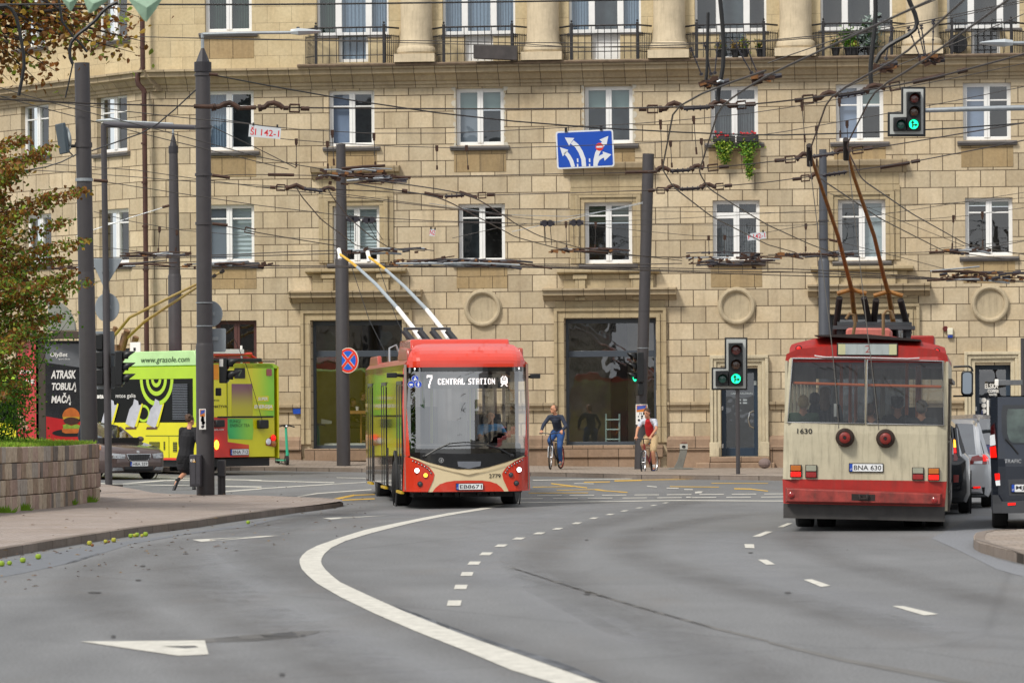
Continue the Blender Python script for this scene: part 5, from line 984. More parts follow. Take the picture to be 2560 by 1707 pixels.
txt('rear_lettering','SUPER',*sr(lr,1480,672,1562,698),0,WHITE,LB,fn=onr(.014),bold=.03,shear=.1);txt('rear_lettering','ENERGIJA',*sr(lr,1446,738,1604,776),0,WHITE,LB,fn=onr(.014),bold=.03,shear=.1)
txt('rear_lettering','IŠ GAMTOS',*sr(lr,1036,690,1142,706),0,INK,LB,fn=onr(.010),bold=.02);txt('rear_lettering','ALTERNATYVA',*sr(lr,1000,740,1210,764),0,INK,LB,fn=onr(.010),bold=.02);txt('rear_lettering','grasole.com',*sr(lr,1060,942,1180,966),0,WHITE,LB,fn=onr(.010),bold=.02)
rr_('belt_strip',(1124,836,1616,850),BLACK);rr_('engine_joint',(1208,540,1213,834),M('joint_olive','5f6a10'))
o=rr_('tail_lamp',(1552,424,1598,486),LAMPR);o=one(lambda m:m.patch(LR((1545,1045),(1600,1008),(1628,1005),(1632,1105),(1545,1090)),onr(.02),1),'tail_lamp',LAMPR,LB)
for x,y,mt in((1567,1057,LAMPW),(1610,1025,LAMPON),(1613,1075,AMBOFF)):q=lr(x,y);one(lambda m:m.sph((q[0],-.025,q[1]),(.09,.03,.09),14),'lens',mt,o,smooth=True)
q=lr(1140,1085);one(lambda m:m.sph((q[0]-.12,-.05,q[1]),(.07,.06,.13),12),'indicator',AMB,LB,smooth=True)
one(lambda m:m.prism([(0.02,zbr-.02),(xr,zbr-.02),(xr,zbr+.35),(xr-.04,zbr+.42),(.02,zbr+.42)],-.004,-.09),'rear_bumper',LRED,LB,bevel=.03)if False else None
plate(LB,'BNA 712',*lr(1316,1148),-.012,w=.62,h=.15)
for x in(1506,):q=lr(x,906);one(lambda m:m.b2(q[0]-.16,-.16,q[1]-.12,q[0]+.16,-.002,q[1]+.12),'rope_catcher',BLACK,LB,bevel=.03);one(lambda m:m.tube([V((q[0],-.1,q[1])),V((lr(1360,400)[0],-.1,lr(1360,400)[1])),V((lr(1200,0)[0],.0,lr(1200,0)[1]))],.008,5),'pole_rope',BLACK,LB)
q=lr(1138,900);one(lambda m:m.b2(q[0]-.2,-.16,q[1]-.1,q[0]+.1,-.002,q[1]+.1),'rope_catcher',BLACK,LB,bevel=.03)
b=MB();b.mi=0;za=lr(1300,375)[1];zb_=lr(1300,300)[1];zc2=lr(1300,252)[1]
b.b2(.2,.6,zt_+.08,xr-.35,3.4,zb_-.06);b.tube([(xr-.6,.4,zb_+.02),(xr-.1,.4,za+.02)],.05,8);b.tube([(.1,.3,zb_-.02),(xr-.55,.3,zb_+.02)],.045,8)
b.mi=1;b.b2(.15,.25,zb_+.03,lr(1410,280)[0],.7,zc2);b.tube([(xr-.9,.3,zc2+.1),(xr-.9,.3,za)],.03,6)
b.mi=2;b.tube([(-.1,.2,zb_-.16),(xr-.3,.2,zb_-.14)],.05,8);b.tube([(.4,.15,za+.04),(xr+.15,.15,za+.05)],.02,6);b.build('roof_equipment',[LRED,WHITE,BLACK],LB)
q=ls(405,268);one(lambda m:m.b2(.02,q[0]-.22,zh-.1,.05,q[0]+.22,zh+.26),'roof_plate',WHITE,LB);txt('roof_number','1',*sr(ls,392,240,412,266),0,INK,LB,fn=ons(-.012),bold=.05)
c01=zc(0,1);LBI=LBM.inverted()
for p0,p1,p2 in(((1060,1500),(1190,1345),(2030,930)),((1140,1560),(1330,1380),(1960,970)),):
    w_=[LBI@P(*c01(*p0),107),LBI@P(*c01(*p1),106),LBI@P(*c01((p1[0]+p2[0])/2,(p1[1]+p2[1])/2),102.5),LBI@P(*c01(*p2),99)];b=MB();b.tube(w_,[.045,.042,.036,.03],10);o=b.build('trolley_pole',M('ochre_pole','a48a4a',.5,var=.2,sc=6),LB,smooth=True)
    one(lambda m:m.tube([w_[-1],w_[-1]+(w_[-1]-w_[-2])*.04],.05,8),'collector_head',DKI,o)
    one(lambda m:(m.tube([w_[0]+V((.15,0,-.7)),w_[0]+V((.1,-.4,.1))],.09,10),m.b2(w_[0].x-.08,w_[0].y-.15,zt_,w_[0].x+.12,w_[0].y+.15,w_[0].z-.3),m.tube([w_[0]+V((0,.3,-.5)),w_[0]+V((0,0,.2))],.07,8)),'pole_spring',M('spring_brown','7a5b40',.5,var=.4),o)
for y in(2.9,9.2):wheel(LB,.18,y,.48,.28,-1);wheel(LB,2.3,y,.48,.28,1)
# ---------------------------------------------------------------- cars
from mathutils.bvhtree import BVHTree
def snap(root,names=('body_shell',)):
    """carries (x, z) outlines onto the skin of a car body as seen from its near end"""
    dg=bpy.context.evaluated_depsgraph_get();tr=[BVHTree.FromPolygons([v.co for v in c.data.vertices],[p.vertices for p in c.data.polygons])for c in root.children if c.name.split('.')[0]in names]
    def mk(k):
        def f(x,z):
            h=[t.ray_cast(V((x,-3,z)),V((0,1,0)))[0]for t in tr];h=[q.y for q in h if q]
            return V((x,(min(h)if h else .3)-k,z))
        return f
    return mk
def car(root,L,Wd,H,body,seg,belt=.97,gh=None,zb=.2,nose=.72,tail=1.0,rearfirst=False,wr=.32,wy=None,glass_m=CAR_G,dark=GREYP):
    """lofted body: lower shell, greenhouse with pillars, wheels; y = 0 is the end nearest the viewer"""
    w=Wd/2;b=MB()
    def ring(y,k,z0,z1,kt=.86):return[V((x*w,y,z))for x,z in[(-k*.93,z0),(-k,z0+.14),(-k*1.0,z0+.34),(-k*.985,z1-.10),(-k*kt,z1),(0,z1+.025)]+[(k*kt,z1),(k*.985,z1-.10),(k*1.0,z0+.34),(k,z0+.14),(k*.93,z0)]]
    b.loft([ring(*s)for s in seg]);b.build('body_shell',body,root,smooth=True,ang=40)
    rings=[]
    for y,zt2,kb,kt in gh:rings.append([V((x*w,y,z))for x,z in[(-kb,belt-.03),(-kt-.02,zt2-.07),(-kt+.06,zt2-.01),(0,zt2+.02),(kt-.06,zt2-.01),(kt+.02,zt2-.07),(kb,belt-.03)]])
    b=MB();nR=len(rings);n=len(rings[0])
    for i in range(nR-1):
        for j in range(n-1):
            b.mi=0 if j in(0,n-2)or i in(0,nR-2)else 1
            if j in(1,n-3):b.mi=1
            b.add([rings[i][j],rings[i][j+1],rings[i+1][j+1],rings[i+1][j]],[(0,1,2,3)])
    G_=MB();T_=MB()
    for v,m_ in zip(b.f,b.m):(G_ if m_==0 else T_).add([b.v[i]for i in v],[tuple(range(len(v)))])
    G_.build('window_glass',glass_m,root,smooth=True,ang=25);T_.build('roof_panel',body,root,smooth=True,ang=40)
    for r in rings[1:-1]:
        for s in(0,1):a_,c_=(r[0],r[1])if s==0 else(r[-1],r[-2]);one(lambda m:m.tube([a_,c_],.035,6),'pillar',body,root)
    for ra,rb_ in((rings[0],rings[1]),(rings[-1],rings[-2])):
        for q in(1,n-2):one(lambda m:m.tube([ra[q],rb_[q]],.04,6),'pillar',body,root)
    one(lambda m:m.b2(-w*.8,.5,zb-.02,w*.8,L-.5,.55),'underbody',BLACK,root)
    for y in(wy or(.85,L-.85)):
        for s in(-1,1):
            wheel(root,s*(w-.11),y,wr,.21,s);one(lambda m:m.lathe([(wr*1.08,0),(wr*1.2,-s*.02),(wr*1.2,s*.006)],(s*(w+.004),y,wr),'X',28,cap=False),'wheel_arch',BLACK,root,smooth=True)
    one(lambda m:m.b2(-w*.6,.9,.4,w*.6,L-.9,belt+.1),'cabin_interior',DARK,root)
CARB=M('brown_grey_metallic','5a4a46',.28,.55,var=.06,coat=1);
OCM,ocl=frame(346,98.6,R(36),gz(-9.6,98));OC_=empty('car',ocl,R(36),'brown grey saloon car with lit headlights waiting beside the lime trolleybus','car','cars at the junction')
car(OC_,4.65,1.81,1.46,CARB,[(0,.72,.28,.62,.8),(.05,.84,.22,.72,.82),(.18,.94,.19,.80,.84),(.6,.99,.18,.88,.84),(1.3,1,.18,.985,.86),(2.5,1,.18,.98,.9),(3.7,1,.18,1.0,.9),(4.35,.95,.2,1.02,.85),(4.65,.8,.35,.92,.8)],.98,[(1.15,.985,.80,.72),(1.95,1.40,.86,.62),(2.5,1.46,.88,.62),(3.2,1.45,.88,.62),(3.8,1.32,.86,.58),(4.35,1.03,.78,.6)],wy=(.92,3.6))
och=hit(OCM,1,.04);ocf=lambda x,y:och(*qa(x,y));OQ=lambda*p:[ocf(*q)for q in p]
def ocy(x,z):return .02+.30*(abs(x)/.9)**3+.10*max(0,z-.62)/.2
onc_=snap(OC_);onc=lambda k:onc_(k-.012)
GR=[(-.36,.67),(-.32,.54),(-.24,.48),(.24,.48),(.32,.54),(.36,.67)];
o=one(lambda m:m.patch(GR,onc(.03),.1),'grille',CHROME,OC_);one(lambda m:m.patch([(x*.93,.575+(z-.575)*.85)for x,z in GR],onc(.036),.1),'grille_mesh',BLACK,o);one(lambda m:[m.patch([(-.3+.05*i,.50),(-.285+.05*i,.50),(-.285+.05*i,.65),(-.3+.05*i,.65)],onc(.042),.2)for i in range(13)],'grille_slat',GREYP,o)
for s in(-1,1):
    hl=[(s*.40,.66),(s*.42,.55),(s*.80,.56),(s*.88,.70),(s*.7,.69)];hl=hl if s<0 else hl[::-1];o=one(lambda m:m.patch(hl,onc(.03),.1),'headlight',M('headlamp_housing','9a9da0',.08,.4,var=.4,sc=18,coat=1),OC_,smooth=True);one(lambda m:m.sph((s*.72,ocy(.72,.62)-.035,.62),(.05,.03,.045),10),'lens',LED,o,smooth=True)
    one(lambda m:m.patch([(s*a,c)for a,c in((.45,.25),(.50,.33),(.80,.33),(.76,.24))][::s],onc(.03),.1),'fog_lamp',M('fog_chrome','a8aaae',.15,.8,var=.3,sc=12),OC_)
    o=one(lambda m:(m.sph((s*1.0,1.62,1.03),(.11,.07,.075),12),),'door_mirror',CARB,OC_,smooth=True)
one(lambda m:m.patch([(-.42,.22),(-.42,.34),(.42,.34),(.42,.22)],onc(.025),.1),'lower_grille',BLACK,OC_);one(lambda m:m.lathe([(.045,0),(.04,-.02),(.01,-.025)],(0,ocy(0,.70)-.02,.71),'Y',18),'front_emblem',CHROME,OC_,smooth=True)
plate(OC_,'HBA 559',0,.41,-.01)
# dark van at the right edge, rear
qd=lambda x,y:(2340+x/3.409,880+y/3.409)
VNM,vnl=frame(2636,58.6,R(-7.5),0);VN=empty('van',vnl,R(-7.5),'dark blue grey van cut off by the right edge of the view','van')
VB=M('slate_metallic','2a303b',.24,.5,var=.06,coat=1);vh=hit(VNM,1);vf=lambda x,y:vh(*qd(x,y));VQ=lambda*p:[vf(*q)for q in p]
def vy(x,z):return .16*max(0,z-1.05)**1.3+.12*max(0,(abs(x)-.8)/.18)**2
onv=lambda k:(lambda x,z:V((x,vy(x,z)-k,z)))
W_=.975;ztop=vf(600,372)[1]
hl_=VQ((484,1370),(482,1200),(470,1060),(452,900),(442,640),(440,460),(448,405),(475,382));hl_=[(max(-W_,x),z)for x,z in hl_]
outl=hl_+[(-x,z)for x,z in hl_[::-1]]
b=MB();b.patch(outl,onv(0),.12)
for s in(-1,1):b.b2(s*W_*.99,.12,.3,s*(W_-.04),4.9,1.1);b.add([(s*W_*.99,.12,1.1),(s*W_*.99,4.4,1.1),(s*.88,4.0,ztop),(s*.88,.28,ztop)],[(0,1,2,3)])
b.add([(-.88,.28,ztop),(.88,.28,ztop),(.88,3.9,ztop),(-.88,3.9,ztop),(-.9,4.9,1.0),(.9,4.9,1.0),(-.9,5.2,.4),(.9,5.2,.4)],[(0,1,2,3),(2,3,4,5),(4,5,7,6)]);b.build('body',VB,VN,smooth=True,ang=40)
wq=VQ((568,450),(556,520),(562,690),(580,755),(610,785));wq=wq+[(-x,z)for x,z in wq[::-1]]
o=one(lambda m:m.patch(wq,onv(.006),.12),'rear_window',M('black_glass','0c0e10',.05,var=.3,coat=1),VN,smooth=True);w2q=[(x*.9,1.46+(z-1.46)*.86)for x,z in wq];one(lambda m:m.patch(w2q,onv(.01),.12),'window_clear',M('van_glass_grey','39443f',.06,var=.9,sc=2.5,coat=1),o,smooth=True)
for s in(-1,1):
    lq=VQ((446,640),(496,600),(505,650),(522,850),(520,910),(455,905));lq=[(max(-W_+.005,x),z)for x,z in lq];wq_=VQ((458,710),(500,700),(508,790),(460,800));r2_=VQ((458,810),(508,800),(518,895),(464,900));f2=VQ((500,1035),(542,1032),(545,1086),(504,1090));f3=VQ((506,1095),(545,1090),(548,1135),(512,1138))
    T=(lambda q:q)if s<0 else sx
    o=one(lambda m:m.patch(T(lq),onv(.012),.08),'tail_lamp',M('dark_red_lens','3a0f12',.15,coat=1),VN,smooth=True);one(lambda m:m.patch(T(wq_),onv(.018),.1),'reversing_lens',LAMPW,o);one(lambda m:m.patch(T(r2_),onv(.018),.1),'brake_lens',LAMPON,o)
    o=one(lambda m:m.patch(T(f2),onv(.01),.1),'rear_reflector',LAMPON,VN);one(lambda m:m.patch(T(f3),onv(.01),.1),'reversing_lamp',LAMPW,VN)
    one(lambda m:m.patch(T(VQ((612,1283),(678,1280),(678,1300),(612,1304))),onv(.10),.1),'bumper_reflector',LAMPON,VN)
bq=VQ((484,1370),(482,1215),(530,1215),(560,1270),(750,1262));bq=[(max(-W_-.01,x),z)for x,z in bq];zbb=bq[0][1]
one(lambda m:m.patch(bq+[(-x,z)for x,z in bq[::-1]],onv(.09),.15),'rear_bumper',GREYP,VN,smooth=True);one(lambda m:m.tube([V((x,vy(x,z)-.02,z))for x,z in VQ((595,740),(640,790),(700,865))],.016,6),'rear_wiper',BLACK,VN)
txt('badge_lettering','TRAFIC',*rect(vf,585,912,728,944),0,CHROME,VN,fn=onv(.01),shear=.1,bold=.01);pc=vf(645,1158);plate(VN,'MJB 482',pc[0]+.26,pc[1],vy(0,pc[1])-.01)
one(lambda m:m.patch(VQ((615,1085),(760,1078),(760,1215),(625,1222))+[],onv(.004),.2),'plate_recess',GREYP,VN)
for y in(.85,4.1):
    for s in(-1,1):wheel(VN,s*.84,y,.35,.24,s)
one(lambda m:m.b2(-.85,.3,.25,.85,4.6,.7),'underbody',BLACK,VN)
# white estate behind the old trolleybus
SILV=M('silver_white_metallic','b9bcc0',.3,.35,var=.04,coat=1)
SUM,sul=frame(2352,70.6,R(-7.5),0);SU=empty('car',sul,R(-7.5),'silver white estate car with a lit tail lamp between van and trolleybus','car','cars at the junction')
sgs=lambda zz:[(0,.80,.30,zz-.12,.8),(.06,.93,.24,zz-.02,.86),(.2,.99,.2,zz,.88),(1.5,1,.2,zz,.9),(3.2,1,.2,zz,.9),(3.9,.96,.2,zz-.12,.86),(4.45,.8,.3,.62,.8)]
car(SU,4.45,1.86,1.6,SILV,sgs(1.0),.99,[(.08,1.0,.84,.74),(.45,1.55,.86,.68),(1.2,1.62,.88,.68),(2.3,1.6,.88,.68),(2.8,1.5,.86,.66),(3.4,1.0,.8,.7)],wy=(.9,3.5))
suh=hit(SUM,1,.02);suf=lambda x,y:suh(*qd(x,y));onu_=snap(SU,('body_shell','window_glass','roof_panel'));onu=lambda k:onu_(k-.008)
for s in(1,-1):
    T=(lambda q:q)if s>0 else sx;o=one(lambda m:m.patch(T([suf(*p)for p in((285,955),(305,890),(395,868),(440,872),(452,955))]),onu(.02),.08),'tail_lamp',LAMPR,SU,smooth=True);one(lambda m:m.patch(T([suf(*p)for p in((398,872),(440,880),(448,925),(402,930))]),onu(.03),.08),'brake_lens',LAMPON,o);one(lambda m:m.patch(T([suf(*p)for p in((325,930),(395,925),(395,952),(320,952))]),onu(.03),.08),'reversing_lens',LAMPW,o)
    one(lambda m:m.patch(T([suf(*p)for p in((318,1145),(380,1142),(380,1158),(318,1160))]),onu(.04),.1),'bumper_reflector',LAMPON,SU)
one(lambda m:m.patch([suf(*p)for p in((-200,1150),(470,1150),(480,1215),(-200,1215))],onu(.02),.15),'bumper_valance',BLACK,SU);one(lambda m:m.tube([V((suf(352,0)[0],.3,1.60)),V((suf(352,0)[0],2.2,1.66))],.02,6),'roof_rail',CHROME,SU)
plate(SU,'KLT 204',-.1,.82,0.0)
DKB=M('black_metallic','1a1c20',.22,.4,var=.05,coat=1);NVB=M('navy_metallic','1d2450',.25,.4,var=.05,coat=1)
BKM,bkl=frame(2290,66.8,R(-7),0);BK=empty('car',bkl,R(-7),'black people carrier half hidden beside the old trolleybus with its indicator lit','car','cars at the junction')
car(BK,4.5,1.86,1.62,DKB,sgs(1.05),1.04,[(.06,1.05,.84,.76),(.35,1.56,.86,.7),(1.2,1.63,.88,.7),(2.5,1.6,.88,.7),(3.0,1.5,.86,.66),(3.7,1.05,.8,.7)],wy=(.85,3.6))
bkh=hit(BKM,1,.05);bkf=lambda x,y:bkh(*qd(x,y));onk_=snap(BK,('body_shell','window_glass','roof_panel'));onk=lambda k:onk_(k-.008)
for s in(1,-1):
    T=(lambda q:q)if s>0 else sx;o=one(lambda m:m.patch(T([bkf(*p)for p in((150,925),(150,735),(180,740),(198,850),(180,925))]),onk(.02),.08),'tail_lamp',LAMPR,BK,smooth=True);one(lambda m:m.patch(T([bkf(*p)for p in((150,810),(150,745),(178,750),(190,810))]),onk(.03),.08),'indicator_lens',AMB,o);one(lambda m:m.patch(T([bkf(*p)for p in((150,860),(150,815),(190,815),(194,855))]),onk(.03),.08),'brake_lens',LAMPON,o);one(lambda m:m.patch(T([bkf(*p)for p in((150,1108),(150,1045),(196,1045),(192,1108))]),onk(.02),.08),'rear_reflector',LAMPR,BK)
NVM,nvl=frame(2430,80,R(-8),0);NV=empty('car',nvl,R(-8),'dark blue people carrier roof showing above the silver estate car','car','cars at the junction')
car(NV,4.5,1.86,1.66,NVB,sgs(1.05),1.04,[(.06,1.05,.84,.76),(.35,1.58,.86,.72),(1.2,1.66,.88,.72),(2.5,1.64,.88,.72),(3.0,1.5,.86,.66),(3.7,1.05,.8,.7)],wy=(.85,3.6))
one(lambda m:m.box((.2,.5,1.72),(.05,.16,.1),tz=.5),'roof_aerial',NVB,NV,bevel=.01)


# ================================================================ street furniture
def pole(name,label,base,top,r0,r1,D=None,dz=.12,step=None,cap=None,group='dark grey round steel poles',cat='pole',mat=POLE,rings=()):
    """round steel pole standing on the ground at pixel base and reaching pixel top; step = (row, ratio) of the thicker foot"""
    g=G(*base,dz)if D is None else P(*base,D);D_=g.y
    root=empty(name,g,0,label,cat,group);t=P(*top,D_)-g
    def at(py):k=(base[1]-py)/(base[1]-top[1]);return t*k
    b=MB();
    if step:
        s_=at(step[0]);b.tube([V((0,0,-.05)),s_,s_+V((0,0,.06))],[r0*step[1],r0*step[1]*.98,r0],22);b.tube([s_+V((0,0,.03)),t],[r0*.98,r1],22)
    else:b.tube([V((0,0,-.05)),t],[r0,r1],22)
    o=b.build('shaft',mat,root,smooth=True)
    for py,w_,mt in rings:q=at(py);one(lambda m:m.tube([q-V((0,0,w_)),q+V((0,0,w_))],r0+.012,22),'clamp_band',mt,root,smooth=True)
    return root,at,t,D_
def L3(root,D_):
    c=root.location
    return lambda x,y,dD=0:P(x,y,D_+dD)-c
c00,c10,c20,c30,c01_,c21=zc(0,0),zc(1,0),zc(2,0),zc(3,0),zc(0,1),zc(2,1)
# A: the leftmost, with an antenna panel
PA,aA,tA,DA=pole('steel_pole','dark grey pole behind the stone wall corner with an antenna panel',(226,1250),(205,158),.165,.155,rings=((450,.03,STEEL),(363,.05,POLE)),step=(688,1.06));la=L3(PA,DA)
o=one(lambda m:(m.b2(-.02,-.25,-.31,.06,.25,.31),),'antenna_panel',M('antenna_dark','3e4a52',.5,var=.1),PA,bevel=.02);o.location=la(*c00(565,1275));o.rotation_euler=(0,R(-9),R(24))
q=one(lambda m:(m.lathe([(.02,.0),(.2,.03),(.25,.10),(.22,.14)],(0,0,0),'X',20,cap=False),m.b2(.05,-.16,-.24,.12,.16,.2)),'antenna_shell',M('antenna_grey','aab2b4',.5,var=.08),o,smooth=True)
a=la(*c00(600,1345));c=aA(365);one(lambda m:(m.tube([a,c],.035,8),m.tube([la(*c00(620,1380)),la(*c00(680,1440)),la(*c00(640,1400))],.015,6)),'antenna_bracket',POLE,PA)
one(lambda m:m.b2(.12,-.24,1.35,.19,-.15,1.42),'warning_sticker',WHITE,PA)if False else None
# B: the tall lamp post with a pointed top
PB,aB,tB,DB=pole('lamp_post','tall dark grey lamp post with pointed cap beside the running person',(514,1236),(507,178),.172,.158,step=(865,1.12),rings=((188,.02,POLE),(318,.03,POLE),(437,.03,POLE),(559,.03,POLE),(757,.01,STEEL),(815,.01,STEEL)),group='lamp posts with pointed caps',cat='lamp post');lb=L3(PB,DB)
one(lambda m:(m.tube([lb(507,180),lb(507,156)],.185,22),m.tube([lb(507,156),lb(506.5,121)],[.15,.035],8)),'pointed_cap',M('cap_black','27252a',.5,var=.15),PB)
AL_=M('luminaire_grey','b2b8bb',.4,.2,var=.06)
one(lambda m:(m.tube([lb(506.5,124),lb(506,84)],.035,10),m.tube([lb(506,86),lb(620,83),lb(728,82)],.034,10)),'lamp_arm',STEEL,PB,smooth=True)
def lumin(parent,l,x0,x1,y,dz=0,flip=1):
    a,c=l(x0,y),l(x1,y);return one(lambda m:m.loft([[V((a.x+(c.x-a.x)*u,a.y+w_*v,a.z+h_*k))for v,k in((-1,0),(-.7,-1),(.7,-1),(1,0),(.5,1),(-.5,1))]for u,w_,h_ in((0,.05,.05),(.15,.08,.06),(.25,.15,.07),(.6,.16,.05),(.95,.12,.02),(1,.06,.012))]),'luminaire',AL_,parent,smooth=True)
lumin(PB,lb,727,803,80);one(lambda m:m.tube([lb(745,78),lb(745,68)],.035,10),'light_sensor',GREYP,PB)
# utility cabinets strapped to B
ca=lambda x,y:(220+x/3.484,800+y/3.484)
a=lb(*ca(905,1445));c=lb(*ca(1000,1168));
o=one(lambda m:m.b2(a.x,-.55,a.z,c.x,-.18,c.z),'control_cabinet',M('cabinet_grey','3b3a40',.5,var=.12,dirt=.2),PB,bevel=.015)
one(lambda m:(m.b2(a.x+.03,-.56,a.z+.05,c.x-.12,-.553,c.z-.03),m.b2(c.x-.10,-.56,a.z+.05,c.x-.02,-.553,c.z-.03)),'cabinet_door',M('cabinet_door_grey','45444a',.45,var=.1),o)
one(lambda m:m.add([(a.x+.06,-.562,c.z-.16),(a.x+.13,-.562,c.z-.16),(a.x+.095,-.562,c.z-.09)],[(0,1,2)]),'warning_triangle',M('sticker_yellow','d9a018',.5),o);txt('cabinet_number','83',c.x-.22,c.z-.15,c.x-.13,c.z-.09,-.563,WHITE,o)
a=lb(*ca(1130,1362),.3);c=lb(*ca(1192,1220),.3);o=one(lambda m:(m.b2(a.x,.2,a.z,c.x,.6,c.z),),'meter_box',M('meter_box_grey','3a393d',.5,var=.2,dirt=.2),PB,bevel=.015);one(lambda m:m.tube([V(((a.x+c.x)/2,.35,-.05)),V(((a.x+c.x)/2,.35,a.z+.02))],.085,14),'meter_post',POLE,PB)
# poster on B
PC_=[M('poster_orange','c8742a',.6),M('poster_blue','3a55a8',.6),M('poster_dark','2a2833',.6)]
def poster(l,Dp,x0,y0,x1,y1,label,seed,off,body=WHITE):
    """small event poster on a pole: white sheet with bold coloured shapes"""
    a,c=P(x0,y1,Dp-off),P(x1,y0,Dp-off);root=tag(one(lambda m:m.b2(0,-.004,0,c.x-a.x,.0,c.z-a.z),'poster',body),label,'poster','event posters on poles');root.location=a
    w_,h_=c.x-a.x,c.z-a.z;r=random.Random(seed);b=MB();b.mi=0;b.b2(.02,-.006,h_*.62,w_-.02,-.004,h_-.02)
    b.mi=1;b.prism([(.03,h_*.72),(w_*.8,h_*.8),(w_*.9,h_*.95),(.04,h_*.92)],-.0062,-.008)
    b.mi=2
    for i in range(16):x,z=.03+r.random()*(w_-.1),.05+r.random()*h_*.5;b.prism(circ(x+.03,z,.012+.025*r.random(),7),-.0062,-.008)
    b.build('poster_print',PC_,root);return root
poster(lb,DB,*ca(968,772),*ca(1026,952),'colourful comic event poster taped to the tall lamp post',3,.25)
# C: thin signal pole with an arm, sign backs and signal heads
PCo,aC,tC,DC=pole('signal_pole','thin dark signal pole with sign backs beside the brown grey car',(272,1211),(259,311),.075,.068,group=None,dz=.1,step=(730,1.15));lc=L3(PCo,DC)
one(lambda m:m.tube([lc(259,312),lc(300,313,.2),lc(512,320,2)],[.075,.07,.06],12),'mast_arm',M('arm_grey','5a585c',.5,var=.1),PCo,smooth=True)
one(lambda m:m.b2(-.3,-.3,-.06,.3,.3,.0),'base_plate',POLE,PCo)
o=one(lambda m:m.b2(-.9,-.9,-.3,1.1,.9,-.02),'pole_plinth',M('concrete','9a8d7d',.85,var=.15,bump=.3),PCo,bevel=.03)if False else None
SB=M('sign_back_grey','8d959b',.45,.3,var=.08)
def sign_back(l,pts,label,dD,cat='road sign'):
    w_=[l(*p,dD)for p in pts];c=sum(w_,V())/len(w_);return w_,c
def back_sign(root,D_,pts,label,off=.12):
    """thin metal sign plate facing away from the viewer, clamped on the far side of the pole"""
    w_=[P(*p,D_+off)for p in pts];c=sum(w_,V((0,0,0)))/len(w_);o=empty('road_sign',c,0,label,'road sign','road signs facing away')
    one(lambda m:m.prism([(p.x-c.x,p.z-c.z)for p in w_],-.01,.012),'sign_plate',SB,o,bevel=.006);one(lambda m:m.b2(-.1,-.06,-.04,.1,-.011,.04),'sign_clamp',STEEL,o);return o
back_sign(PCo,DC,[c01_(*p)for p in((850,805),(1105,803),(1122,815),(980,1052),(962,1062),(944,1052),(838,815))],'grey back of a give way sign on the thin pole')
back_sign(PCo,DC,circ(*c01_(985,1255),30.5,28,36.5),'grey round sign back beneath the triangular one')
back_sign(PB,DB,circ(*c01_(1932,1314),30.5,28,33),'grey round sign back behind the tall lamp post',.2);back_sign(PB,DB,[c01_(*p)for p in((1815,1460),(1825,1450),(2062,1446),(2074,1456),(2074,1650),(2062,1662),(1815,1662))],'grey rectangular sign back under the round one',.2)
# signal heads
LB_=M('signal_black','16181a',.45,var=.15);LG_ON=M('signal_green_lit','1cf0a4',.3,var=0,emit=1.7);LR_OFF=M('signal_red_off','5a2420',.2,var=.2,coat=1);LA_OFF=M('signal_amber_off','4a2e1c',.2,var=.2,coat=1);LG_OFF=M('signal_green_off','0f4a40',.2,var=.2,coat=1);BOARD=M('backing_board_grey','aeb1ae',.45,var=.05)
def lens(parent,x,z,y,r,mat,arrow=None):
    o=one(lambda m:m.lathe([(r*1.12,0),(r*1.12,-.03),(r,-.035),(r,-.02)],(x,y,z),'Y',24),'lens_ring',LB_,parent,smooth=True);one(lambda m:m.sph((x,y-.012,z),(r*.97,.03,r*.97),18),'lens',mat,o,smooth=True)
    n=14;b=MB();A=[R(-20)+R(220)*i/n for i in range(n+1)];L_=r*1.5;vs=[(x+r*1.12*cos(a),y-(k*L_*(.45+.55*max(0,sin(a)))),z+r*1.12*sin(a))for k in(0,1)for a in A];b.add(vs,[(i,i+1,n+2+i,n+1+i)for i in range(n)]);v_=b.build('visor',LB_,o,smooth=True);sdf=v_.modifiers.new('thick','SOLIDIFY');sdf.thickness=.008
    if arrow:
        k=r;b=MB()
        for q in arrow:b.prism([(x+a*k,z+c*k)for a,c in q],y-.05,y-.052)
        b.build('arrow_symbol',LB_,o)
UPRT=[[(-.36,-.72),(-.08,-.72),(-.08,.26),(-.36,.26)],[(-.6,.2),(.16,.2),(-.22,.82)],[(-.08,-.30),(.32,-.30),(.32,-.02),(-.08,-.02)],[(.28,-.52),(.82,-.16),(.28,.20)]]
def lboard(root,f,X0,X1,XL,YT,YS,YB,heads,ym=0):
    """backing board of inverted L shape with black signal housings; f maps photo pixels to local x, z"""
    a=[f(*p)for p in((X0,YT),(X1,YT),(X1,YB),(XL,YB),(XL,YS),(X0,YS))]
    o=one(lambda m:m.prism(a,0,.02),'edge_strip',LB_,root,bevel=.02);cx=sum(p[0]for p in a)/6;cz=sum(p[1]for p in a)/6
    e=.045;sh=lambda p,i:(p[0]+e*(1,-1,-1,1,1,1)[i],p[1]+e*(-1,-1,1,1,-1,-1)[i])
    one(lambda m:m.prism([sh(p,i)for i,p in enumerate(a)],-.001,-.012),'backing_board',BOARD,root,bevel=.004)
    for(hx0,hy0,hx1,hy1),ls_ in heads:
        p,q=f(hx0,hy1),f(hx1,hy0);h=one(lambda m:m.b2(p[0],-.013,p[1],q[0],-.13,q[1]),'signal_housing',LB_,root,bevel=.015)
        for(lx,ly,mt,ar)in ls_:u=f(lx,ly);lens(h,u[0],u[1],-.131,abs(q[0]-p[0])*.36,mt,ar)
def tl_fn(D_,root):c=root.location;return lambda x,y:((P(x,y,D_)-c).x,(P(x,y,D_)-c).z)
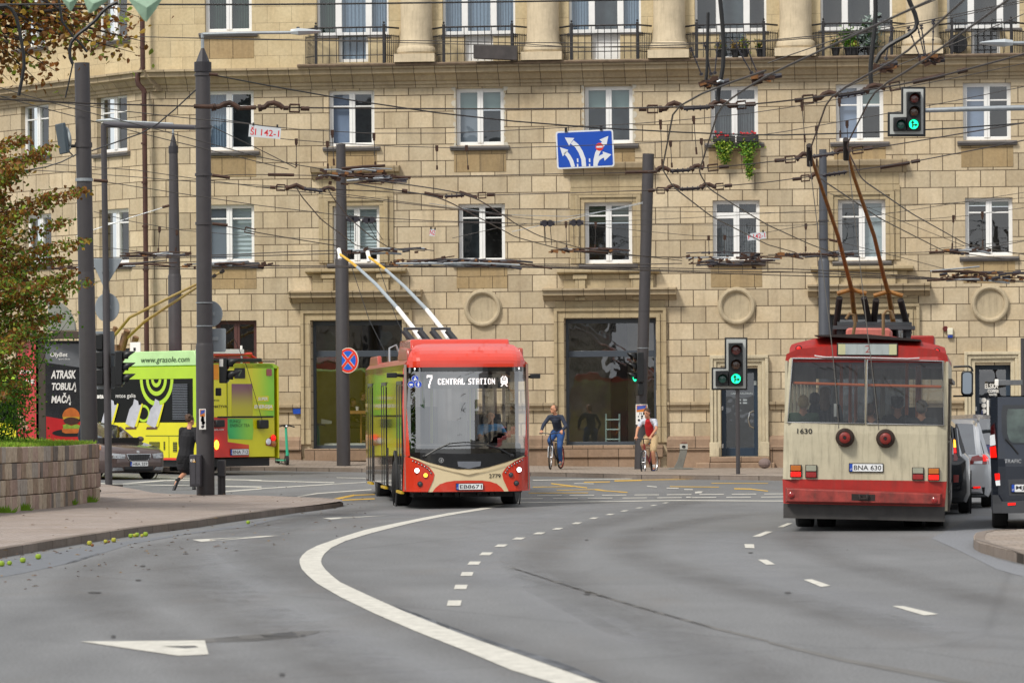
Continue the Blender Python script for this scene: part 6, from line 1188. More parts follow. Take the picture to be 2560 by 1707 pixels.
z22=zc(2,2);gT=G(*z22(2077,1232),.05);T1=empty('traffic_light',gT,0,'traffic light with L shaped grey board on a thin post before the dark blue door','traffic light','traffic lights');f1=tl_fn(gT.y,T1)
Z=lambda*p:z22(*p)
lboard(T1,f1,Z(1952,0)[0],Z(2162,0)[0],Z(1832,0)[0],843.5,Z(0,236)[1],Z(0,444)[1],[((*Z(1988,0)[:1],857,Z(2116,0)[0],Z(0,408)[1]),[(*Z(2053,78),LR_OFF,None),(*Z(2053,212),LA_OFF,None),(*Z(2053,340),LG_ON,UPRT)]),((Z(1868,0)[0],Z(0,266)[1],Z(1984,0)[0],Z(0,408)[1]),[(*Z(1930,340),LG_OFF,None)])])
pz0=f1(*Z(2077,440))[1];one(lambda m:(m.tube([(0,.06,0),(0,.06,pz0+.9)],.055,14),m.b2(-.2,-.14,.0,.2,.26,.05)),'post',POLE,T1,smooth=True);one(lambda m:m.b2(-.27,-.2,-.3,.27,.32,-.003),'footing',M('concrete','9a8d7d',.85,var=.15,bump=.3),T1,bevel=.02)
DT=76.0;p_=P(2330,280,DT);T2=empty('traffic_light',p_,0,'traffic light with L shaped board hanging from a long arm at upper right','traffic light','traffic lights');f2=tl_fn(DT,T2);Y=lambda*p:c30(*p)
lboard(T2,f2,Y(1222,0)[0],Y(1447,0)[0],Y(1098,0)[0],Y(0,798)[1],Y(0,1030)[1],Y(0,1255)[1],[((Y(1270,0)[0],Y(0,848)[1],Y(1397,0)[0],Y(0,1207)[1]),[(*Y(1338,910),LR_OFF,None),(*Y(1335,1030),LA_OFF,None),(*Y(1330,1148),LG_ON,UPRT)]),((Y(1148,0)[0],Y(0,1080)[1],Y(1266,0)[0],Y(0,1207)[1]),[(*Y(1215,1150),LG_OFF,None)])])
MS=empty('signal_mast',G(2760,1250),0,'grey horizontal mast arm carrying the hanging traffic light','signal mast');mo=MS.location;e=[P(x,y,DT)-mo for x,y in((2300,276.5),(2420,273),(2560,270),(2760,266))];gb=V((e[-1].x,e[-1].y,0))
one(lambda m:m.tube([e[0]+V((0,.06,0)),e[1],e[2],e[3]],[.045,.05,.055,.065],12),'mast_arm',STEEL,MS,smooth=True);one(lambda m:m.tube([gb,e[3]+V((0,0,.8))],.12,16),'mast',POLE,MS,smooth=True)
# right-hand lamp arm near the top
lm=empty('street_lamp',P(2700,108,74),0,'white luminaire on an arm reaching in at the upper right edge','street lamp');lq_=L3(lm,74)
one(lambda m:m.tube([lq_(2525,108.5),lq_(2700,106)],.035,10),'lamp_arm',STEEL,lm,smooth=True);lumin(lm,lq_,2532,2450,107.5);one(lambda m:m.tube([lq_(2700,104),V((0,0,-P(2700,108,74).z))],.1,14),'lamp_column',POLE,lm)
# D, E, F, G poles on the far side
PD,aD,tD,DD=pole('lamp_post','slimmer dark lamp post with pointed cap behind the lime trolleybus',(441,1172),(433.5,382),.165,.12,D=106,step=(691,1.12),group='lamp posts with pointed caps',cat='lamp post');ld=L3(PD,DD)
one(lambda m:(m.tube([ld(433.5,383),ld(433.5,366)],.135,18),m.tube([ld(433.5,366),ld(433,337)],[.11,.03],8)),'pointed_cap',M('cap_black'),PD);one(lambda m:(m.tube([ld(433,340),ld(432,309)],.03,8),m.tube([ld(432,310),ld(300,303)],.03,8)),'lamp_arm',STEEL,PD,smooth=True);lumin(PD,ld,300,240,302)
PE,aE,tE,DE=pole('steel_pole','dark grey pole carrying the round no stopping sign',(859,1162),(852,361),.175,.135,D=110.6,step=(649,1.13),rings=((752,.01,POLE),(865,.01,STEEL)));le=L3(PE,DE)
PF,aF,tF,DF=pole('steel_pole','dark grey pole behind the cyclist in the red and white shirt',(1599,1182),(1621,385),.155,.165,D=108.3,rings=((777,.01,POLE),(507,.04,POLE),(870,.01,STEEL)));lf_=L3(PF,DF)
PG2,aG,tG,DG_=pole('steel_pole','dark blue grey pole behind the old red and cream trolleybus',(2064,1190),(2057,374),.135,.105,D=107.5,mat=M('blue_grey_pole','45484f',.5,var=.1),step=(654,1.2),rings=((552,.02,POLE),(598,.02,POLE)));lg=L3(PG2,DG_)
PH,aH,tH,DH=pole('steel_pole','dark pole with a bracket arm at the far right edge',(2560,1200),(2556,845),.06,.05,D=104,group=None);lh=L3(PH,DH)
w33=zc(3,2);one(lambda m:(m.b2(lh(*w33(2115,0))[0],-.05,lh(*w33(0,414))[2],lh(*w33(2335,0))[0],.05,lh(*w33(0,366))[2]),),'bracket_arm',M('bracket_grey','6e7073',.4,.4,var=.2),PH,bevel=.01);one(lambda m:m.b2(lh(*w33(2080,0))[0],-.08,lh(*w33(0,422))[2],lh(*w33(2113,0))[0],.08,lh(*w33(0,358))[2]),'bracket_end',WHITE,PH,bevel=.02)
poster(lf_,DF,*z22(1137,574),*z22(1244,760),'bright event poster on the pole behind the red shirted cyclist',8,.21)
# no stopping sign on E
w12=zc(1,2);c=P(*w12(847,172),DE-.3);NS=empty('road_sign',c,R(-34),'round blue no stopping sign with red cross on a pole','road sign','round road signs');rS=.365
REDS=M('sign_red','d2301f',.35,var=.03);BLS=M('sign_blue','0b56c0',.35,var=.03)
one(lambda m:m.lathe([(rS,.01),(rS,-.01)],(0,0,0),'Y',40),'sign_plate',M('sign_rim','d9cdbd',.4),NS);one(lambda m:m.prism(circ(0,0,rS*.95,40),-.011,-.014),'red_ring',REDS,NS);one(lambda m:m.prism(circ(0,0,rS*.76,40),-.0145,-.016),'blue_disc',BLS,NS)
for s in(-1,1):
    k=rS*.76;u=V((cos(pi/4)*s,sin(pi/4)));n=V((-u.y,u.x));P4=lambda w_:[tuple(u*a*k+n*c_*w_)for a,c_ in((-1,-1),(1,-1),(1,1),(-1,1))]
    one(lambda m:m.prism(P4(.05),-.0165-.002*(s+1)/2,-.0175-.002*(s+1)/2),'white_bar_edge',M('sign_rim'),NS);one(lambda m:m.prism(P4(.037),-.022,-.0235-.002*(s+1)/2),'red_bar',REDS,NS)
one(lambda m:[m.b2(-.3,.012,z,.3,.05,z+.04)for z in(-.22,.2)],'sign_bracket',STEEL,NS)
one(lambda m:m.b2(-.03,.18,-.85,.07,.3,-.5),'pole_box',GREYP,NS)if False else None
# signal head on F, seen from the side
D3=DF-.35;T3=empty('traffic_light',P(*z22(1165,300),D3),0,'traffic light turned sideways with green lit on the pole behind the cyclist','traffic light','traffic lights');f3=tl_fn(D3,T3)
def side_head(root,f,x0,y0,x1,y1,ls_,s,vis=.32):
    p,q=f(x0,y1),f(x1,y0);o=one(lambda m:m.b2(min(p[0],q[0]),-.17,p[1],max(p[0],q[0]),.17,q[1]),'signal_housing',LB_,root,bevel=.02);xf=p[0]if s<0 else q[0];n=len(ls_)
    for i,mt in enumerate(ls_):
        z=q[1]+(p[1]-q[1])*(i+.5)/n;r=min(.15,abs(q[1]-p[1])/n*.44);l_=one(lambda m:m.sph((xf+s*.01,0,z),(.05,r*.95,r*.95),16),'lens',mt,o,smooth=True)
        k=12;vs=[(xf+s*j*vis*(.4+.6*max(0,sin(a))),r*1.08*cos(a),z+r*1.08*sin(a))for j in(0,1)for a in[R(-25)+R(230)*t_/k for t_ in range(k+1)]];b=MB();b.add(vs,[(t_,t_+1,k+2+t_,k+1+t_)for t_ in range(k)]);v_=b.build('visor',LB_,o,smooth=True);v_.modifiers.new('thick','SOLIDIFY').thickness=.01
    return o
side_head(T3,f3,*z22(1130,98),*z22(1196,372),[LR_OFF,LA_OFF,LG_ON],-1,.24);T3.rotation_euler[2]=R(18)
a,c=f3(*z22(1143,495)),f3(*z22(1198,378));one(lambda m:m.b2(a[0],-.12,a[1],c[0],.12,c[1]),'countdown_box',LB_,T3,bevel=.03);one(lambda m:m.tube([(.0,0,.1),(.25,.3,.1)],.03,8),'head_bracket',LB_,T3)
D4=DC-.1;T4=empty('traffic_light',P(*ca(265,420),D4),0,'black traffic light in profile with visors pointing at the lime trolleybus','traffic light','traffic lights');side_head(T4,tl_fn(D4,T4),*ca(240,268),*ca(302,568),[LR_OFF,LA_OFF,LG_OFF],1,.30);a,c=tl_fn(D4,T4)(*ca(205,590)),tl_fn(D4,T4)(*ca(240,275));one(lambda m:(m.b2(a[0],-.1,a[1]+.1,c[0],.1,a[1]+.16),m.b2(a[0],-.1,c[1]-.1,c[0],.1,c[1]-.04),m.b2(a[0]+.02,-.16,a[1]+.02,a[0]+.25,.16,a[1]+.5)),'head_bracket',LB_,T4)
T6=empty('traffic_light',P(*ca(120,350),DC+.2),0,'rear of a black traffic light with pale backing board between two poles','traffic light','traffic lights');f6=tl_fn(DC+.2,T6)
a,c=f6(*ca(48,600)),f6(*ca(230,96));one(lambda m:m.prism(rrect(a[0],a[1],c[0],c[1],.05),.0,.03),'backing_board',SB,T6);a,c=f6(*ca(66,572)),f6(*ca(140,115));one(lambda m:[m.b2(a[0],-.2,a[1]+(c[1]-a[1])*(i+.03)/3,c[0],-.005,a[1]+(c[1]-a[1])*(i+.97)/3)for i in range(3)],'signal_housing',LB_,T6,bevel=.03)
D5=DB+.3;T5=empty('traffic_light',P(*ca(1200,430),D5),0,'black traffic light with a sticker on the tall lamp post','traffic light','traffic lights');f5=tl_fn(D5,T5);side_head(T5,f5,*ca(1147,330),*ca(1212,550),[LR_OFF,LG_OFF],1,.30)
a,c=f5(*ca(1150,405)),f5(*ca(1182,340));one(lambda m:m.b2(a[0],-.175,a[1],c[0],-.172,c[1]),'sticker',WHITE,T5);a,c=f5(*ca(1112,660)),f5(*ca(1160,590));one(lambda m:m.b2(a[0],-.08,a[1],c[0],.08,c[1]),'push_button_box',LB_,T5,bevel=.02)
# blue lane sign hanging on the wires
DS=88.0;pc=P(*c20(670,1370),DS);LSg=empty('road_sign',pc,0,'large blue lane direction sign with white arrows hanging on wires','road sign');LSg.rotation_euler=(0,R(-2.2),0)
SI=(Matrix.Translation(pc)@Matrix.Rotation(R(-2.2),4,'Y')).inverted();sf=lambda x,y:(lambda q:(q.x,q.z))(SI@P(*c20(x,y),DS));SP=lambda*p:[sf(*q)for q in p]
x0,z0=sf(407,1388)[0],sf(680,1543)[1];x1,z1=sf(934,1352)[0],sf(660,1198)[1];WS_=M('sign_white','d4d8dc',.4,var=.03)
one(lambda m:m.prism(rrect(x0,z0,x1,z1,.06),.0,.02),'sign_plate',WS_,LSg);one(lambda m:m.prism(rrect(x0+.035,z0+.035,x1-.035,z1-.035,.04),-.001,-.004),'blue_field',M('lane_sign_blue','0a47ac',.35,var=.05),LSg)
def curve_band(pts,wds):
    Lp,Rp=[],[]
    for i,p in enumerate(pts):
        a,c=pts[max(0,i-1)],pts[min(len(pts)-1,i+1)];t_=V((c[0]-a[0],c[1]-a[1])).normalized();n=V((-t_.y,t_.x))*wds/2;Lp.append((p[0]+n.x,p[1]+n.y));Rp.append((p[0]-n.x,p[1]-n.y))
    return Lp+Rp[::-1]
b=MB();pr=lambda q,k=0:b.prism(q,-.0045-k,-.006-k)
pr(curve_band(SP((662,1532),(655,1460),(630,1395),(595,1340),(552,1305)),.10));pr(SP((484,1264),(572,1269),(524,1338)));pr(curve_band(SP((562,1535),(545,1480),(520,1435),(490,1400)),.09),.0004);pr(SP((440,1354),(518,1378),(466,1437)),.0004)
pr(curve_band(SP((766,1531),(768,1470),(782,1410),(812,1355),(845,1310)),.10));pr(SP((803,1284),(884,1250),(868,1334)),.0004);pr(curve_band(SP((772,1500),(790,1462),(820,1440),(850,1428)),.085),.0008);pr(SP((832,1392),(912,1420),(850,1478)),.0012)
for x in(601,711):
    for y in(1456,1506):pr(SP((x-6,y),(x+7,y),(x+9,y+34),(x-4,y+34)))
b.build('lane_arrows',WS_,LSg)
cx,cz=sf(803,1350);o=one(lambda m:m.prism(circ(cx,cz,.09,24),-.008,-.0095),'no_entry_disc',REDS,LSg);one(lambda m:m.b2(cx-.07,-.011,cz-.018,cx+.07,-.0098,cz+.02),'no_entry_bar',WS_,o)
one(lambda m:[m.b2(sf(x,1190)[0]-.03,-.03,z1-.02,sf(x,1190)[0]+.03,.03,z1+.08)for x in(495,818)],'sign_hanger',LB_,LSg)
def tagplate(x0,y0,x1,y1,D_,rot,s,label,nm):
    c=P((x0+x1)/2,(y0+y1)/2,D_);o=empty('wire_tag',c,0,label,'plate','number plates hung on the overhead wires');w_=(x1-x0)*D_/F/2;h_=(y1-y0)*D_/F/2
    b=one(lambda m:m.b2(-w_,0,-h_,w_,.012,h_),'tag_plate',M('tag_white','c3c8cc',.5,var=.05),o);txt('tag_lettering',s,-w_*.9,-h_*.68,w_*.9,h_*.68,-.003,M('tag_red','c83038',.5),o,bold=.01);one(lambda m:[m.b2(a*w_-.02,-.01,h_*.9,a*w_+.02,.02,h_+.05)for a in(-.75,.75)],'tag_clip',LB_,o);o.rotation_euler=(0,rot,0)
tagplate(622,315,702,345,86,R(5),'ŠI 142-1','silver plate with red number hanging beside the tall lamp post',0);tagplate(1868,582,1915,599,98,R(-7),'F 142-1','small white plate with red number near the far window row',0);tagplate(1074,573,1088,590,100,R(8),'N2','tiny white tag hanging in the middle of the wires',0)
# turquoise e-scooter
ES=empty('electric_scooter',pav(P(716,1100,111).x,111),R(18),'turquoise electric scooter parked by the cafe wall','scooter');TQ=M('turquoise_paint','2fae8a',.35,var=.06,coat=.5)
one(lambda m:(m.tube([(.03,.0,.14),(.0,.06,1.12)],[.045,.035],12),m.tube([(.03,-.02,.36),(.0,-.02,.12)],.05,10)),'stem',TQ,ES,smooth=True);one(lambda m:(m.tube([(-.26,.05,1.10),(-.1,.05,1.14),(.1,.05,1.14),(.26,.05,1.10)],.02,8),m.b2(-.06,.0,1.1,.06,.1,1.17)),'handlebar',BLACK,ES,smooth=True)
one(lambda m:m.b2(-.09,.12,.11,.09,.95,.16),'deck',TQ,ES,bevel=.02);one(lambda m:m.b2(-.075,.16,.162,.075,.9,.166),'deck_mat',BLACK,ES)
for y,x in((-.02,-.0),(1.05,0)):wheel(ES,x,y,.125,.06,-1);one(lambda m:m.lathe([(.135,-.04),(.145,-.04),(.145,.04),(.135,.04)],(x,y,.135),'X',16),'mudguard',BLACK,ES)
one(lambda m:(m.sph((0,-.02,1.12),(.035,.03,.035),10),),'front_lamp',LAMPW,ES,smooth=True);one(lambda m:m.tube([(-.05,.3,.12),(-.16,.32,.0)],.012,6),'kickstand',BLACK,ES)
# slanted floodlight post by the doorway
a=P(*z22(1545,1195),108.2);FL=empty('floodlight_post',V((a.x,a.y,pav(a.x,a.y).z)),R(0),'slanted grey metal post with a square lamp by the doorway','post');FM_=M('floodlight_grey','75746d',.5,.2,var=.15,dirt=.2)
one(lambda m:m.prism([(-.62,0),(.62,0),(.5,.10),(-.5,.10)],-.35,.35),'base_plate',FM_,FL,bevel=.02);one(lambda m:m.prism([(-.30,.08),(.12,.08),(.20,.5),(.30,.9),(.34,1.44),(.02,1.44),(-.02,.95),(-.12,.5)],-.16,.16),'slanted_body',FM_,FL,bevel=.02)
one(lambda m:m.b2(-.02,-.2,1.14,.34,-.158,1.42),'lamp_face',M('lamp_face_grey','b0b0a8',.4),FL,bevel=.01);one(lambda m:m.lathe([(.09,-.2),(.08,-.22),(.02,-.21)],(.16,0,1.28),'Y',18),'lamp_lens',BLACK,FL,smooth=True);one(lambda m:m.b2(.06,-.1,1.445,.3,.1,1.56),'lamp_cap',M('rust_cap','7a5648',.6,var=.2),FL,bevel=.02)
for ch in FL.children:ch.scale=(.62,.5,.5)
p=P(*z22(2312,1080),110.5);tag(one(lambda m:m.sph((0,0,.1),(.18,.16,.15),12),'boulder',M('grey_granite','7b6b66',.9,var=.2,bump=.5)),'small grey boulder on the step right of the dark blue door','stone').location=V((p.x,p.y-.35,pav(p.x,p.y).z+.05))
# things behind the shop glass
s_=fp(*z22(862,800),1.2)[0],fp(*z22(985,800),1.2)[0];zz=fp(*z22(920,935),1.2)[1];zt3=fp(*z22(920,662),1.2)[1]
LD=tag(one(lambda m:([m.tube([(x,1.2,zz-.3),(x+.0,1.3,zt3)],.028,8)for x in s_]+[m.tube([(s_[0],1.22,fp(*z22(920,y),1.2)[1]),(s_[1],1.22,fp(*z22(920,y),1.2)[1])],.022,8)for y in(716,806,896)]),'ladder',M('ladder_metal','b4cdc8',.4,.2),None,smooth=True),'pale metal ladder standing inside the shop window','ladder');LD.matrix_world=FM
WOOD=M('light_wood','a8743c',.5,var=.2);
u=lambda x,y,dpt=1.0:fp(*w12(x,y),dpt)
x0,z0=u(868,662);x1,z1=u(1015,632);TBL=tag(one(lambda m:(m.b2(x0,.8,z0,x1+1.2,1.5,z1),[m.tube([(x,1.1,z0-1.1),(x,1.1,z0)],.03,8)for x in(x0+.3,x1+.8)]),'bar_table',WOOD,None),'wooden bar table inside the cafe window','table');TBL.matrix_world=FM
CU=tag(one(lambda m:m.lathe([(.04,0),(.055,.12)],(u(922,0)[0],1.1,z1+.003),'Z',14),'paper_cup',WHITE),'white paper cup on the bar table in the cafe','cup');CU.matrix_world=FM
SGN=tag(one(lambda m:m.add([(u(590,708)[0],1.2,u(590,708)[1]),(u(686,728)[0],1.2,u(686,728)[1]),(u(682,754)[0],1.2,u(682,754)[1]),(u(590,752)[0],1.2,u(590,752)[1])]+[(u(x,y)[0],1.24,u(x,y)[1])for x,y in((590,708),(686,728),(682,754),(590,752))],[(0,1,2,3),(7,6,5,4),(0,4,5,1),(1,5,6,2),(2,6,7,3),(3,7,4,0)]),'menu_card',WHITE),'white slanted card behind the cafe window','card');SGN.matrix_world=FM
BN=tag(one(lambda m:m.b2(u(640,0)[0],.55,u(0,965)[1],u(1016,0)[0],.9,u(0,935)[1]),'window_bench',WHITE),'long white bench at the foot of the cafe window','bench');BN.matrix_world=FM
# ---------------------------------------------------------------- retaining wall with grass
z02=zc(0,2)
wb=[G(*p,.115)for p in((-330,1322),(-160,1300),(0,1281),(109,1271),(170,1264),(222,1255))];wb+=[wb[-1]+V((.10,.9,0)),wb[-1]+V((-.5,2.6,0)),wb[-1]+V((-3,4,0))]
HW=1.19;cum=[0]
for a,c in zip(wb,wb[1:]):cum.append(cum[-1]+(c-a).length)
def along(s):
    for i in range(len(wb)-1):
        if s<=cum[i+1]or i==len(wb)-2:k=(s-cum[i])/(cum[i+1]-cum[i]);return wb[i].lerp(wb[i+1],k),(wb[i+1]-wb[i]).normalized()
RW=empty('retaining_wall',wb[2],0,'curved low wall of split pinkish brown stone holding the grass bank','wall');o0=wb[2]
STN=[M('split_stone_'+n_,h_,.9,var=.22,sc=9,bump=.7,bsc=22,dirt=.25,spec=.2)for n_,h_ in(('pink','aa9486'),('tan','b2a28e'),('brown','93806e'),('dark','756d66'),('grey','a0978d'),('rose','9c867a'))]
b=MB();r=random.Random(5);hc=HW/4
for row in range(4):
    s=-r.random()*.2
    while s<cum[-1]:
        w_=.16+.30*r.random()**1.3;b.mi=r.choice([0,0,1,1,1,2,2,3,4,5]);p,t=along(min(cum[-1],max(0,s+w_/2)));n=V((t.y,-t.x,0));ang=math.atan2(t.y,t.x);ou=.02*r.random()
        c=p-o0+V((0,0,hc*(row+.5)-.02))-n*(.12-ou);b.box(c,(w_-.010,.26,hc-.014+.008*r.random()),(r.gauss(0,.012),0,ang+r.gauss(0,.02)));s+=w_
b.build('stone_course',STN,RW,bevel=.016)
b=MB();q=[(along(cum[-1]*i/40))for i in range(41)];b.loft([[p-o0-V((t.y,-t.x,0))*.06+V((0,0,z))for z in(-.2,HW-.03)]+[p-o0-V((t.y,-t.x,0))*.22+V((0,0,z))for z in(HW-.03,-.2)]for p,t in q]);b.build('mortar_core',M('mortar_dark','37302a',.9,var=.3),RW)
# grass bank behind the wall
SOIL=M('grass_soil','3c5218',.95,var=.3,sc=6)
inner=[along(cum[-1]*i/24)[0]for i in range(25)]
def gh(x,y):
    dmin=min((V((x,y,0))-V((p.x,p.y,0))).length for p in inner);return V((x,y,gz(x,y)+.115+HW-.05+.40*sst(0,5,dmin)))
b=MB();b.patch([(p.x,p.y)for p in inner]+[(inner[-1].x-4,inner[-1].y+2),(inner[0].x-9,inner[-1].y+3),(inner[0].x-9,inner[0].y)],gh,.8);tag(b.build('grass_bank',SOIL,smooth=True),kind='structure')
b=MB();r=random.Random(9);GM=[M('grass_blade_'+n_,h_,.7,var=.15,spec=.2)for n_,h_ in(('mid','6f9428'),('light','8fae3c'),('dry','8f8a44'))]
for _ in range(26000):
    s=r.random()**.9*cum[-3];p,t=along(s);n=V((-t.y,t.x,0));q=p+n*(.05+4.2*r.random()**1.6)+V((-.0,0,0));h_=gh(q.x,q.y).z if False else None
    dd=(q-p).length;z=gz(q.x,q.y)+.115+HW-.05+.40*sst(0,5,dd*.98);hh=.05+.07*r.random();a=r.random()*2*pi;w_=.010+.008*r.random();b.mi=0 if r.random()<.55 else(1 if r.random()<.8 else 2)
    dx,dy=cos(a)*w_,sin(a)*w_;b.add([(q.x-dx,q.y-dy,z-.01),(q.x+dx,q.y+dy,z-.01),(q.x+r.gauss(0,.03),q.y+r.gauss(0,.03),z+hh)],[(0,1,2)])
tag(b.build('grass',GM),kind='stuff')
# weeds at the wall foot
b=MB();
for fx in(222,170,60,15):
    p=G(fx,1255 if fx>200 else 1283-(fx/8),.12)
    for _ in range(60):a=r.random()*2*pi;rr1=.16*r.random();b.add([(p.x+rr1*cos(a)-.02,p.y-.05+rr1*sin(a)*.4,p.z),(p.x+rr1*cos(a)+.02,p.y-.05+rr1*sin(a)*.4,p.z),(p.x+rr1*1.6*cos(a),p.y-.05+rr1*sin(a)*.6,p.z+.05+.12*r.random())],[(0,1,2)])
tag(b.build('weeds',GM),kind='stuff')
# ---------------------------------------------------------------- advertising kiosk
DKi=92.0;kg=P(160,1005,DKi);kg.z=gz(kg.x,kg.y)+.12;KI=empty('advertising_kiosk',kg,0,'grey advertising kiosk with burger and red posters behind the grass','kiosk');kf=lambda x,y,D_=DKi:P(*z02(x,y),D_)-kg
KG=M('kiosk_bronze','4d443c',.45,.3,var=.1)
def face(a,c,zt_,name):
    """poster pane standing between two ground points; returns a function (u 0..1, v 0..1, k) -> point"""
    u=(c-a);n=V((u.y,-u.x,0)).normalized();return lambda s,t,k=0:V((a.x+u.x*s,a.y+u.y*s,0))+n*k+V((0,0,zt_*t))
p1,p2,p3=kf(415,0),kf(770,0),kf(330,0,DKi-.02);zt_=kf(600,-10)[2];zbm=.25
A_=V((p1.x,0,0));B_=V((p2.x,.25,0));C_=V((p3.x-.0,-.02,0));E_=V((kf(142,0).x,.35,0));fR=face(A_,B_,zt_,'r');fL=face(E_,C_,zt_,'l')
b=MB()
for p in(A_,B_,C_,E_):b.b2(p.x-.05,p.y+.02,0,p.x+.05,p.y+.16,zt_+.05)
b.b2(C_.x,.0,0,A_.x,.12,zt_+.05);b.b2(E_.x,.45,0,B_.x,.6,zt_);b.b2(E_.x-.1,-.1,zt_+.05,B_.x+.25,.7,zt_+.17);b.build('kiosk_frame',KG,KI)
def P_(f,q,k,mat,name,par,n=1):b=MB();b.add([f(*p,k)for p in q],[tuple(range(len(q)))]);return b.build(name,mat,par)
ADK=M('ad_dark','26282c',.25,var=.5,sc=1.5,coat=.6);ADR=M('ad_red','b8262a',.25,var=.1,coat=.6)
def zv(y):return kf(500,y)[2]/zt_
def zu(x):return(x-415)/(770-415.0)
o=P_(fR,[(0,zbm/zt_),(1,zbm/zt_),(1,1),(0,1)],.01,ADK,'burger_poster',KI);UV=lambda x,y:(zu(x),zv(y))
P_(fR,[UV(415,20),UV(740,20),UV(740,240),UV(415,190)],.013,M('ad_grey','6b6e72',.3,var=.3,sc=1,coat=.6),'poster_sky',o);P_(fR,[UV(418,685),UV(560,710),UV(770,740),UV(770,1010),UV(418,1010)],.013,ADR,'poster_red_field',o)
def ttl(s,x0,y0,x1,y1,f,uvf,k,par,sh=0,bold=.02,mat=WHITE,nm='poster_lettering'):
    a,c=uvf(x0,y1),uvf(x1,y0);return txt(nm,s,a[0],a[1],c[0],c[1],0,mat,par,fn=lambda u,v:f(u,v,k),shear=sh,bold=bold)
ttl('OlyBet',458,98,612,150,fR,UV,.02,o,.12);ttl('Sporto Baras',530,152,634,170,fR,UV,.02,o,.12,.0);ttl('ATRASK',462,262,686,340,fR,UV,.02,o,.18,.035);ttl('TOBULĄ',470,374,690,462,fR,UV,.02,o,.18,.035);ttl('MAČĄ',464,470,642,582,fR,UV,.02,o,.18,.035)
BUN=M('bun','b8642a',.4,var=.2,sc=8);PAT=M('patty','3f241a',.7,var=.4,sc=20);LET=M('lettuce','7f9a34',.5,var=.3,sc=15)
cu=lambda px,py,rx,ry,a0=0,a1=360,n=20:[UV(px+rx*cos(R(a0+(a1-a0)*i/n)),py-ry*sin(R(a0+(a1-a0)*i/n)))for i in range(n+1)]
P_(fR,cu(640,838,170,36)[:-1],.016,BLACK,'plate_graphic',o);P_(fR,cu(640,690,78,84,0,180),.02,BUN,'bun_graphic',o);P_(fR,[UV(565,690),UV(717,690),UV(715,712),UV(568,712)],.021,M('cheese','b8942a',.5),'cheese_graphic',o);P_(fR,cu(642,728,70,34)[:-1],.022,PAT,'patty_graphic',o);P_(fR,[UV(565,765),UV(600,755),UV(640,772),UV(690,758),UV(718,770),UV(712,800),UV(570,800)],.024,LET,'lettuce_graphic',o);P_(fR,[UV(556,795),UV(720,795),UV(716,830),UV(690,842),UV(590,842),UV(560,830)],.023,BUN,'bun_graphic',o)
UL=lambda x,y:((x-142)/(330-142.0),zv(y));o=P_(fL,[(0,zbm/zt_),(1,zbm/zt_),(1,1),(0,1)],.01,ADR,'red_poster',KI);ttl('ŽAIDIMUS',150,250,318,292,fL,UL,.02,o,0,.03);ttl('PALIMI!',180,344,318,384,fL,UL,.02,o,0,.03);P_(fL,[UL(150,620),UL(190,650),UL(240,760),UL(260,800),UL(170,800),UL(150,720)],.014,M('ad_skin','b08a70',.5),'hand_graphic',o)
z01=zc(0,1);K1=lambda x,y,D_=DKi+.6:P(*z01(x,y),D_)-kg
q=[(440,1470),(440,1180),(480,1180),(560,1210),(620,1260),(660,1320),(690,1400),(700,1470)]
o=one(lambda m:m.prism([(K1(*p).x,K1(*p).z)for p in q],.55,.75),'arched_top',M('frosted_panel','8a8c84',.4,var=.12,sc=2),KI,bevel=.02);a,c=K1(372,1180),K1(522,1155);one(lambda m:m.b2(a.x,.5,a.z,c.x,.9,c.z),'arch_cap',KG,KI,bevel=.02)
one(lambda m:m.b2(K1(480,0).x,.45,K1(0,1500)[2],K1(760,0).x,1.0,K1(0,1478)[2]),'canopy_edge',KG,KI)
# ---------------------------------------------------------------- plants and clutter on the balconies and sills
def leafy(name,label,cat,Mx,boxes,n,mats,size,group=None,seed=1,pot=None,flowers=None):
    root=empty(name,Mx.translation,0,label,cat,group);root.rotation_euler=Mx.to_euler();b=MB();r=random.Random(seed)
    for _ in range(n):
        (c,e)=r.choice(boxes);p=V([c[i]+e[i]*r.gauss(0,.42)for i in range(3)]);a=V((r.gauss(0,1),r.gauss(0,1),r.gauss(0,.7))).normalized()*size;q=V((r.gauss(0,1),r.gauss(0,1),r.gauss(0,1))).normalized()*size*.6;b.mi=min(len(mats)-1,int(r.random()*len(mats)));b.add([p-a,p+q,p+a,p-q],[(0,1,2,3)])
    b.build('foliage',mats,root)
    if pot:one(lambda m:pot(m),'pot',M('black_pot','1f1f22',.6,var=.2),root,bevel=.01)
    if flowers:
        for _ in range(flowers[1]):c,e=r.choice(flowers[0]);p=V([c[i]+e[i]*r.gauss(0,.4)for i in range(3)]);rr_f=.026+.016*r.random();one(lambda m:m.sph(p,rr_f,6),'flower',flowers[2],root)
    return root
LG1,LG2,LG3=M('leaf_bright','5f8a2a',.5,var=.2,spec=.3),M('leaf_yellow','93a63c',.5,var=.2,spec=.3),M('leaf_deep','35591f',.5,var=.2,spec=.3);FRED=M('geranium_red','b01c24',.5,var=.2)
T=lambda x,y,dep=0.:(lambda s,z:FM@V((s,dep,z)))(*fp(*d(x,y),dep))
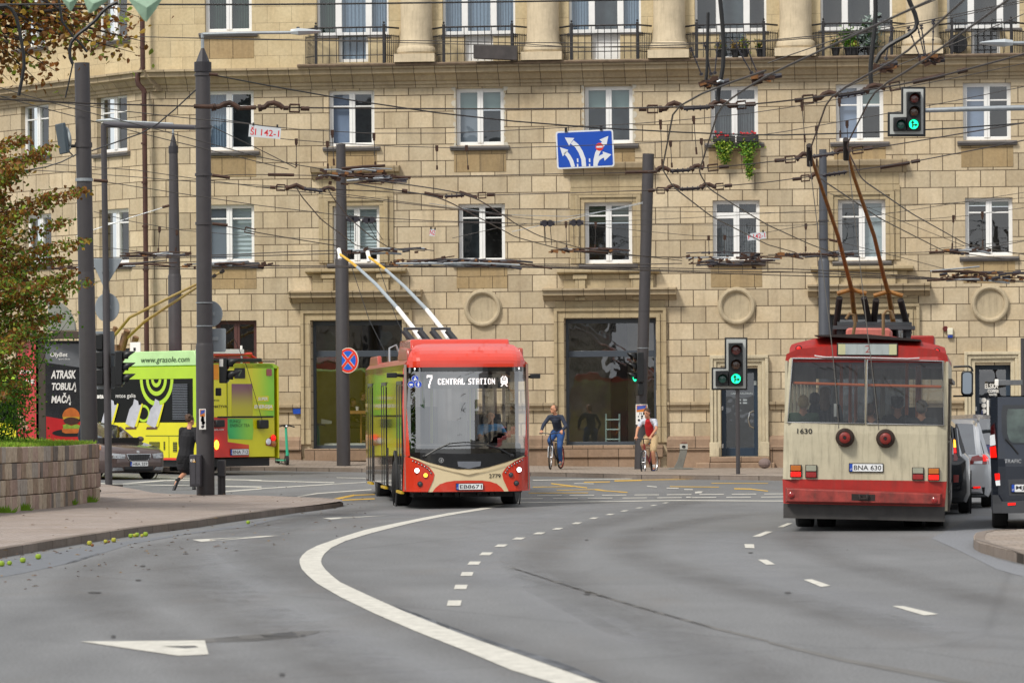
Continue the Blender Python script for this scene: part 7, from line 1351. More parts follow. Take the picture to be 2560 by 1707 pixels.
for cx,lab in((1663,'trailing yellow green plant with red flowers at the sill left half'),(1717,'longer trailing green plant with red flowers at the sill right half')):
    big=cx>1700;o=T(cx,322,-.2);m_=Matrix.Translation(o)@Matrix.Rotation(-YAW,4,'Z')
    leafy('window_box',lab,'window box',m_,[((0,-.05,-.10),(.32,.14,.16)),((0,-.08,-.35),(.24,.12,.22)),((.02,-.08,-.62 if big else-.5),(.16,.1,.26))]+([((.05,-.06,-.95),(.1,.07,.22))]if big else[]),1100,[LG1,LG2,LG2,LG3]if not big else[LG1,LG1,LG2,LG3],.045,'trailing window boxes',cx,lambda m:m.b2(-.32,-.12,-.06,.32,.1,.12),([((-.12,-.08,.16),(.22,.08,.1)),((.15,-.1,.2 if big else .1),(.2,.08,.12))],16,FRED))
DRY=M('leaf_dry','8a7440',.6,var=.25);GRYG=M('leaf_grey','7f8e88',.6,var=.2);zf2=zt+.11
r=random.Random(3)
for i,(x,hgt,mts,lab)in enumerate(((1655,.35,[LG3,DRY],'dry green potted plant first of four on the fourth balcony'),(1690,.3,[DRY],'straw coloured potted plant on the fourth balcony'),(1712,.42,[LG2,LG3,DRY],'fuller green potted plant in black pot on the fourth balcony'),(1748,.35,[DRY,LG3],'yellowing potted plant at the right of the fourth balcony'),(1920,.4,[DRY,DRY,LG3],'brownish potted plant at the left of the fifth balcony'),(1950,.7,[LG3,LG1],'tall dark green potted plant on the fifth balcony'),(1962,.25,[LG2,DRY],'low yellow green potted grass on the fifth balcony'),(2000,1.0,[GRYG,GRYG,LG3],'large spiky grey green plant behind the fifth balcony railing'))):
    s,_=fp(*d(x,120));o=FM@V((s,-.38 if i!=7 else-.3,zf2));m_=Matrix.Translation(o)@Matrix.Rotation(-YAW,4,'Z');sp_=.17 if hgt<.6 else .34
    leafy('potted_plant',lab,'plant',m_,[((0,0,.2+hgt*.5),(sp_,.1,hgt*.5)),((0,0,.2+hgt*.3),(sp_*.8,.1,hgt*.3))],160 if hgt<.6 else 420,mts,.05 if hgt<.9 else .09,'potted plants on the balconies',i+20,lambda m:m.lathe([(.09,0),(.13,.2),(.14,.2),(.14,.23),(.1,.23)],(0,0,0),'Z',14))
s0,z0_=fp(*d(1090,136),-.6);s1,z1_=fp(*d(1190,104),-.6);bx_=tag(one(lambda m:m.prism([(s0,z0_),(s1,z0_-.08),(s1,z1_-.06),(s0+.0,z1_+.0)],-.62,-.9),'planter_box',M('rusty_black_planter','3a3534',.6,var=.35,sc=4,dirt=.4),None,bevel=.01),'long dark rusty planter hung on the second balcony railing','planter');bx_.matrix_world=FM
s,_=fp(*d(2200,100));SM=tag(one(lambda m:m.lathe([(.02,-.03),(.27,-.02),(.28,.0),(.27,.02),(.02,.03)],(s,-.3,zf2+.3),'Y',26),'round_tray',BLACK,None,smooth=True),'dark round tray leaning behind the rightmost balcony railing','tray');SM.matrix_world=FM
for x,lab in((2206,'black bar stool behind the rightmost balcony railing at left'),(2290,'black bar stool behind the rightmost balcony railing at right')):
    s,_=fp(*d(x,100));o=FM@V((s,-.12,zf2));ST=empty('bar_stool',o,-YAW,lab,'stool','bar stools on the balcony');one(lambda m:m.b2(-.16,-.14,.72,.16,.14,.76),'seat',BLACK,ST,bevel=.01);one(lambda m:(m.tube([(-.14,.12,.74),(-.14,.14,1.02),(.14,.14,1.02),(.14,.12,.74)],.012,6)),'backrest',BLACK,ST)
    for a in(-1,1):
        for c in(-1,1):one(lambda m:m.tube([(a*.13,c*.11,.73),(a*.18,c*.16,0)],.012,6),'leg',BLACK,ST)
# ---------------------------------------------------------------- fallen green apples along the gutter
APM=[M('apple_green','86a020',.35,var=.15,sc=6,coat=.3),M('apple_ripe','a3a032',.35,var=.2,sc=6,coat=.3),M('apple_brown','7c4a22',.5,var=.3,sc=6)]
for i,(x,y,s_,m_,lab)in enumerate(((14,478,1.25,0,'green fallen apple at the extreme left edge of the gutter'),(88,470,1,0,'small green fallen apple second in line along the gutter'),(210,445,1.2,0,'green fallen apple standing off the kerb third in line'),(352,412,1.25,0,'large bright green fallen apple alone beside the kerb'),(822,285,1.15,1,'yellow brown fallen apple with a rotten one beside it'),(848,302,.7,2,'small brown rotten apple touching a yellowish one'),(970,268,.95,1,'olive fallen apple left of the pair before the cluster'),(1000,268,.6,2,'tiny brown apple between two olive apples'),(1044,256,1.15,1,'pale green fallen apple left of the long cluster'),(1200,216,1.1,0,'leftmost green apple of the cluster by the kerb'),(1218,210,.8,0,'small green apple second in the kerb cluster'),(1236,212,.9,1,'yellowish apple in the middle of the kerb cluster'),(1258,207,1.15,0,'largest green apple of the kerb cluster'),(1304,213,.85,1,'small olive apple just right of the kerb cluster'),(1337,202,1.2,0,'bright apple at the right end of the kerb cluster'),(2278,90,1.05,0,'single green apple far along the kerb before the dropped tip'))):
    g=G(*z5(x,y+14*s_));rr2=.033*s_;A=empty('apple',g,r.random()*6,lab,'apple','apples fallen along the kerb');one(lambda m:m.lathe([(.004,rr2*.25),(rr2*.5,.002),(rr2*.93,rr2*.5),(rr2,rr2),(rr2*.85,rr2*1.5),(rr2*.5,rr2*1.75),(rr2*.15,rr2*1.66)],(0,0,0),'Z',14),'fruit',APM[m_],A,smooth=True);one(lambda m:m.tube([(0,0,rr2*1.6),(rr2*.2,0,rr2*2.1)],rr2*.08,5),'stalk',BRN,A)
b=MB();r=random.Random(31)
for _ in range(230):
    x=r.random()*1000-60;y=(1395 if x<0 else 1400-(x*.165))+r.random()**2*90-4;g=G(x,y);
    if r.random()<.3:g=G(x,y-70-40*r.random(),.13)
    a=r.random()*6;k=.02+.03*r.random();b.mi=r.choice((0,0,1));b.add([g+V((k*cos(a),k*sin(a),.006)),g+V((-k*.5*sin(a),k*.5*cos(a),.018)),g+V((-k*cos(a),-k*sin(a),.008)),g+V((k*.5*sin(a),-k*.5*cos(a),.012))],[(0,1,2,3)])
tag(b.build('fallen_leaves',[M('leaf_litter_brown','5a3d24',.8,var=.3),M('leaf_litter_yellow','8a6a30',.8,var=.3)]),kind='stuff')


# ================================================================ people and bicycles
def blob(name,caps,ells,mat,parent,vox=.011,smooth=3):
    """one continuous skin grown round tapered limbs and ellipsoids"""
    b=MB()
    for p0,r0,p1,r1 in caps:
        p0,p1=V(p0),V(p1);b.tube([p0,p1],[r0,r1],12);b.sph(p0,r0,10);b.sph(p1,r1,10)
    for e in ells:b.sph(e[0],e[1],14,e[2]if len(e)>2 else None)
    o=b.build('tmp',mat,None);m=o.modifiers.new('r','REMESH');m.mode='VOXEL';m.voxel_size=vox;m.use_smooth_shade=True
    s=o.modifiers.new('s','SMOOTH');s.iterations=smooth;s.factor=.5
    dg=bpy.context.evaluated_depsgraph_get();me=bpy.data.meshes.new_from_object(o.evaluated_get(dg));bpy.data.objects.remove(o)
    me.name=name;me.polygons.foreach_set('use_smooth',[True]*len(me.polygons));q=bpy.data.objects.new(name,me);COL.objects.link(q);q.parent=parent;return q
def hand_caps(w,fwd,nrm,side,curl=1.0):
    """palm and five fingers; fwd = along the hand, nrm = out of the palm, side = towards the thumb"""
    f,n,s=V(fwd).normalized(),V(nrm).normalized(),V(side).normalized();w=V(w);c=[(w,.026,w+f*.05,.03)]
    for i in range(4):
        k=w+f*.085+s*(.030-.020*i);c.append((w+f*.04+s*(.022-.014*i),.014,k,.0105));L_=(.038,.043,.040,.031)[i]
        m_=k+(f*cos(curl)+n*sin(curl))*L_;c.append((k,.0100,m_,.0092));c.append((m_,.0092,m_+(f*cos(curl*2)+n*sin(curl*2))*L_*.75,.008))
    t=w+f*.02+s*.03;t2=t+(f*.6+s*.6+n*.25)*.045;c+=[(w+f*.01,.016,t,.014),(t,.013,t2,.011),(t2,.011,t2+(f*.8+n*.5)*.03,.009)]
    return c
SKIN=M('skin','c08a6c',.5,var=.08,sc=9,spec=.35)
def human(root,J,skin=SKIN,hair=None,top=None,legs=None,shoes=None,sleeve='long',trouser='long',look=(0,-1,0),k=1.0,vox=.010,hands=(None,None),hairdo='short',socks=None,coat=0,topn='shirt',legn='trousers',face=True):
    """J: joints; builds one body mesh and its clothes as children of root"""
    j={a:V(p)for a,p in J.items()};hd=j['head'];f=V(look).normalized();rt=f.cross(V((0,0,1))).normalized();up=rt.cross(f).normalized();caps=[];ell=[]
    yaw=math.atan2(f.x,-f.y)
    caps+=[(j['pel'],.115*k,j['waist'],.105*k),(j['waist'],.105*k,j['chest'],.118*k),(j['chest'],.10*k,j['neck'],.062),(j['neck'],.056,hd-up*.05,.054)]
    for s in 'lr':
        caps+=[(j['neck']-V((0,0,.05)),.06,j['sh'+s],.056),(j['sh'+s],.052*k,j['el'+s],.040),(j['el'+s],.040,j['wr'+s],.027),(j['pel'],.10*k,j['hip'+s],.095*k),(j['hip'+s],.09*k,j['kn'+s],.056),(j['kn'+s],.055,(j['kn'+s]*.65+j['an'+s]*.35),.056),((j['kn'+s]*.65+j['an'+s]*.35),.056,j['an'+s],.036),(j['an'+s],.038,j['to'+s],.03)]
    eu=(0,0,yaw);ell+=[(hd+up*.02,(.077,.096,.105),eu),(hd-up*.045+f*.022,(.056,.066,.066),eu),(hd+f*.098-up*.02,(.013,.02,.022),eu),(hd+f*.088-up*.052,(.026,.016,.012),eu),(hd+f*.084-up*.088,(.022,.018,.016),eu)]
    for s_ in(-1,1):ell.append((hd+rt*.078*s_-f*.005-up*.01,(.012,.022,.032),eu))
    caps+=[(j['sh'+s],.055,j['neck']-V((0,0,.06)),.06)for s in 'lr']
    for s,h_ in zip('lr',hands):
        if h_:caps+=hand_caps(j['wr'+s],*h_)
        else:d_=(j['wr'+s]-j['el'+s]).normalized();caps+=hand_caps(j['wr'+s],d_,rt*(1 if s=='l' else-1),f,.45)
    body=blob('body',caps,ell,skin,root,vox)
    if face:
        one(lambda m:[m.sph(hd+f*.088+rt*.031*s_+up*.012,(.011,.008,.007),8)for s_ in(-1,1)],'eyes',M('eye_dark','1f1a18',.3),root,smooth=True)
        one(lambda m:[m.tube([hd+f*.090+rt*(.018*s_)+up*.03,hd+f*.086+rt*(.046*s_)+up*.03],.0045,5)for s_ in(-1,1)],'eyebrows',hair or BRN,root);one(lambda m:m.tube([hd+f*.097-rt*.02-up*.054,hd+f*.103-up*.054,hd+f*.097+rt*.02-up*.054],.005,6),'mouth',M('lips','8a4a40',.5),root,smooth=True)
    if hair:
        if hairdo=='curly':
            r=random.Random(4);blob('hair',[],[(hd+up*.045-f*.02,(.092,.108,.095),eu)]+[(hd+up*(.03+.10*r.random())-f*(.02+.06*r.random())+rt*.075*r.uniform(-1,1),(.034,.036,.032))for _ in range(34)],hair,root,.008,2)
        elif hairdo=='bald':blob('hair',[],[(hd+up*.035-f*.03,(.080,.085,.088),eu),(hd-f*.05-up*.0,(.078,.06,.07),eu)],hair,root,.008,3)
        elif hairdo=='long':blob('hair',[(hd+up*.03-f*.03,.088,hd-up*.22-f*.05,.075)],[(hd+up*.045-f*.01,(.092,.108,.095),eu)],hair,root,.01,3)
        else:blob('hair',[],[(hd+up*.052-f*.016,(.084,.100,.086),eu),(hd-f*.045+up*.01,(.083,.065,.085),eu)],hair,root,.008,3)
    g=.017
    if top:
        c=[(j['pel']+V((0,0,.02)),.125*k+g,j['waist'],.11*k+g),(j['waist'],.11*k+g,j['chest'],.122*k+g),(j['chest'],.105*k+g,j['neck']-V((0,0,.05)),.07)]
        for s in 'lr':
            c+=[(j['neck']-V((0,0,.06)),.07,j['sh'+s],.064),(j['sh'+s],.062*k,j['el'+s]if sleeve!='short' else j['sh'+s].lerp(j['el'+s],.62),.054 if sleeve!='short' else .058),(j['chest'],.12*k,j['sh'+s],.062)]
            if sleeve=='long':c.append((j['el'+s],.054,j['el'+s].lerp(j['wr'+s],.95),.040))
            if coat:c.append((j['pel'],.13*k,j['hip'+s].lerp(j['kn'+s],coat),.125*k))
        blob(topn,c,[],top,root,vox,4)
    if legs:
        c=[]
        for s in 'lr':
            c+=[(j['pel']+V((0,0,.02)),.12*k+g,j['hip'+s],.105*k+g)]
            if trouser=='short':c.append((j['hip'+s],.105*k+g,j['hip'+s].lerp(j['kn'+s],.86),.078+g))
            else:c+=[(j['hip'+s],.1*k+g,j['kn'+s],.066+g*.6),(j['kn'+s],.066+g*.6,j['kn'+s].lerp(j['an'+s],.93),.052)]
        blob(legn,c,[],legs,root,vox,4)
    if shoes:
        for s in 'lr':
            d_=(j['to'+s]-j['an'+s]);he=j['an'+s]-d_.normalized()*.03-V((0,0,.02));blob('shoe',[(he,.044,j['an'+s]+d_*.5-V((0,0,.02)),.042),(j['an'+s]+d_*.5-V((0,0,.02)),.042,j['to'+s]-V((0,0,.012)),.036),(he,.042,j['an'+s]+V((0,0,.02)),.044)],[],shoes,root,.009,2)
            if socks:blob('sock',[(j['an'+s],.043,j['an'+s].lerp(j['kn'+s],.22),.046)],[],socks,root,.009,2)
    return body
def bicycle(loc,yaw,label,fcol,drop=False,steer=0,redrim=False,lean=0):
    """road or city bike, front wheel at y = 0, rear at y = 1.03"""
    B_=empty('bicycle',loc,yaw,label,'bicycle','bicycles being ridden',lean);fm=M('bike_'+fcol,fcol,.35,.2,var=.1,coat=.5);r=.34
    def whl(y,st,nm):
        m_=Matrix.Translation((0,y,r))@Matrix.Rotation(st,4,'Z');b=MB(m_);b.lathe([(r-.036,-.014),(r-.012,-.021),(r,0),(r-.012,.021),(r-.036,.014)],(0,0,0),'X',40,cap=False);w_=b.build(nm,RUBBER,B_,smooth=True)
        b=MB(m_);b.lathe([(r-.034,-.013),(r-.055,-.009),(r-.055,.009),(r-.034,.013)],(0,0,0),'X',40,cap=False);b.lathe([(.012,-.05),(.022,-.04),(.016,0),(.022,.04),(.012,.05)],(0,0,0),'X',12)
        for k in range(20):a=2*pi*k/20;b.tube([(.025*(-1)**k,.02*cos(a),.02*sin(a)),(0,(r-.05)*cos(a+.15),(r-.05)*sin(a+.15))],.0016,4,False)
        b.build('rim',M('rim_red','8a1f1f',.4)if redrim and nm=='rear_wheel' else CHROME,w_,smooth=True)
    whl(0,steer,'front_wheel');whl(1.03,0,'rear_wheel');bb=V((0,.60,.29));hd0,hd1=V((0,.14,.66)),V((0,.10,.84));st=V((0,.79,.84));ax=V((0,1.03,r))
    one(lambda m:(m.tube([bb,hd0],.021,10),m.tube([st-V((0,.01,.06)),hd1-V((0,-.01,.03))],.018,10),m.tube([bb,st],.017,10),m.tube([hd0,hd1],.023,10),[m.tube([bb+V((s*.03,0,0)),ax+V((s*.06,0,0))],.010,8)for s in(-1,1)],[m.tube([st-V((0,0,.05)),ax+V((s*.06,0,0))],.008,8)for s in(-1,1)]),'frame',fm,B_,smooth=True)
    ms=Matrix.Rotation(steer,4,'Z');b=MB(ms);b.tube([V((0,.13,.66)),V((0,.11,.62))],.03,8);[b.tube([V((s*.055,.09,.64)),V((s*.055,.0,r))],.016,8)for s in(-1,1)];b.tube([V((-.055,.09,.64)),V((.055,.09,.64))],.018,8);b.build('fork',M('fork_white','c9ccd0',.35,var=.05),B_,smooth=True)
    b=MB(ms);b.tube([hd1,V((0,.04,.97))],.016,8)
    if drop:b.tube([V((-.21,-.02,.86)),V((-.215,-.09,.90)),V((-.21,-.06,.97)),V((-.2,.02,.98)),V((0,.04,.98)),V((.2,.02,.98)),V((.21,-.06,.97)),V((.215,-.09,.90)),V((.21,-.02,.86))],.014,8)
    else:b.tube([V((-.31,.10,1.02)),V((-.12,.06,1.01)),V((0,.04,.99)),V((.12,.06,1.01)),V((.31,.10,1.02))],.013,8);[b.tube([V((s*.2,.08,1.02)),V((s*.31,.03,1.0))],.008,6)for s in(-1,1)]
    b.build('handlebar',BLACK,B_,smooth=True);one(lambda m:(m.tube([st,V((0,.80,.92))],.014,8),m.loft([[V((x*w_,y,.95+z))for x,z in((-1,0),(-.7,-.03),(.7,-.03),(1,0),(.6,.025),(-.6,.025))]for y,w_ in((.66,.02),(.76,.035),(.86,.07),(.92,.06))])),'saddle',BLACK,B_,smooth=True)
    one(lambda m:(m.lathe([(.095,.05),(.095,.056)],(0,.60,.29),'X',24),m.tube([(.07,.6,.29),(.08,.57,.13)],.011,6),m.tube([(-.07,.6,.29),(-.08,.63,.45)],.011,6),m.b2(.08,.52,.115,.17,.62,.135),m.b2(-.17,.58,.44,-.08,.68,.46)),'crankset',DKI,B_);return B_
def rider(label,B_,headlook,**kw):
    R_=empty('person',B_.location,0,label,'person','cyclists');R_.rotation_euler=B_.rotation_euler;lx=kw.pop('lean_x',0);gx=kw.pop('grip',.28);gy,gzz=kw.pop('gyz',(.12,1.04));
    J=dict(pel=(0,.80,1.04),waist=(0,.73,1.19),chest=(lx*.5,.60,1.38),neck=(lx,.52,1.51),head=(lx,.45,1.655),shl=(-.185+lx,.55,1.46),shr=(.185+lx,.55,1.46),ell=(-.27,.37,1.24),elr=(.27,.37,1.24),wrl=(-gx,gy+.05,gzz+.05),wrr=(gx,gy+.05,gzz+.05),hipl=(-.095,.76,1.0),hipr=(.095,.76,1.0),knl=(-.13,.40,.80),knr=(.13,.50,.62),anl=(-.12,.66,.50),anr=(.125,.60,.20),tol=(-.13,.52,.47),tor=(.135,.46,.155))
    J.update(kw.pop('J',{}));human(R_,J,look=headlook,hands=(((.0,-.7,-.6),(0,.55,-.8),(1,0,0),1.1),((0,-.7,-.6),(0,.55,-.8),(-1,0,0),1.1)),**kw);return R_
NAVYK=M('navy_knit','2b3242',.9,var=.15,sc=12,bump=.2,bsc=60);JEAN=M('blue_denim','24487c',.85,var=.25,sc=7,bump=.2,bsc=80);HBR=M('hair_brown','4a3424',.7,var=.3,sc=30,bump=.5,bsc=60);HGR=M('hair_receding','6b5240',.7,var=.3,sc=30);SHG=M('grey_shoes','6d6f74',.7,var=.2);KHK=M('khaki_shorts','b79f78',.85,var=.12,sc=8,bump=.2,bsc=50);BSH=M('blue_shoes','1c2c5c',.6,var=.15)
def pavp(px,py,D_):q=P(px,py,D_);return pav(q.x,q.y)
b1=G(*z22(352,1228));y1=b1.y;B1=bicycle(pavp(*z22(352,1228),107.5)if False else V((P(*z22(352,1228),107).x,107,pav(P(*z22(352,1228),107).x,107).z if 107>kline(P(*z22(352,1228),107).x)else gz(0,107))),R(-17),'dark city bike ridden by the man in a navy jumper','1d1f26',steer=R(10),redrim=True)
rider('man in navy jumper and blue jeans riding a dark bike with one hand low',B1,(-.75,-.66,-.05),hair=HGR,hairdo='bald',top=NAVYK,legs=JEAN,shoes=SHG,topn='jumper',J=dict(head=(-.02,.47,1.675),neck=(-.0,.53,1.53),ell=(-.31,.40,1.24),elr=(.33,.46,1.2)),k=1.0,grip=.30)
x2=P(*z22(1205,1250),104.5);B2=bicycle(V((x2.x,104.5,gz(x2.x,104.5))),R(-19),'grey and red racing bike ridden by the man in shorts','8a2a30',drop=True,steer=R(6))
JERS=M('jersey_pattern','b8bcc6',.8,var=.5,sc=16);R2=rider('man in red and white jersey and beige shorts riding a racing bike with headphones',B2,(-.25,-.95,-.12),hair=HBR,top=JERS,legs=KHK,shoes=BSH,sleeve='short',trouser='short',socks=WHITE,topn='jersey',legn='shorts',grip=.21,gyz=(.0,1.0),J=dict(neck=(0,.50,1.53),head=(-.01,.43,1.67),chest=(0,.58,1.40),anr=(.125,.60,.17),tor=(.15,.46,.125)))
hdv=V((-.01,.43,1.67));one(lambda m:(m.tube([hdv+V((.092*cos(a),.0,.02+.125*sin(a)))for a in[pi*i/14 for i in range(15)]],.010,6),[m.sph(hdv+V((s*.095,0,-.005)),(.022,.04,.045),12)for s in(-1,1)]),'headphones',BLACK,R2,smooth=True)
blob('jersey_front',[(V((0,.66,1.12)),.120,V((0,.55,1.36)),.122),(V((0,.55,1.36)),.122,V((0,.47,1.45)),.08)],[],M('jersey_red','b0141c',.8,var=.12,sc=10),R2,.01,3)
# running person seen from behind
rg=G(468,1224,.0);RU=empty('person',rg,0,'person with curly brown hair in black blazer and shorts running past the lamp post','person');q=lambda x,y,dy=0:P(220+x/3.484,800+y/3.484,rg.y+dy)-rg
hd_=q(890,876);BLZ=M('black_blazer','1b1b1f',.85,var=.25,sc=8,bump=.25,bsc=40);
human(RU,dict(pel=q(850,1190),waist=q(858,1120),chest=q(872,1010),neck=q(886,925),head=hd_,shl=q(822,962),shr=q(938,962),ell=q(806,1075,.05),elr=q(955,1060,-.1),wrl=q(812,1150,.22),wrr=q(985,1110,.25),hipl=q(828,1215),hipr=q(872,1210),knl=q(845,1330,.12),knr=q(905,1330,.35),anl=q(775,1400,-.35),anr=q(925,1465,.1),tol=q(742,1490,-.42),tor=q(950,1500,.3)),skin=SKIN,hair=HBR,hairdo='curly',top=BLZ,legs=M('black_shorts','151517',.9,var=.2),shoes=BLACK,socks=BLACK,trouser='short',look=(.8,.6,-.05),coat=.45,topn='blazer',legn='shorts',k=1.42)
# person mostly hidden behind the first pole
wg=G(228,1232,.12);wg.z-=.0;WP=empty('person',wg,0,'person in dark jacket and shorts mostly hidden behind the antenna pole','person');z=lambda x,y,dy=0:P(*z02(x,y),wg.y+dy)-wg
human(WP,dict(pel=z(815,985),waist=z(812,930),chest=z(808,830),neck=z(806,750),head=z(806,690),shl=z(760,770),shr=z(856,770),ell=z(735,860),elr=z(876,880),wrl=z(745,950),wrr=z(900,945,-.1),hipl=z(795,1010),hipr=z(845,1010),knl=z(800,1160),knr=z(872,1170),anl=z(800,1330),anr=z(880,1340),tol=z(810,1352,.15),tor=z(915,1362,.05)),hair=M('hair_dark','231b17',.7,var=.3),top=M('dark_blue_jacket','1d2432',.85,var=.2),legs=M('navy_shorts','1a1c2c',.9,var=.2),shoes=BLACK,trouser='short',look=(1,.1,0),topn='jacket',legn='shorts')
# driver of the new trolleybus
DRV=empty('person',nbl,R(5.9),'driver in light blue shirt at the wheel of the new red trolleybus','person');LBS=M('light_blue_shirt','5f9fd0',.85,var=.08,sc=9)
human(DRV,dict(pel=(.60,1.75,1.12),waist=(.60,1.72,1.28),chest=(.60,1.68,1.48),neck=(.60,1.62,1.66),head=(.60,1.56,1.81),shl=(.40,1.66,1.58),shr=(.80,1.66,1.58),ell=(.36,1.42,1.36),elr=(.90,1.42,1.40),wrl=(.46,1.18,1.42),wrr=(.76,1.15,1.46),hipl=(.50,1.72,1.10),hipr=(.70,1.72,1.10),knl=(.48,1.25,1.12),knr=(.72,1.25,1.12),anl=(.48,1.15,.72),anr=(.72,1.15,.72),tol=(.48,1.02,.70),tor=(.72,1.02,.70)),hair=M('hair_grey','6f665c',.7,var=.2),top=LBS,legs=M('dark_trousers','22242a',.9),shoes=BLACK,sleeve='short',look=(-.1,-1,-.05),hands=(((.5,-.6,.3),(.1,-.4,-.8),(.6,.5,.3),1.0),((-.7,-.5,.1),(0,-.5,-.8),(-.5,.6,.3),1.0)),k=1.1)
# passengers of the old trolleybus, seen through its rear window
def passenger(x,y,zh,label,hair,top,hairdo='short',cap=None,skin=SKIN,dx=0):
    o=empty('person',obl,0,label,'person','passengers in the old trolleybus');o.rotation_euler=(0,R(.7),R(-6.8));zs=zh-1.30
    J=dict(pel=(x,y,1.38),waist=(x,y,1.5),chest=(x,y,zh-.42),neck=(x,y,zh-.25),head=(x+dx,y,zh-.11),shl=(x-.19,y,zh-.31),shr=(x+.19,y,zh-.31),ell=(x-.25,y+.08,zh-.58),elr=(x+.25,y+.08,zh-.58),wrl=(x-.15,y+.3,zh-.62),wrr=(x+.15,y+.3,zh-.62),hipl=(x-.1,y+.05,1.36),hipr=(x+.1,y+.05,1.36),knl=(x-.12,y+.42,1.38),knr=(x+.12,y+.42,1.38),anl=(x-.12,y+.46,.98),anr=(x+.12,y+.46,.98),tol=(x-.12,y+.6,.95),tor=(x+.12,y+.6,.95))
    human(o,J,skin=skin,hair=hair,top=top,legs=M('dark_trousers'),shoes=BLACK,look=(.05,1,0),hairdo=hairdo,vox=.014,face=False)
    if cap:hd=V((x+dx,y,zh-.11));blob('cap',[],[(hd+V((0,0,.065)),(.088,.105,.065)),(hd+V((.05,.1,.045)),(.075,.07,.014))],cap,o,.009,2)
    return o
px_=lambda zx:of(zx,600)[0];pz_=lambda zy:of(885,zy)[1]
passenger(px_(308),.62,pz_(505),'passenger with short blond hair in green jacket by the rear window',M('hair_blond','b49a6a',.7,var=.2,sc=30),M('green_jacket','3f5a44',.9,var=.15))
passenger(px_(395)*1.02,1.8,pz_(478),'dark haired passenger sitting in front of the blond one',M('hair_dark'),M('navy_coat','20242e',.9,var=.2));passenger(px_(500)*1.01,1.3,pz_(425),'passenger with long light brown hair standing by the rear window',M('hair_long','6f5640',.7,var=.25,sc=25),M('dark_blue_jacket'),'long')
passenger(px_(935),.85,pz_(570),'bald passenger in navy coat at the middle of the rear window',HGR,M('navy_coat'),'bald',dx=-.03);passenger(px_(1180),1.0,pz_(525),'passenger with bushy black curls by the rear window',M('hair_black','14100f',.8,var=.3,sc=25),M('black_coat','16161a',.9,var=.2),'curly');passenger(px_(1405),.65,pz_(545),'passenger in dark cap and padded jacket at the rear window',M('hair_grey'),M('black_padded','181c22',.7,var=.25,sc=14,bump=.4,bsc=20),cap=BLACK)
# two guests on stools inside the cafe
for(x,y,lab,tp)in((905,560,'guest in dark clothes sitting at the cafe window table',M('black_coat')),(1000,500,'guest sitting behind the trolleybus edge inside the cafe',M('dark_blue_jacket'))):
    s,zh=fp(*w12(x-30,y),1.9);o=empty('person',FM@V((s,1.9,0)),-YAW,lab,'person','guests in the cafe');zz=zh+.15;J=dict(pel=(0,0,zz-.78),waist=(0,0,zz-.6),chest=(.02,0,zz-.42),neck=(.03,0,zz-.27),head=(.05,0,zz-.13),shl=(0,-.19,zz-.33),shr=(0,.19,zz-.33),ell=(.1,-.24,zz-.58),elr=(.1,.24,zz-.58),wrl=(.35,-.18,zz-.55),wrr=(.35,.18,zz-.55),hipl=(0,-.1,zz-.8),hipr=(0,.1,zz-.8),knl=(.42,-.12,zz-.85),knr=(.42,.12,zz-.85),anl=(.25,-.12,zz-1.3),anr=(.3,.12,zz-1.3),tol=(.42,-.12,zz-1.33),tor=(.46,.12,zz-1.33))
    human(o,J,hair=HBR,top=tp,legs=M('dark_trousers'),shoes=BLACK,look=(1,-.1,-.1),vox=.014,face=False);one(lambda m:(m.lathe([(.18,zz-.96),(.18,zz-.9)],(0,0,0),'Z',16),m.tube([(0,0,.2),(0,0,zz-.95)],.03,8)),'stool',BLACK,None)if False else None


# ================================================================ trees
def leaf_mesh(b,c,s,r,droop=.5):
    """one leaf: a pointed blade folded along its midrib"""
    a=V((r.gauss(0,1),r.gauss(0,1),r.gauss(-droop,.7))).normalized();n=a.cross(V((r.gauss(0,1),r.gauss(0,1),r.gauss(0,1)))).normalized();f=a.cross(n)*.25
    p=[c,c+a*s*.35+n*s*.36+f*s*.5,c+a*s*.75+n*s*.26+f*s*.4,c+a*s*1.08,c+a*s*.75-n*s*.26+f*s*.4,c+a*s*.35-n*s*.36+f*s*.5];b.add(p,[(0,1,2,3),(0,3,4,5)])
def leafmat(name,col,trans=.35):
    m=M(name,col,.5,var=.3,sc=3,spec=.3);t=m.node_tree;bs=t.nodes['Principled BSDF'];l=t.links.new;tl=t.nodes.new('ShaderNodeBsdfTranslucent');mx_=t.nodes.new('ShaderNodeMixShader');mx_.inputs[0].default_value=trans
    src=bs.inputs['Base Color'].links[0].from_socket;l(src,tl.inputs[0]);l(bs.outputs[0],mx_.inputs[1]);l(tl.outputs[0],mx_.inputs[2]);l(mx_.outputs[0],t.nodes['Material Output'].inputs[0]);return m
LM=[leafmat('leaf_'+n_,c_)for n_,c_ in(('rust','80501f'),('brown','6a4a22'),('ochre','9c7e30'),('olive','6c7a2a'),('green','567a2c'),('lime','93a838'))];BARK=M('bark_dark','2c2420',.9,var=.35,sc=6,bump=.6,bsc=20)
def W2(x,y,D_):return P(*d(x,y),D_)
TD=71.0;tb=P(-260,1100,74);tb.z=1.3;TR=empty('linden_tree',tb,0,'autumn linden tree with rusty leaves rising behind the stone wall','tree','trees on the grass bank');r=random.Random(21)
tb0=tb.copy();trunk=[V((0,0,-.3)),V((.1,0,1.5)),V((.25,-.1,3.2)),V((.35,-.2,5)),V((.6,-.3,7.5))]
one(lambda m:m.tube(trunk,[.24,.2,.17,.14,.08],12),'trunk',BARK,TR,smooth=True)
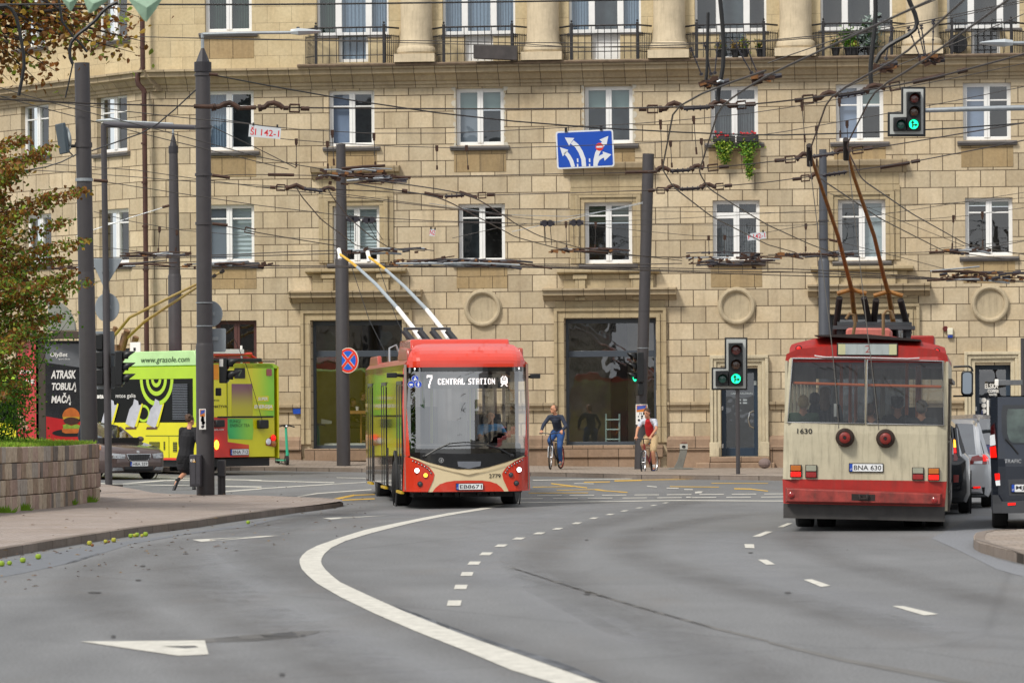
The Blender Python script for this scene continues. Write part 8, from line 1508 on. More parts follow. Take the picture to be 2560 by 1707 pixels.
# each branch starts on the trunk and reaches a point given in the photo; leaves are strung along its twigs
ends=[((172,618),70.5),((200,428),70.5),((205,545),70.2),((206,640),70),((160,500),71),((150,590),71.5),((130,440),71),((150,675),70.5),((110,560),71),((90,700),70.5),((70,620),71),((60,480),71),((40,560),72),((40,680),72),((30,760),72),((100,760),71),((60,820),71),((20,850),72),((110,720),72),((10,440),72),((30,640),70),((85,655),70),((140,720),71),((30,395),71),((15,600),71),((120,640),70.5),((70,745),70),((20,520),70.5),((45,790),70),((-30,520),72),((-30,650),72),((-40,760),72),((-60,850),72),((-60,430),72),((20,900),71),((60,880),71.5),((45,375),70.5),((120,328),70.5),((95,345),71),((60,310),71)]
bb=MB();lv=MB()
for(px,py),D_ in ends:
    e=W2(px,py,D_)-tb;zs=max(.6,min(6.8,e.z-1.2+r.uniform(-.5,.3)));i=0
    st=None
    for a,c in zip(trunk,trunk[1:]):
        if a.z<=zs<=c.z:st=a.lerp(c,(zs-a.z)/(c.z-a.z))
    st=st or trunk[-1];mid=st.lerp(e,.55)+V((r.gauss(0,.1),r.gauss(0,.3),r.uniform(.05,.3)));pts=[st,st.lerp(mid,.5)+V((0,0,.08)),mid,mid.lerp(e,.5)+V((0,0,.06)),e];bb.tube(pts,[.03,.02,.013,.008,.003],6)
    tone=r.random()
    for k in range(640):
        t=r.random()**.75;q=pts[1].lerp(mid,t*2-.2)if t<.5 else mid.lerp(e,t*2-1);sp_=.05+.42*(1-t)*.9;c=q+V((r.gauss(0,sp_*.9),r.gauss(0,.35),r.gauss(-.04,sp_*.55)));g_=min(1,max(0,(930-py)/800+r.gauss(0,.22)+.15*(tone-.5)))
        u_=r.random();lv.mi=(0 if u_<.36 else 1 if u_<.58 else 2 if u_<.74 else 3 if u_<.95 else 5)if g_>.5 else(0 if u_<.17 else 1 if u_<.30 else 2 if u_<.42 else 3 if u_<.72 else 4 if u_<.93 else 5)
        leaf_mesh(lv,c,.05+.055*r.random(),r)
bb.build('limbs',BARK,TR,smooth=True);lv.build('crown',LM,TR)
# second tree: branches crossing the top left corner
tb2=P(-420,1100,66);tb2.z=1.3;T2r=empty('linden_tree',tb2,0,'taller linden tree whose dark boughs cross the top left corner','tree','trees on the grass bank');trunk2=[V((0,0,-.3)),V((.1,0,3)),V((.3,-.1,6)),V((.5,-.1,8.3)),V((.9,-.2,11))];one(lambda m:m.tube(trunk2,[.3,.25,.2,.16,.08],12),'trunk',BARK,T2r,smooth=True)
ends2=[((85,50),65,.10),((180,45),64,.05),((300,60),65,.03),((338,98),64.5,.03),((310,122),64.5,.02),((250,30),65,.03),((120,120),64,.03),((130,165),64,.025),((60,160),65,.03),((40,70),65,.05),((20,130),65,.03),((200,90),64.5,.03),((260,100),64,.025),((30,20),65,.05),((150,10),65,.04),((290,20),64,.03),((90,190),64.5,.02),((20,185),65,.02),((230,60),64,.03),((320,40),65,.02),((15,100),64,.03),((75,100),64,.03),((110,70),64,.03),((60,30),64,.03),((140,80),64,.03),((200,-20),64,.03),((90,-10),64,.03)]
bb=MB();lv=MB()
for(px,py),D_,rr_0 in ends2:
    e=W2(px,py,D_)-tb2;st=trunk2[3].lerp(trunk2[2],r.random()*.6);mid=st.lerp(e,.6)+V((0,r.gauss(0,.3),r.uniform(.1,.45)));pts=[st,st.lerp(mid,.5)+V((0,0,.1)),mid,mid.lerp(e,.5)+V((0,0,.05)),e];bb.tube(pts,[rr_0*1.5+.02,rr_0*1.2+.015,rr_0+.008,rr_0*.6+.004,.004],7)
    for k in range(110):
        t=.25+.75*r.random();q=mid.lerp(e,max(0,t*1.6-.6))if t>.4 else st.lerp(mid,t*2);c=q+V((r.gauss(0,.2),r.gauss(0,.3),r.gauss(-.05,.16)));u_=r.random();lv.mi=0 if u_<.36 else 1 if u_<.66 else 2 if u_<.84 else 3 if u_<.96 else 5;leaf_mesh(lv,c,.075+.055*r.random(),r)
bb.build('limbs',BARK,T2r,smooth=True);lv.build('crown',LM,T2r)
# light green shrub at the foot of the tree
sb_=P(60,1080,73.5);sb_.z=1.35;SHB=empty('shrub',sb_,0,'light green small leaved shrub between tree and advertising kiosk','shrub');bb=MB();lv=MB();GL=[leafmat('shrub_'+n_,c_)for n_,c_ in(('mid','5a8a26'),('light','86ab3a'),('deep','3c6420'))]
for(px,py)in((165,725),(150,715),(100,770),(60,800),(60,870),(30,820),(40,900),(10,880),(70,840),(20,940),(125,745),(60,930),(5,960),(-20,840),(-30,920),(20,970)):
    e=P(*d(px,py),73.5+r.gauss(0,.3))-sb_;st=V((r.gauss(-.3,.3),r.gauss(0,.2),0));mid=st.lerp(e,.6)+V((0,0,.3));bb.tube([st,mid,e],[.008,.006,.003],5)
    for k in range(130):t=r.random();q=st.lerp(mid,t*2)if t<.5 else mid.lerp(e,t*2-1);lv.mi=0 if r.random()<.5 else(1 if r.random()<.6 else 2);leaf_mesh(lv,q+V((r.gauss(0,.16),r.gauss(0,.25),r.gauss(0,.12))),.045+.04*r.random(),r,.1)
bb.build('stems',BARK,SHB);lv.build('foliage',GL,SHB)
# pale green pointed pennants hanging close to the lens at the top left
PN=leafmat('pale_green_cloth','a9c4ae',.4);pd=40.0
for q,lab in(([(540,-40),(740,-40),(655,104),(640,104)],'pale green pointed pennant leftmost of three at the top edge'),([(755,-40),(1050,-40),(840,122),(812,120)],'pale green pointed pennant between its two neighbours at the top edge'),([(1150,-40),(1510,-40),(1440,75),(1345,205),(1320,190)],'largest pale green pointed pennant at the top edge')):
    w_=[P(*c00(*p),pd)for p in q];c=w_[0];o=empty('pennant',c,0,lab,'pennant','pale green pennants on a line');m_=sum((p-c for p in w_[:2]),V())/2;tipv=w_[-2]-c if len(q)>4 else(w_[-1]+w_[-2])/2-c
    b=MB();pts=[p-c for p in w_];ctr=sum(pts,V())/len(pts)+V((0,-.06,0));b.add(pts+[ctr],[(i,(i+1)%len(pts),len(pts))for i in range(len(pts))]);p_=b.build('cloth',PN,o);p_.modifiers.new('thick','SOLIDIFY').thickness=.006


# ================================================================ overhead wires
WIRE=M('contact_wire','3a3431',.5,.4,var=.2,sc=3);WTHIN=M('span_wire','3f3c3a',.5,.4,var=.2);RUSTW=M('rusty_fitting','3d271b',.7,.2,var=.5,sc=9);CABLE=M('black_cable','131314',.5,var=.1);OCHF=M('ochre_fitting','7a4f24',.6,var=.3,sc=9);INSU=M('insulator_dark','25222a',.4,var=.2);GLV=M('galvanised_fitting','8d9296',.4,.6,var=.3,sc=6)
r=random.Random(77)
q1_,q2_,q3_,q4_,q5_,q6_,q7_,q8_=zc(0,0),zc(1,0),zc(2,0),zc(3,0),zc(0,1),zc(1,1),zc(2,1),zc(3,1)
N_=lambda f,*p:[f(*q)for q in p]
def at(p,k): # k < 20: height of a level wire, else distance
    return PZ(*p,k)if k<20 else P(*p,k)
def wire(label,pts,k,rad=.007,mat=WTHIN,name='overhead_wire',group='overhead trolley wires',cat='wire',hang=(),arches=(),ks=None):
    """one wire with the droppers and fittings clamped to it; pts in photo pixels"""
    w_=[at(p,ks[i]if ks else k)for i,p in enumerate(pts)];c=w_[0];root=empty(name,c,0,label,cat,group)
    out=[]
    for i in range(len(w_)-1):
        n=max(1,int((w_[i+1]-w_[i]).length/1.2))
        for j in range(n):out.append(w_[i].lerp(w_[i+1],j/n))
    out.append(w_[-1]);fin=[out[0]]+[(out[i-1]+out[i]*2+out[i+1])/4 for i in range(1,len(out)-1)]+[out[-1]]
    one(lambda m:m.tube([p-c for p in fin],rad*1.15+.001,6),'cable',mat,root,smooth=True)
    def D_at(px):
        for a,e in zip(list(zip(pts,w_)),list(zip(pts,w_))[1:]):
            if min(a[0][0],e[0][0])<=px<=max(a[0][0],e[0][0])and a[0][0]!=e[0][0]:t=(px-a[0][0])/(e[0][0]-a[0][0]);return a[1].lerp(e[1],t).y
        return w_[0].y
    for(x0,y0,x1,y1)in hang:
        D_=D_at(x0);a,e=P(x0,y0,D_)-c,P(x1,y1,D_)-c;m_=a.lerp(e,.16);m2=a.lerp(e,.8)
        b=MB();b.mi=0;b.tube([a,e],.009,5);b.mi=1;b.box(a,(.07,.05,.12));b.tube([m_,a.lerp(e,.05)],.03,6);b.tube([m2,e],.025,6);b.build('dropper',[WTHIN,RUSTW],root)
    for seq in arches:
        kind=seq[0];p2=seq[1:];D_=D_at(p2[0][0]);b=MB();L=[P(*p,D_)-c for p in p2]
        if kind=='arch':b.tube(L,.04,8);[b.tube([L[0],L[0].lerp(L[1],.5)],.055,8)]
        elif kind=='rod':
            b.tube(L,.028,8);s=(L[-1]-L[0]);n=max(2,int(s.length/.09))
            for i in range(n):p=L[0].lerp(L[-1],(i+.5)/n);b.tube([p-s.normalized()*.012,p+s.normalized()*.012],.045,8)
        elif kind=='link':
            s=(L[1]-L[0]);u=s.normalized();nn=V((-u.z,0,u.x))*.055;b.tube([L[0]+nn,L[1]+nn,L[1]-nn,L[0]-nn,L[0]+nn],.018,6)
        elif kind=='bar':b.tube(L,.034,8)
        b.build({'arch':'insulator_arch','rod':'ribbed_insulator','link':'turnbuckle','bar':'strain_clamp'}[kind],{'arch':RUSTW,'rod':INSU,'link':RUSTW,'bar':RUSTW}[kind],root,smooth=True)
    return root
# --- transverse span wires
wire('dark wire running along the very top edge of the view',[(-60,12),(0,12),(190,11),(640,13),(1280,5),(1640,0),(1900,-6)],60,.012,CABLE)
wire('span wire with rusty arches crossing both lamp posts at third floor height',N_(q1_,(-200,905),(0,905),(700,958),(1560,975),(2350,985))+N_(q2_,(500,992),(1200,1000))+N_(q3_,(0,1004),(1160,1002),(2240,960)),6.5,.010,WIRE,
     arches=[('bar',*N_(q1_,(1780,978),(1960,982))),('arch',*N_(q1_,(1940,990),(2020,978),(2060,955),(2110,945),(2150,965),(2200,998))),('bar',*N_(q1_,(2200,996),(2350,988))),('arch',*N_(q2_,(20,995),(80,985),(110,955),(165,945),(215,965),(250,995))),('link',*N_(q2_,(310,995),(400,996))),('bar',*N_(q2_,(250,994),(300,994))),('bar',*N_(q2_,(410,998),(490,1000))),
             ('bar',*N_(q3_,(1165,1004),(1235,1004))),('link',*N_(q3_,(1245,1004),(1335,1003))),('arch',*N_(q3_,(1345,1004),(1410,1000),(1440,965),(1490,945),(1540,965),(1575,1000))),('rod',*N_(q3_,(1575,1000),(1820,985))),('arch',*N_(q3_,(1820,985),(1860,945),(1905,930),(1960,945),(2000,972),(2060,970))),('link',*N_(q3_,(2065,970),(2145,962))),('bar',*N_(q3_,(2150,960),(2235,955)))])
wire('span wire with arches rising over the upper right window to the frame edge',N_(q3_,(2240,955),(2350,945))+N_(q4_,(0,943),(240,925),(1260,780),(1830,640),(2350,500),(2700,400)),6.4,.010,WIRE,
     arches=[('bar',*N_(q4_,(245,925),(310,918))),('link',*N_(q4_,(320,915),(415,908))),('arch',*N_(q4_,(420,908),(480,900),(510,870),(560,850),(610,860),(640,885))),('rod',*N_(q4_,(640,882),(890,845))),('arch',*N_(q4_,(890,845),(930,800),(980,785),(1030,795),(1080,812))),('link',*N_(q4_,(1120,800),(1210,785))),('bar',*N_(q4_,(1330,755),(1620,690))),('bar',*N_(q4_,(1740,662),(1830,640)))])
wire('upper span wire carrying the first number plate and the blue lane sign',N_(q1_,(1945,1085),(2350,1140))+N_(q2_,(0,1152),(220,1175),(1090,1250),(2350,1200))+N_(q3_,(0,1195),(680,1165),(1700,1100),(2350,1020))+N_(q4_,(0,1020),(1200,820),(2350,590),(2700,500)),86,.0075,WTHIN,
     hang=[(*a,*e)for a,e in(N_(q2_,(700,1218),(716,1520)),N_(q2_,(1082,1245),(1097,1545)),N_(q3_,(1363,1125),(1380,1545)),N_(q3_,(1667,1090),(1695,1420)),N_(q4_,(312,965),(340,1310)),N_(q4_,(655,925),(664,1270)))])
wire('lower span wire passing just beneath the blue lane sign',N_(q2_,(0,1250),(230,1275),(650,1320),(1940,1370),(2350,1358))+N_(q3_,(0,1358),(1100,1325),(2350,1250))+N_(q4_,(0,1230),(1200,1030),(2350,800),(2700,720)),87,.0075,WTHIN,
     hang=[(*a,*e)for a,e in(N_(q2_,(370,1298),(370,1535)),N_(q2_,(655,1320),(660,1550)),N_(q2_,(1660,1360),(1662,1560)),N_(q2_,(1932,1358),(1948,1560)),N_(q3_,(1455,1315),(1468,1540)),N_(q3_,(1738,1295),(1760,1530)),N_(q4_,(445,1180),(448,1530)),N_(q4_,(725,1135),(738,1400)))])
wire('twisted black cable sagging from the tall lamp post across the facade',N_(q1_,(1945,688),(2350,768))+N_(q2_,(870,930),(1700,1050),(2350,1115))+N_(q3_,(700,1178),(1600,1222),(2350,1245))+N_(q4_,(0,1245),(1090,1215),(1780,1180),(2350,1130),(2600,1110)),80,.013,CABLE,arches=[('bar',*N_(q1_,(1920,682),(2000,690)))])
wire('black cable drooping from the tall lamp post to the antenna pole',N_(q1_,(1795,830),(1600,1010),(1430,1170),(1300,1228),(1150,1275),(845,1385)),78,.012,CABLE,ks=[80,79.5,79,78.5,78,76])
wire('black cable hanging from the antenna pole into the tree',N_(q1_,(700,1420),(560,1500),(430,1535),(280,1560),(0,1600)),74,.011,CABLE)
# --- left fan of thin stay wires
wire('thin stay wire falling from the upper left across both lamp posts',N_(q1_,(0,805),(180,862),(530,960),(900,1060),(1420,1180),(1950,1320),(2350,1450))+N_(q2_,(400,1520),(650,1560)),78,.008)
wire('thin stay wire just above the dark mast arm on the left',N_(q1_,(0,885),(420,910),(1140,1040),(1800,1090),(2350,1145)),77,.008)
wire('thin stay wire crossing the mast arm and the slim lamp post',N_(q1_,(0,885),(330,980),(840,1110),(1500,1280),(2350,1480))+N_(q2_,(300,1555)),79,.008)
wire('thin stay wire at the foot of the left third floor windows',N_(q1_,(0,1480),(690,1530),(1400,1550))+N_(q5_,(1560,60),(2350,150))+N_(q6_,(840,235),(2350,420)),82,.007)
wire('thin stay wire clamped to the silver band of the antenna pole',N_(q5_,(870,88),(1650,210),(2350,315))+N_(q6_,(840,440),(2350,480)),80,.007,arches=[('bar',*N_(q5_,(860,88),(990,98)))])
wire('thin stay wire running level below the second arch cluster',N_(q5_,(0,-20),(480,0),(1800,100),(2350,150))+N_(q6_,(0,100),(900,235),(2350,410)),83,.007)
wire('guy wire climbing from the window sash to the slim lamp post',N_(q5_,(700,600),(860,540),(1210,425),(1540,325)),100,.008,GLV,arches=[('bar',*N_(q5_,(1490,335),(1555,320)))])
wire('guy wire sloping down between the two left lamp posts',N_(q5_,(860,375),(1210,465),(1560,560),(2350,605))+N_(q6_,(840,640)),98,.007,hang=[(*a,*e)for a,e in(N_(q5_,(1465,535),(1452,750)),N_(q5_,(1625,565),(1612,740)))])
wire('thin level wire from the antenna pole to the first wire cluster',N_(q5_,(860,690),(1280,740),(1400,760)),95,.007)
wire('span wire from the tall lamp post down to the trolley pole tips',N_(q5_,(1960,485),(2240,540))+N_(q6_,(0,570),(380,630),(760,692)),86,.010,WIRE,arches=[('bar',*N_(q5_,(1945,486),(2090,500))),('link',*N_(q5_,(2250,540),(2340,562)))])
wire('span wire from the tall lamp post dropping steeply to the right',N_(q1_,(1950,1165),(2350,1360))+N_(q2_,(0,1355),(370,1545)),81,.008,hang=[])
wire('span wire with a red insulator entering the first cluster',N_(q5_,(1945,40),(2070,60))+N_(q6_,(-300,28),(0,35),(560,45),(1360,62),(2350,40))+N_(q7_,(0,38),(1040,18),(1340,10)),84,.008,WIRE,arches=[('bar',*N_(q5_,(1950,42),(2110,65))),('bar',*N_(q6_,(110,36),(350,40))),('bar',*N_(q6_,(1300,62),(1420,62))),('bar',*N_(q7_,(1040,16),(1330,10)))])
wire('span wire holding two ochre hangers left of the blue lane sign',N_(q6_,(0,150),(370,145),(660,175))+N_(q6_,(1560,205),(1750,235),(1990,225),(2350,220))+N_(q7_,(0,218),(1250,185),(2110,130),(2350,105)),6.2,.008,WIRE,
     arches=[('link',*N_(q6_,(190,155),(265,157))),('bar',*N_(q6_,(130,152),(180,155))),('arch',*N_(q6_,(270,160),(320,150),(370,130),(410,150),(440,165))),('rod',*N_(q6_,(430,165),(610,190))),('arch',*N_(q6_,(615,190),(625,165),(665,155),(710,165),(720,185))),('bar',*N_(q6_,(1545,205),(1720,240))),('rod',*N_(q6_,(1730,236),(1910,228))),('bar',*N_(q6_,(1865,195),(2030,250))),('link',*N_(q6_,(2040,228),(2110,225))),('bar',*N_(q6_,(2120,222),(2190,220))),
             ('bar',*N_(q7_,(1250,184),(1310,180))),('link',*N_(q7_,(1330,182),(1400,182))),('arch',*N_(q7_,(1410,182),(1440,150),(1480,135),(1520,150),(1540,170))),('rod',*N_(q7_,(1540,170),(1730,160))),('arch',*N_(q7_,(1730,160),(1770,125),(1810,125),(1870,155))),('link',*N_(q7_,(1870,148),(1940,142))),('bar',*N_(q7_,(1950,140),(2020,135)))],
     hang=[])
wire('span wire chain beneath the blue lane sign ending at the rusty poles',N_(q7_,(1250,12))+N_(q3_,(1320,1560),(1540,1560),(1900,1540),(2350,1490))+N_(q4_,(0,1485),(240,1465),(960,1360),(1170,1330),(2350,1130)),6.2,.008,WIRE,
     arches=[('arch',*N_(q3_,(1330,1568),(1350,1545),(1380,1535),(1420,1550),(1450,1568))),('rod',*N_(q3_,(1450,1575),(1640,1560))),('arch',*N_(q3_,(1640,1560),(1680,1525),(1710,1520),(1760,1550))),('link',*N_(q3_,(1800,1545),(1890,1535))),('bar',*N_(q3_,(1900,1535),(1990,1528))),('bar',*N_(q4_,(60,1476),(150,1470))),('link',*N_(q4_,(160,1468),(250,1460))),('arch',*N_(q4_,(255,1462),(290,1440),(320,1412),(355,1415),(385,1440))),('rod',*N_(q4_,(400,1442),(620,1405))),('arch',*N_(q4_,(620,1405),(650,1378),(700,1370),(760,1385))),('link',*N_(q4_,(775,1385),(870,1372))),('bar',*N_(q4_,(880,1368),(960,1358)))])
wire('span wire to the grey insulator rod under the right hand window',N_(q8_,(0,105),(220,80),(430,40))+N_(q8_,(800,8))+N_(q4_,(850,1545),(1030,1540),(1310,1490),(1470,1460),(2350,1290),(2700,1220)),6.3,.008,WIRE,arches=[('bar',*N_(q8_,(225,80),(300,72))),('link',*N_(q8_,(305,72),(380,65))),('arch',*N_(q8_,(385,70),(405,45),(430,30),(455,40))),('rod',*N_(q8_,(500,45),(720,12))),('bar',*N_(q4_,(1030,1540),(1300,1495))),('bar',*N_(q4_,(1315,1488),(1395,1475)))])
# --- contact wires following the lanes
wire('left contact wire of the pair above the old trolleybus',N_(q4_,(2400,-140),(1330,630),(1060,770),(970,850),(715,1345))+N_(q8_,(860,80),(1330,400),(1830,680),(2350,770),(2700,800)),5.8,.010,WIRE)
wire('right contact wire of the pair above the old trolleybus',N_(q4_,(1800,0),(1180,560),(940,665),(700,805),(555,900),(380,1395))+N_(q8_,(460,60),(1030,440),(1620,740),(2350,832),(2700,850)),5.8,.010,WIRE)
wire('contact wire swinging from the upper arch down past the blue lane sign',N_(q3_,(2330,650),(1740,850),(1490,985),(1380,1550))+N_(q7_,(1390,0),(1480,150),(1830,420),(2350,680))+N_(q8_,(0,680),(250,750)),5.8,.010,WIRE)
wire('contact wire parallel to the right of the swinging one',N_(q4_,(1500,0),(0,690))+N_(q3_,(2160,800),(1905,985),(1730,1540))+N_(q7_,(1710,0),(1800,160),(2050,320),(2350,500))+N_(q8_,(0,500),(420,690),(600,750)),5.8,.010,WIRE)
wire('contact wire curving down to the left tip of the new trolleybus poles',N_(q6_,(370,150),(400,215),(600,450),(940,700),(1250,745)),5.7,.009,WIRE)
wire('contact wire curving down to the right tip of the new trolleybus poles',N_(q6_,(665,175),(690,225),(850,430),(1050,600),(1240,718),(1550,735)),5.7,.009,WIRE)
wire('upper curved contact wire leaving the first cluster to the right',N_(q6_,(900,60),(1200,100),(1880,200),(2050,268),(2350,460))+N_(q7_,(0,470),(250,600),(650,718),(1330,800),(1560,825)),5.7,.009,WIRE)
wire('lower curved contact wire leaving the first cluster to the right',N_(q6_,(900,120),(1170,170),(1560,210),(1750,275),(2350,590))+N_(q7_,(0,600),(450,722),(700,760),(1560,802)),5.7,.009,WIRE,arches=[('bar',*N_(q6_,(1340,182),(1390,188)))])
for i,(lab,pts)in enumerate((('topmost contact wire of the far bundle along the cross street',N_(q5_,(860,800),(1560,790),(2350,765))+N_(q6_,(0,752),(760,730))),('second contact wire of the far bundle along the cross street',N_(q5_,(300,840),(1560,795),(2350,785))+N_(q6_,(0,780),(760,760))),
        ('long contact wire passing behind the poles of the new trolleybus',N_(q5_,(-60,900),(440,890),(1490,880),(2350,885))+N_(q6_,(0,868),(1250,880),(2350,868))+N_(q7_,(0,852),(1180,868),(1560,850))),('long lower contact wire running to the right behind the old bus poles',N_(q5_,(-60,915),(860,895),(2350,905))+N_(q6_,(0,885),(1250,888),(2350,862))+N_(q7_,(0,868),(600,880),(2350,910))+N_(q8_,(0,885),(1330,965),(1600,990))),
        ('contact wire fourth in the far bundle across the shop cornices',N_(q6_,(900,868),(2350,880))+N_(q7_,(0,876),(600,890),(2350,938))+N_(q8_,(0,915),(1330,985),(2350,1010))),('lowest contact wire of the far bundle across the shop cornices',N_(q6_,(900,880),(2350,888))+N_(q7_,(0,884),(1300,918),(2350,955))+N_(q8_,(0,958),(1330,990),(2350,1022))))):
    wire(lab,pts,96+i*.7,.011,WIRE)
# --- far stays on the right half
wire('thin stay fanning from the pole behind the red shirted cyclist upper one',N_(q7_,(1200,290),(1080,315),(700,410),(0,560)),104,.007,GLV);wire('thin stay fanning from the pole behind the red shirted cyclist lower one',N_(q7_,(1200,300),(1080,320),(500,470),(0,425))+N_(q6_,(1590,300)),104,.007,GLV)
wire('level wire crossing the second floor windows on the right',N_(q7_,(0,350),(1180,370),(2350,385))+N_(q8_,(0,388),(460,385)),104,.006);wire('wire rising gently from the green blind window to the frame edge',N_(q6_,(1800,620),(2350,500))+N_(q7_,(0,485),(1200,458),(2350,392))+N_(q8_,(0,390),(1800,292),(2350,250)),103,.006)
wire('wire carrying the second number plate to the right hand pole',N_(q7_,(0,425),(700,500),(1200,555),(1800,615),(2000,612),(2350,575))+N_(q8_,(0,555),(480,480),(1000,412),(2350,200)),98.5,.006,hang=[(*a,*e)for a,e in(N_(q7_,(1805,615),(1810,770)),N_(q7_,(1952,612),(1950,760)))]);wire('level wire through the white window behind the hanging loops',N_(q6_,(840,460),(2350,482))+N_(q7_,(0,485),(2350,505))+N_(q8_,(0,505),(470,500),(1800,430),(2350,340)),102,.006,hang=[(*a,*e)for a,e in(N_(q7_,(495,485),(502,730)),N_(q7_,(768,492),(762,725)),N_(q8_,(347,505),(346,740)),N_(q8_,(1703,428),(1690,720)),N_(q8_,(1968,395),(1972,700)))])
wire('wire falling from the pole top behind the old bus toward the right',N_(q8_,(545,200),(800,280),(1300,500),(1800,690)),104,.006);wire('wire from the blue grey pole crossing the rightmost window foot',N_(q8_,(560,630),(640,650),(880,712),(1450,850),(1690,920)),104,.007,arches=[('bar',*N_(q8_,(560,632),(640,650)))])
wire('level wire behind the rusty poles joining two fittings',N_(q8_,(0,770),(160,768),(700,765),(1480,750),(1660,740),(1830,735),(2150,690),(2350,645)),99,.009,WIRE,arches=[('rod',*N_(q8_,(150,768),(600,765))),('bar',*N_(q8_,(720,765),(790,765))),('bar',*N_(q8_,(1480,750),(1620,745))),('rod',*N_(q8_,(1660,745),(1800,765)))])
wire('stay rising from the rightmost window to the frame edge',N_(q8_,(1480,720),(1830,690),(2350,640),(2600,610)),100,.006)
# --- top right near wires
wire('thin wire crossing the upper balconies from the right edge',N_(q3_,(600,440),(1600,420))+N_(q4_,(0,380),(880,300),(1390,210),(2080,60),(2350,5),(2600,-50)),66,.007);wire('second thin wire beside the one crossing the upper balconies',N_(q3_,(0,395),(1600,400))+N_(q4_,(0,395),(880,330),(1390,230),(2080,80),(2350,20),(2600,-30)),66,.007)
wire('long thin wire passing the left balconies at railing height',N_(q1_,(1150,335),(1850,355))+N_(q2_,(0,370),(800,380),(1600,370))+N_(q3_,(0,385),(600,440)),68,.006);wire('second long thin wire passing the left balconies at railing height',N_(q1_,(850,330),(1850,360))+N_(q2_,(0,350),(800,385),(2350,415))+N_(q3_,(0,430),(1600,440)),68,.006)
wire('wire slanting from the fifth balcony down to the cornice',N_(q4_,(1540,0),(900,300),(0,560))+N_(q3_,(2350,580)),64,.008);wire('wire slanting across the rightmost balcony to the window head',N_(q4_,(2350,130),(1700,430),(1080,620),(660,830)),64,.007)
# --- black feeder cables
def cable(label,pts,D_,rad=.03):return wire(label,pts,D_,rad,CABLE,'feeder_cable','black feeder cables','cable')
cable('thick black feeder cable hanging straight beside the fourth balcony',N_(q3_,(1905,-60),(1915,60),(1940,300),(1948,450),(1940,640),(1915,760),(1888,830),(1890,930)),57);cable('thinner black feeder cable left of the straight one',N_(q3_,(1800,120),(1798,300),(1790,500),(1795,650),(1780,740)),57,.022)
cable('black feeder cable hanging before the fifth balcony doors',N_(q4_,(985,-60),(990,120),(985,260),(955,460),(940,620),(938,700),(950,790)),55);cable('black feeder cable looping round the fifth column',N_(q4_,(1270,-60),(1300,30),(1360,140),(1378,210),(1360,275),(1300,325),(1180,375),(1080,430),(1015,500),(985,580)),55)
cable('dark looping jumper cable at the far upper left',N_(q1_,(-100,70),(0,62),(60,45),(110,75),(150,150),(180,260),(200,400),(215,520),(235,590),(200,720),(172,880)),60,.024);cable('dark looping jumper cable above the antenna pole',N_(q1_,(1080,20),(990,55),(930,110),(890,190),(800,260),(700,320),(650,385),(628,460),(640,540),(668,590)),60,.024)
cable('thin jumper dropping from the loop above the antenna pole',N_(q1_,(668,590),(640,720),(600,900)),60,.010);cable('short dark bough like cable joining the two upper left loops',N_(q1_,(540,0),(520,230),(700,340),(760,430),(800,480)),60.5,.018)
# --- twin insulator clusters on the near wires
def cluster(label,px,D_,seed,W_,H_,n=7):
    """switch or crossing gear: bars, clamps and insulators bolted together"""
    rr=random.Random(seed);c=P(*px,D_);o=empty('wire_fitting',c,0,label,'wire fitting','overhead wire fittings');k=D_/F
    for i in range(n):y=rr.uniform(-.5,.5)*H_*k;x=rr.uniform(-.5,.3)*W_*k;ln=rr.uniform(.25,.6)*W_*k;mt=rr.choice((RUSTW,RUSTW,INSU,GLV));sl=rr.gauss(0,.05)*ln;dy=rr.uniform(-.5,.5);rd=.012+.02*rr.random();one(lambda m:m.tube([(x,dy,y),(x+ln*.5,dy,y+sl*.3+.02),(x+ln,dy,y+sl)],rd,6),'frame_bar',mt,o)
    for i in range(n*2):x,z=rr.uniform(-.5,.5)*W_*k,rr.gauss(-.05,.22)*H_*k;mt=rr.choice((RUSTW,RUSTW,RUSTW,OCHF));b=MB();b.box((x,rr.uniform(-.5,.5),z),(.05+.12*rr.random(),.08,.03+.05*rr.random()),(0,rr.gauss(0,.3),0));b.build('clamp',mt,o)
    for i in range(max(2,n//2)):x=rr.uniform(-.4,.4)*W_*k;z=rr.uniform(-.3,.3)*H_*k;one(lambda m:m.tube([(x,0,z),(x+.2,0,z+.03)],.035,8),'insulator',INSU,o)
    return o
cluster('large rusty crossing gear above the pole with the no stopping sign',(888,441),78,1,190,40,16);cluster('rusty crossing gear beside the new trolleybus pole tips',(955,628),101,2,210,14,9);cluster('long crossing gear below the dark second floor window',(1130,655),97,3,310,22,16)
cluster('galvanised crossing gear under the net curtained window',(1805,650),97,4,200,34,16);cluster('crossing gear at the right under the rightmost window',(2440,690),97,5,240,26,16);cluster('small crossing gear left of the green blind window foot',(1450,627),99,6,170,10,8)
cluster('rusty crossing gear over the slim lamp post',(385,637),97,7,190,14,9);cluster('low crossing gear across the tall lamp post foot of window',(560,662),97,8,240,12,9);cluster('long rusty gear in front of the tree and antenna pole',(240,666),96,9,260,10,8);cluster('rusty fitting behind the blue grey pole',(2030,637),99,10,200,16,9);cluster('small fitting left of the rightmost window',(2400,627),99,11,140,10,7)
cluster('twin insulators hanging before the fourth balcony',(1776,207),57,12,44,14,6);cluster('twin insulators hanging before the fifth balcony right end',(2212,166),56,13,46,16,6);cluster('twin insulators hanging before the sixth balcony',(2320,152),56,14,46,14,6);cluster('twin insulators at the fourth balcony right corner',(1905,196),57,15,40,14,6)
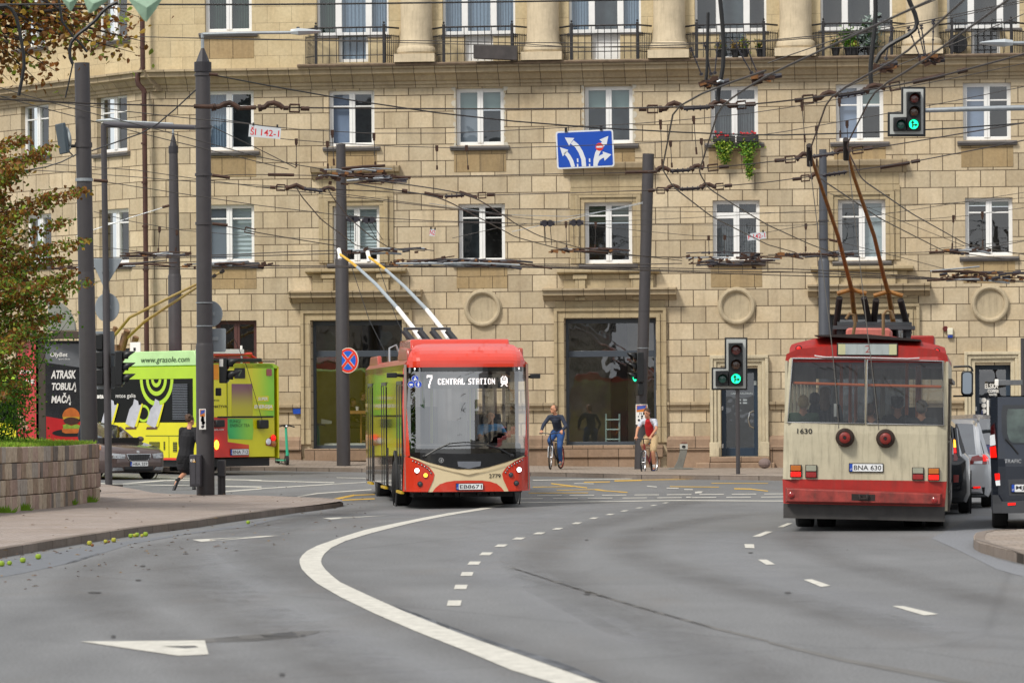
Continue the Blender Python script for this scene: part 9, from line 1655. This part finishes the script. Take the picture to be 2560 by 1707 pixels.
for i,(x0,y0,x1,y1,lab)in enumerate(((*N_(q3_,(1640,440),(1760,700))[0],*N_(q3_,(1640,440),(1745,700))[1],'chain from the fourth balcony wire to its insulators first'),(*q3_(1765,390),*q3_(1830,700),'chain from the fourth balcony wire to its insulators second'),(*q3_(1890,390),*q3_(1860,690),'chain from the fourth balcony wire to its insulators third'),(*q3_(2050,410),*q3_(2210,690),'chain slanting right before the fourth balcony pots'),(*q3_(2130,380),*q3_(2260,690),'second chain slanting right before the fourth balcony pots'),(*q4_(1140,250),*q4_(1080,560),'chain before the fifth balcony right post'),(*q4_(1285,250),*q4_(1400,540),'first chain before the fifth column'),(*q4_(1360,190),*q4_(1440,530),'second chain before the fifth column'),(*q4_(1405,230),*q4_(1450,530),'third chain before the fifth column'),(*q4_(1520,180),*q4_(1510,540),'chain at the right of the fifth column'))):
    a,e=P(x0,y0,57),P(x1,y1,57);o=empty('insulator_chain',a,0,lab,'wire fitting','chains hanging from the near wires');one(lambda m:m.tube([V(),e-a],.009,6),'link_wire',GLV,o);one(lambda m:m.tube([(e-a)*t for t in(0,.05,.051,.08,.081,.13,.131,.3,.301,.34,.341,.5,.501,.54,.541,.9,.901,.97)],[.03,.03,.01,.01,.03,.03,.01,.01,.018,.018,.01,.01,.018,.018,.01,.01,.03,.03],7),'insulator_string',INSU,o)
for f,xs4,lab in((q6_,((868,460,868,650,915,650,915,460),),'looped jumper hanging over the white blind window'),(q6_,((1015,470,1110,630,1160,630,1060,470),),'slanting looped jumper over the white blind window'),(q7_,((300,500,312,685,365,685,350,500),),'left looped jumper between two second floor windows'),(q7_,((567,495,570,685,620,685,615,495),),'right looped jumper touching the green blind window')):
    v=xs4[0];L=[P(*f(v[i],v[i+1]),101)for i in range(0,8,2)];o=empty('jumper_loop',L[0],0,lab,'wire fitting','looped jumpers');one(lambda m:m.tube([p-L[0]for p in L],.010,6),'loop_wire',CABLE,o);b=MB();a,e=L[0]-L[0],L[3]-L[0];b.tube([a+V((-.12,0,.05)),e+V((.12,0,.05))],.06,8);[b.tube([p+V((0,-.06,.05)),p+V((0,.06,.05))],.09,10)for p in(a,e)];b.build('roller_clamp',INSU,o)
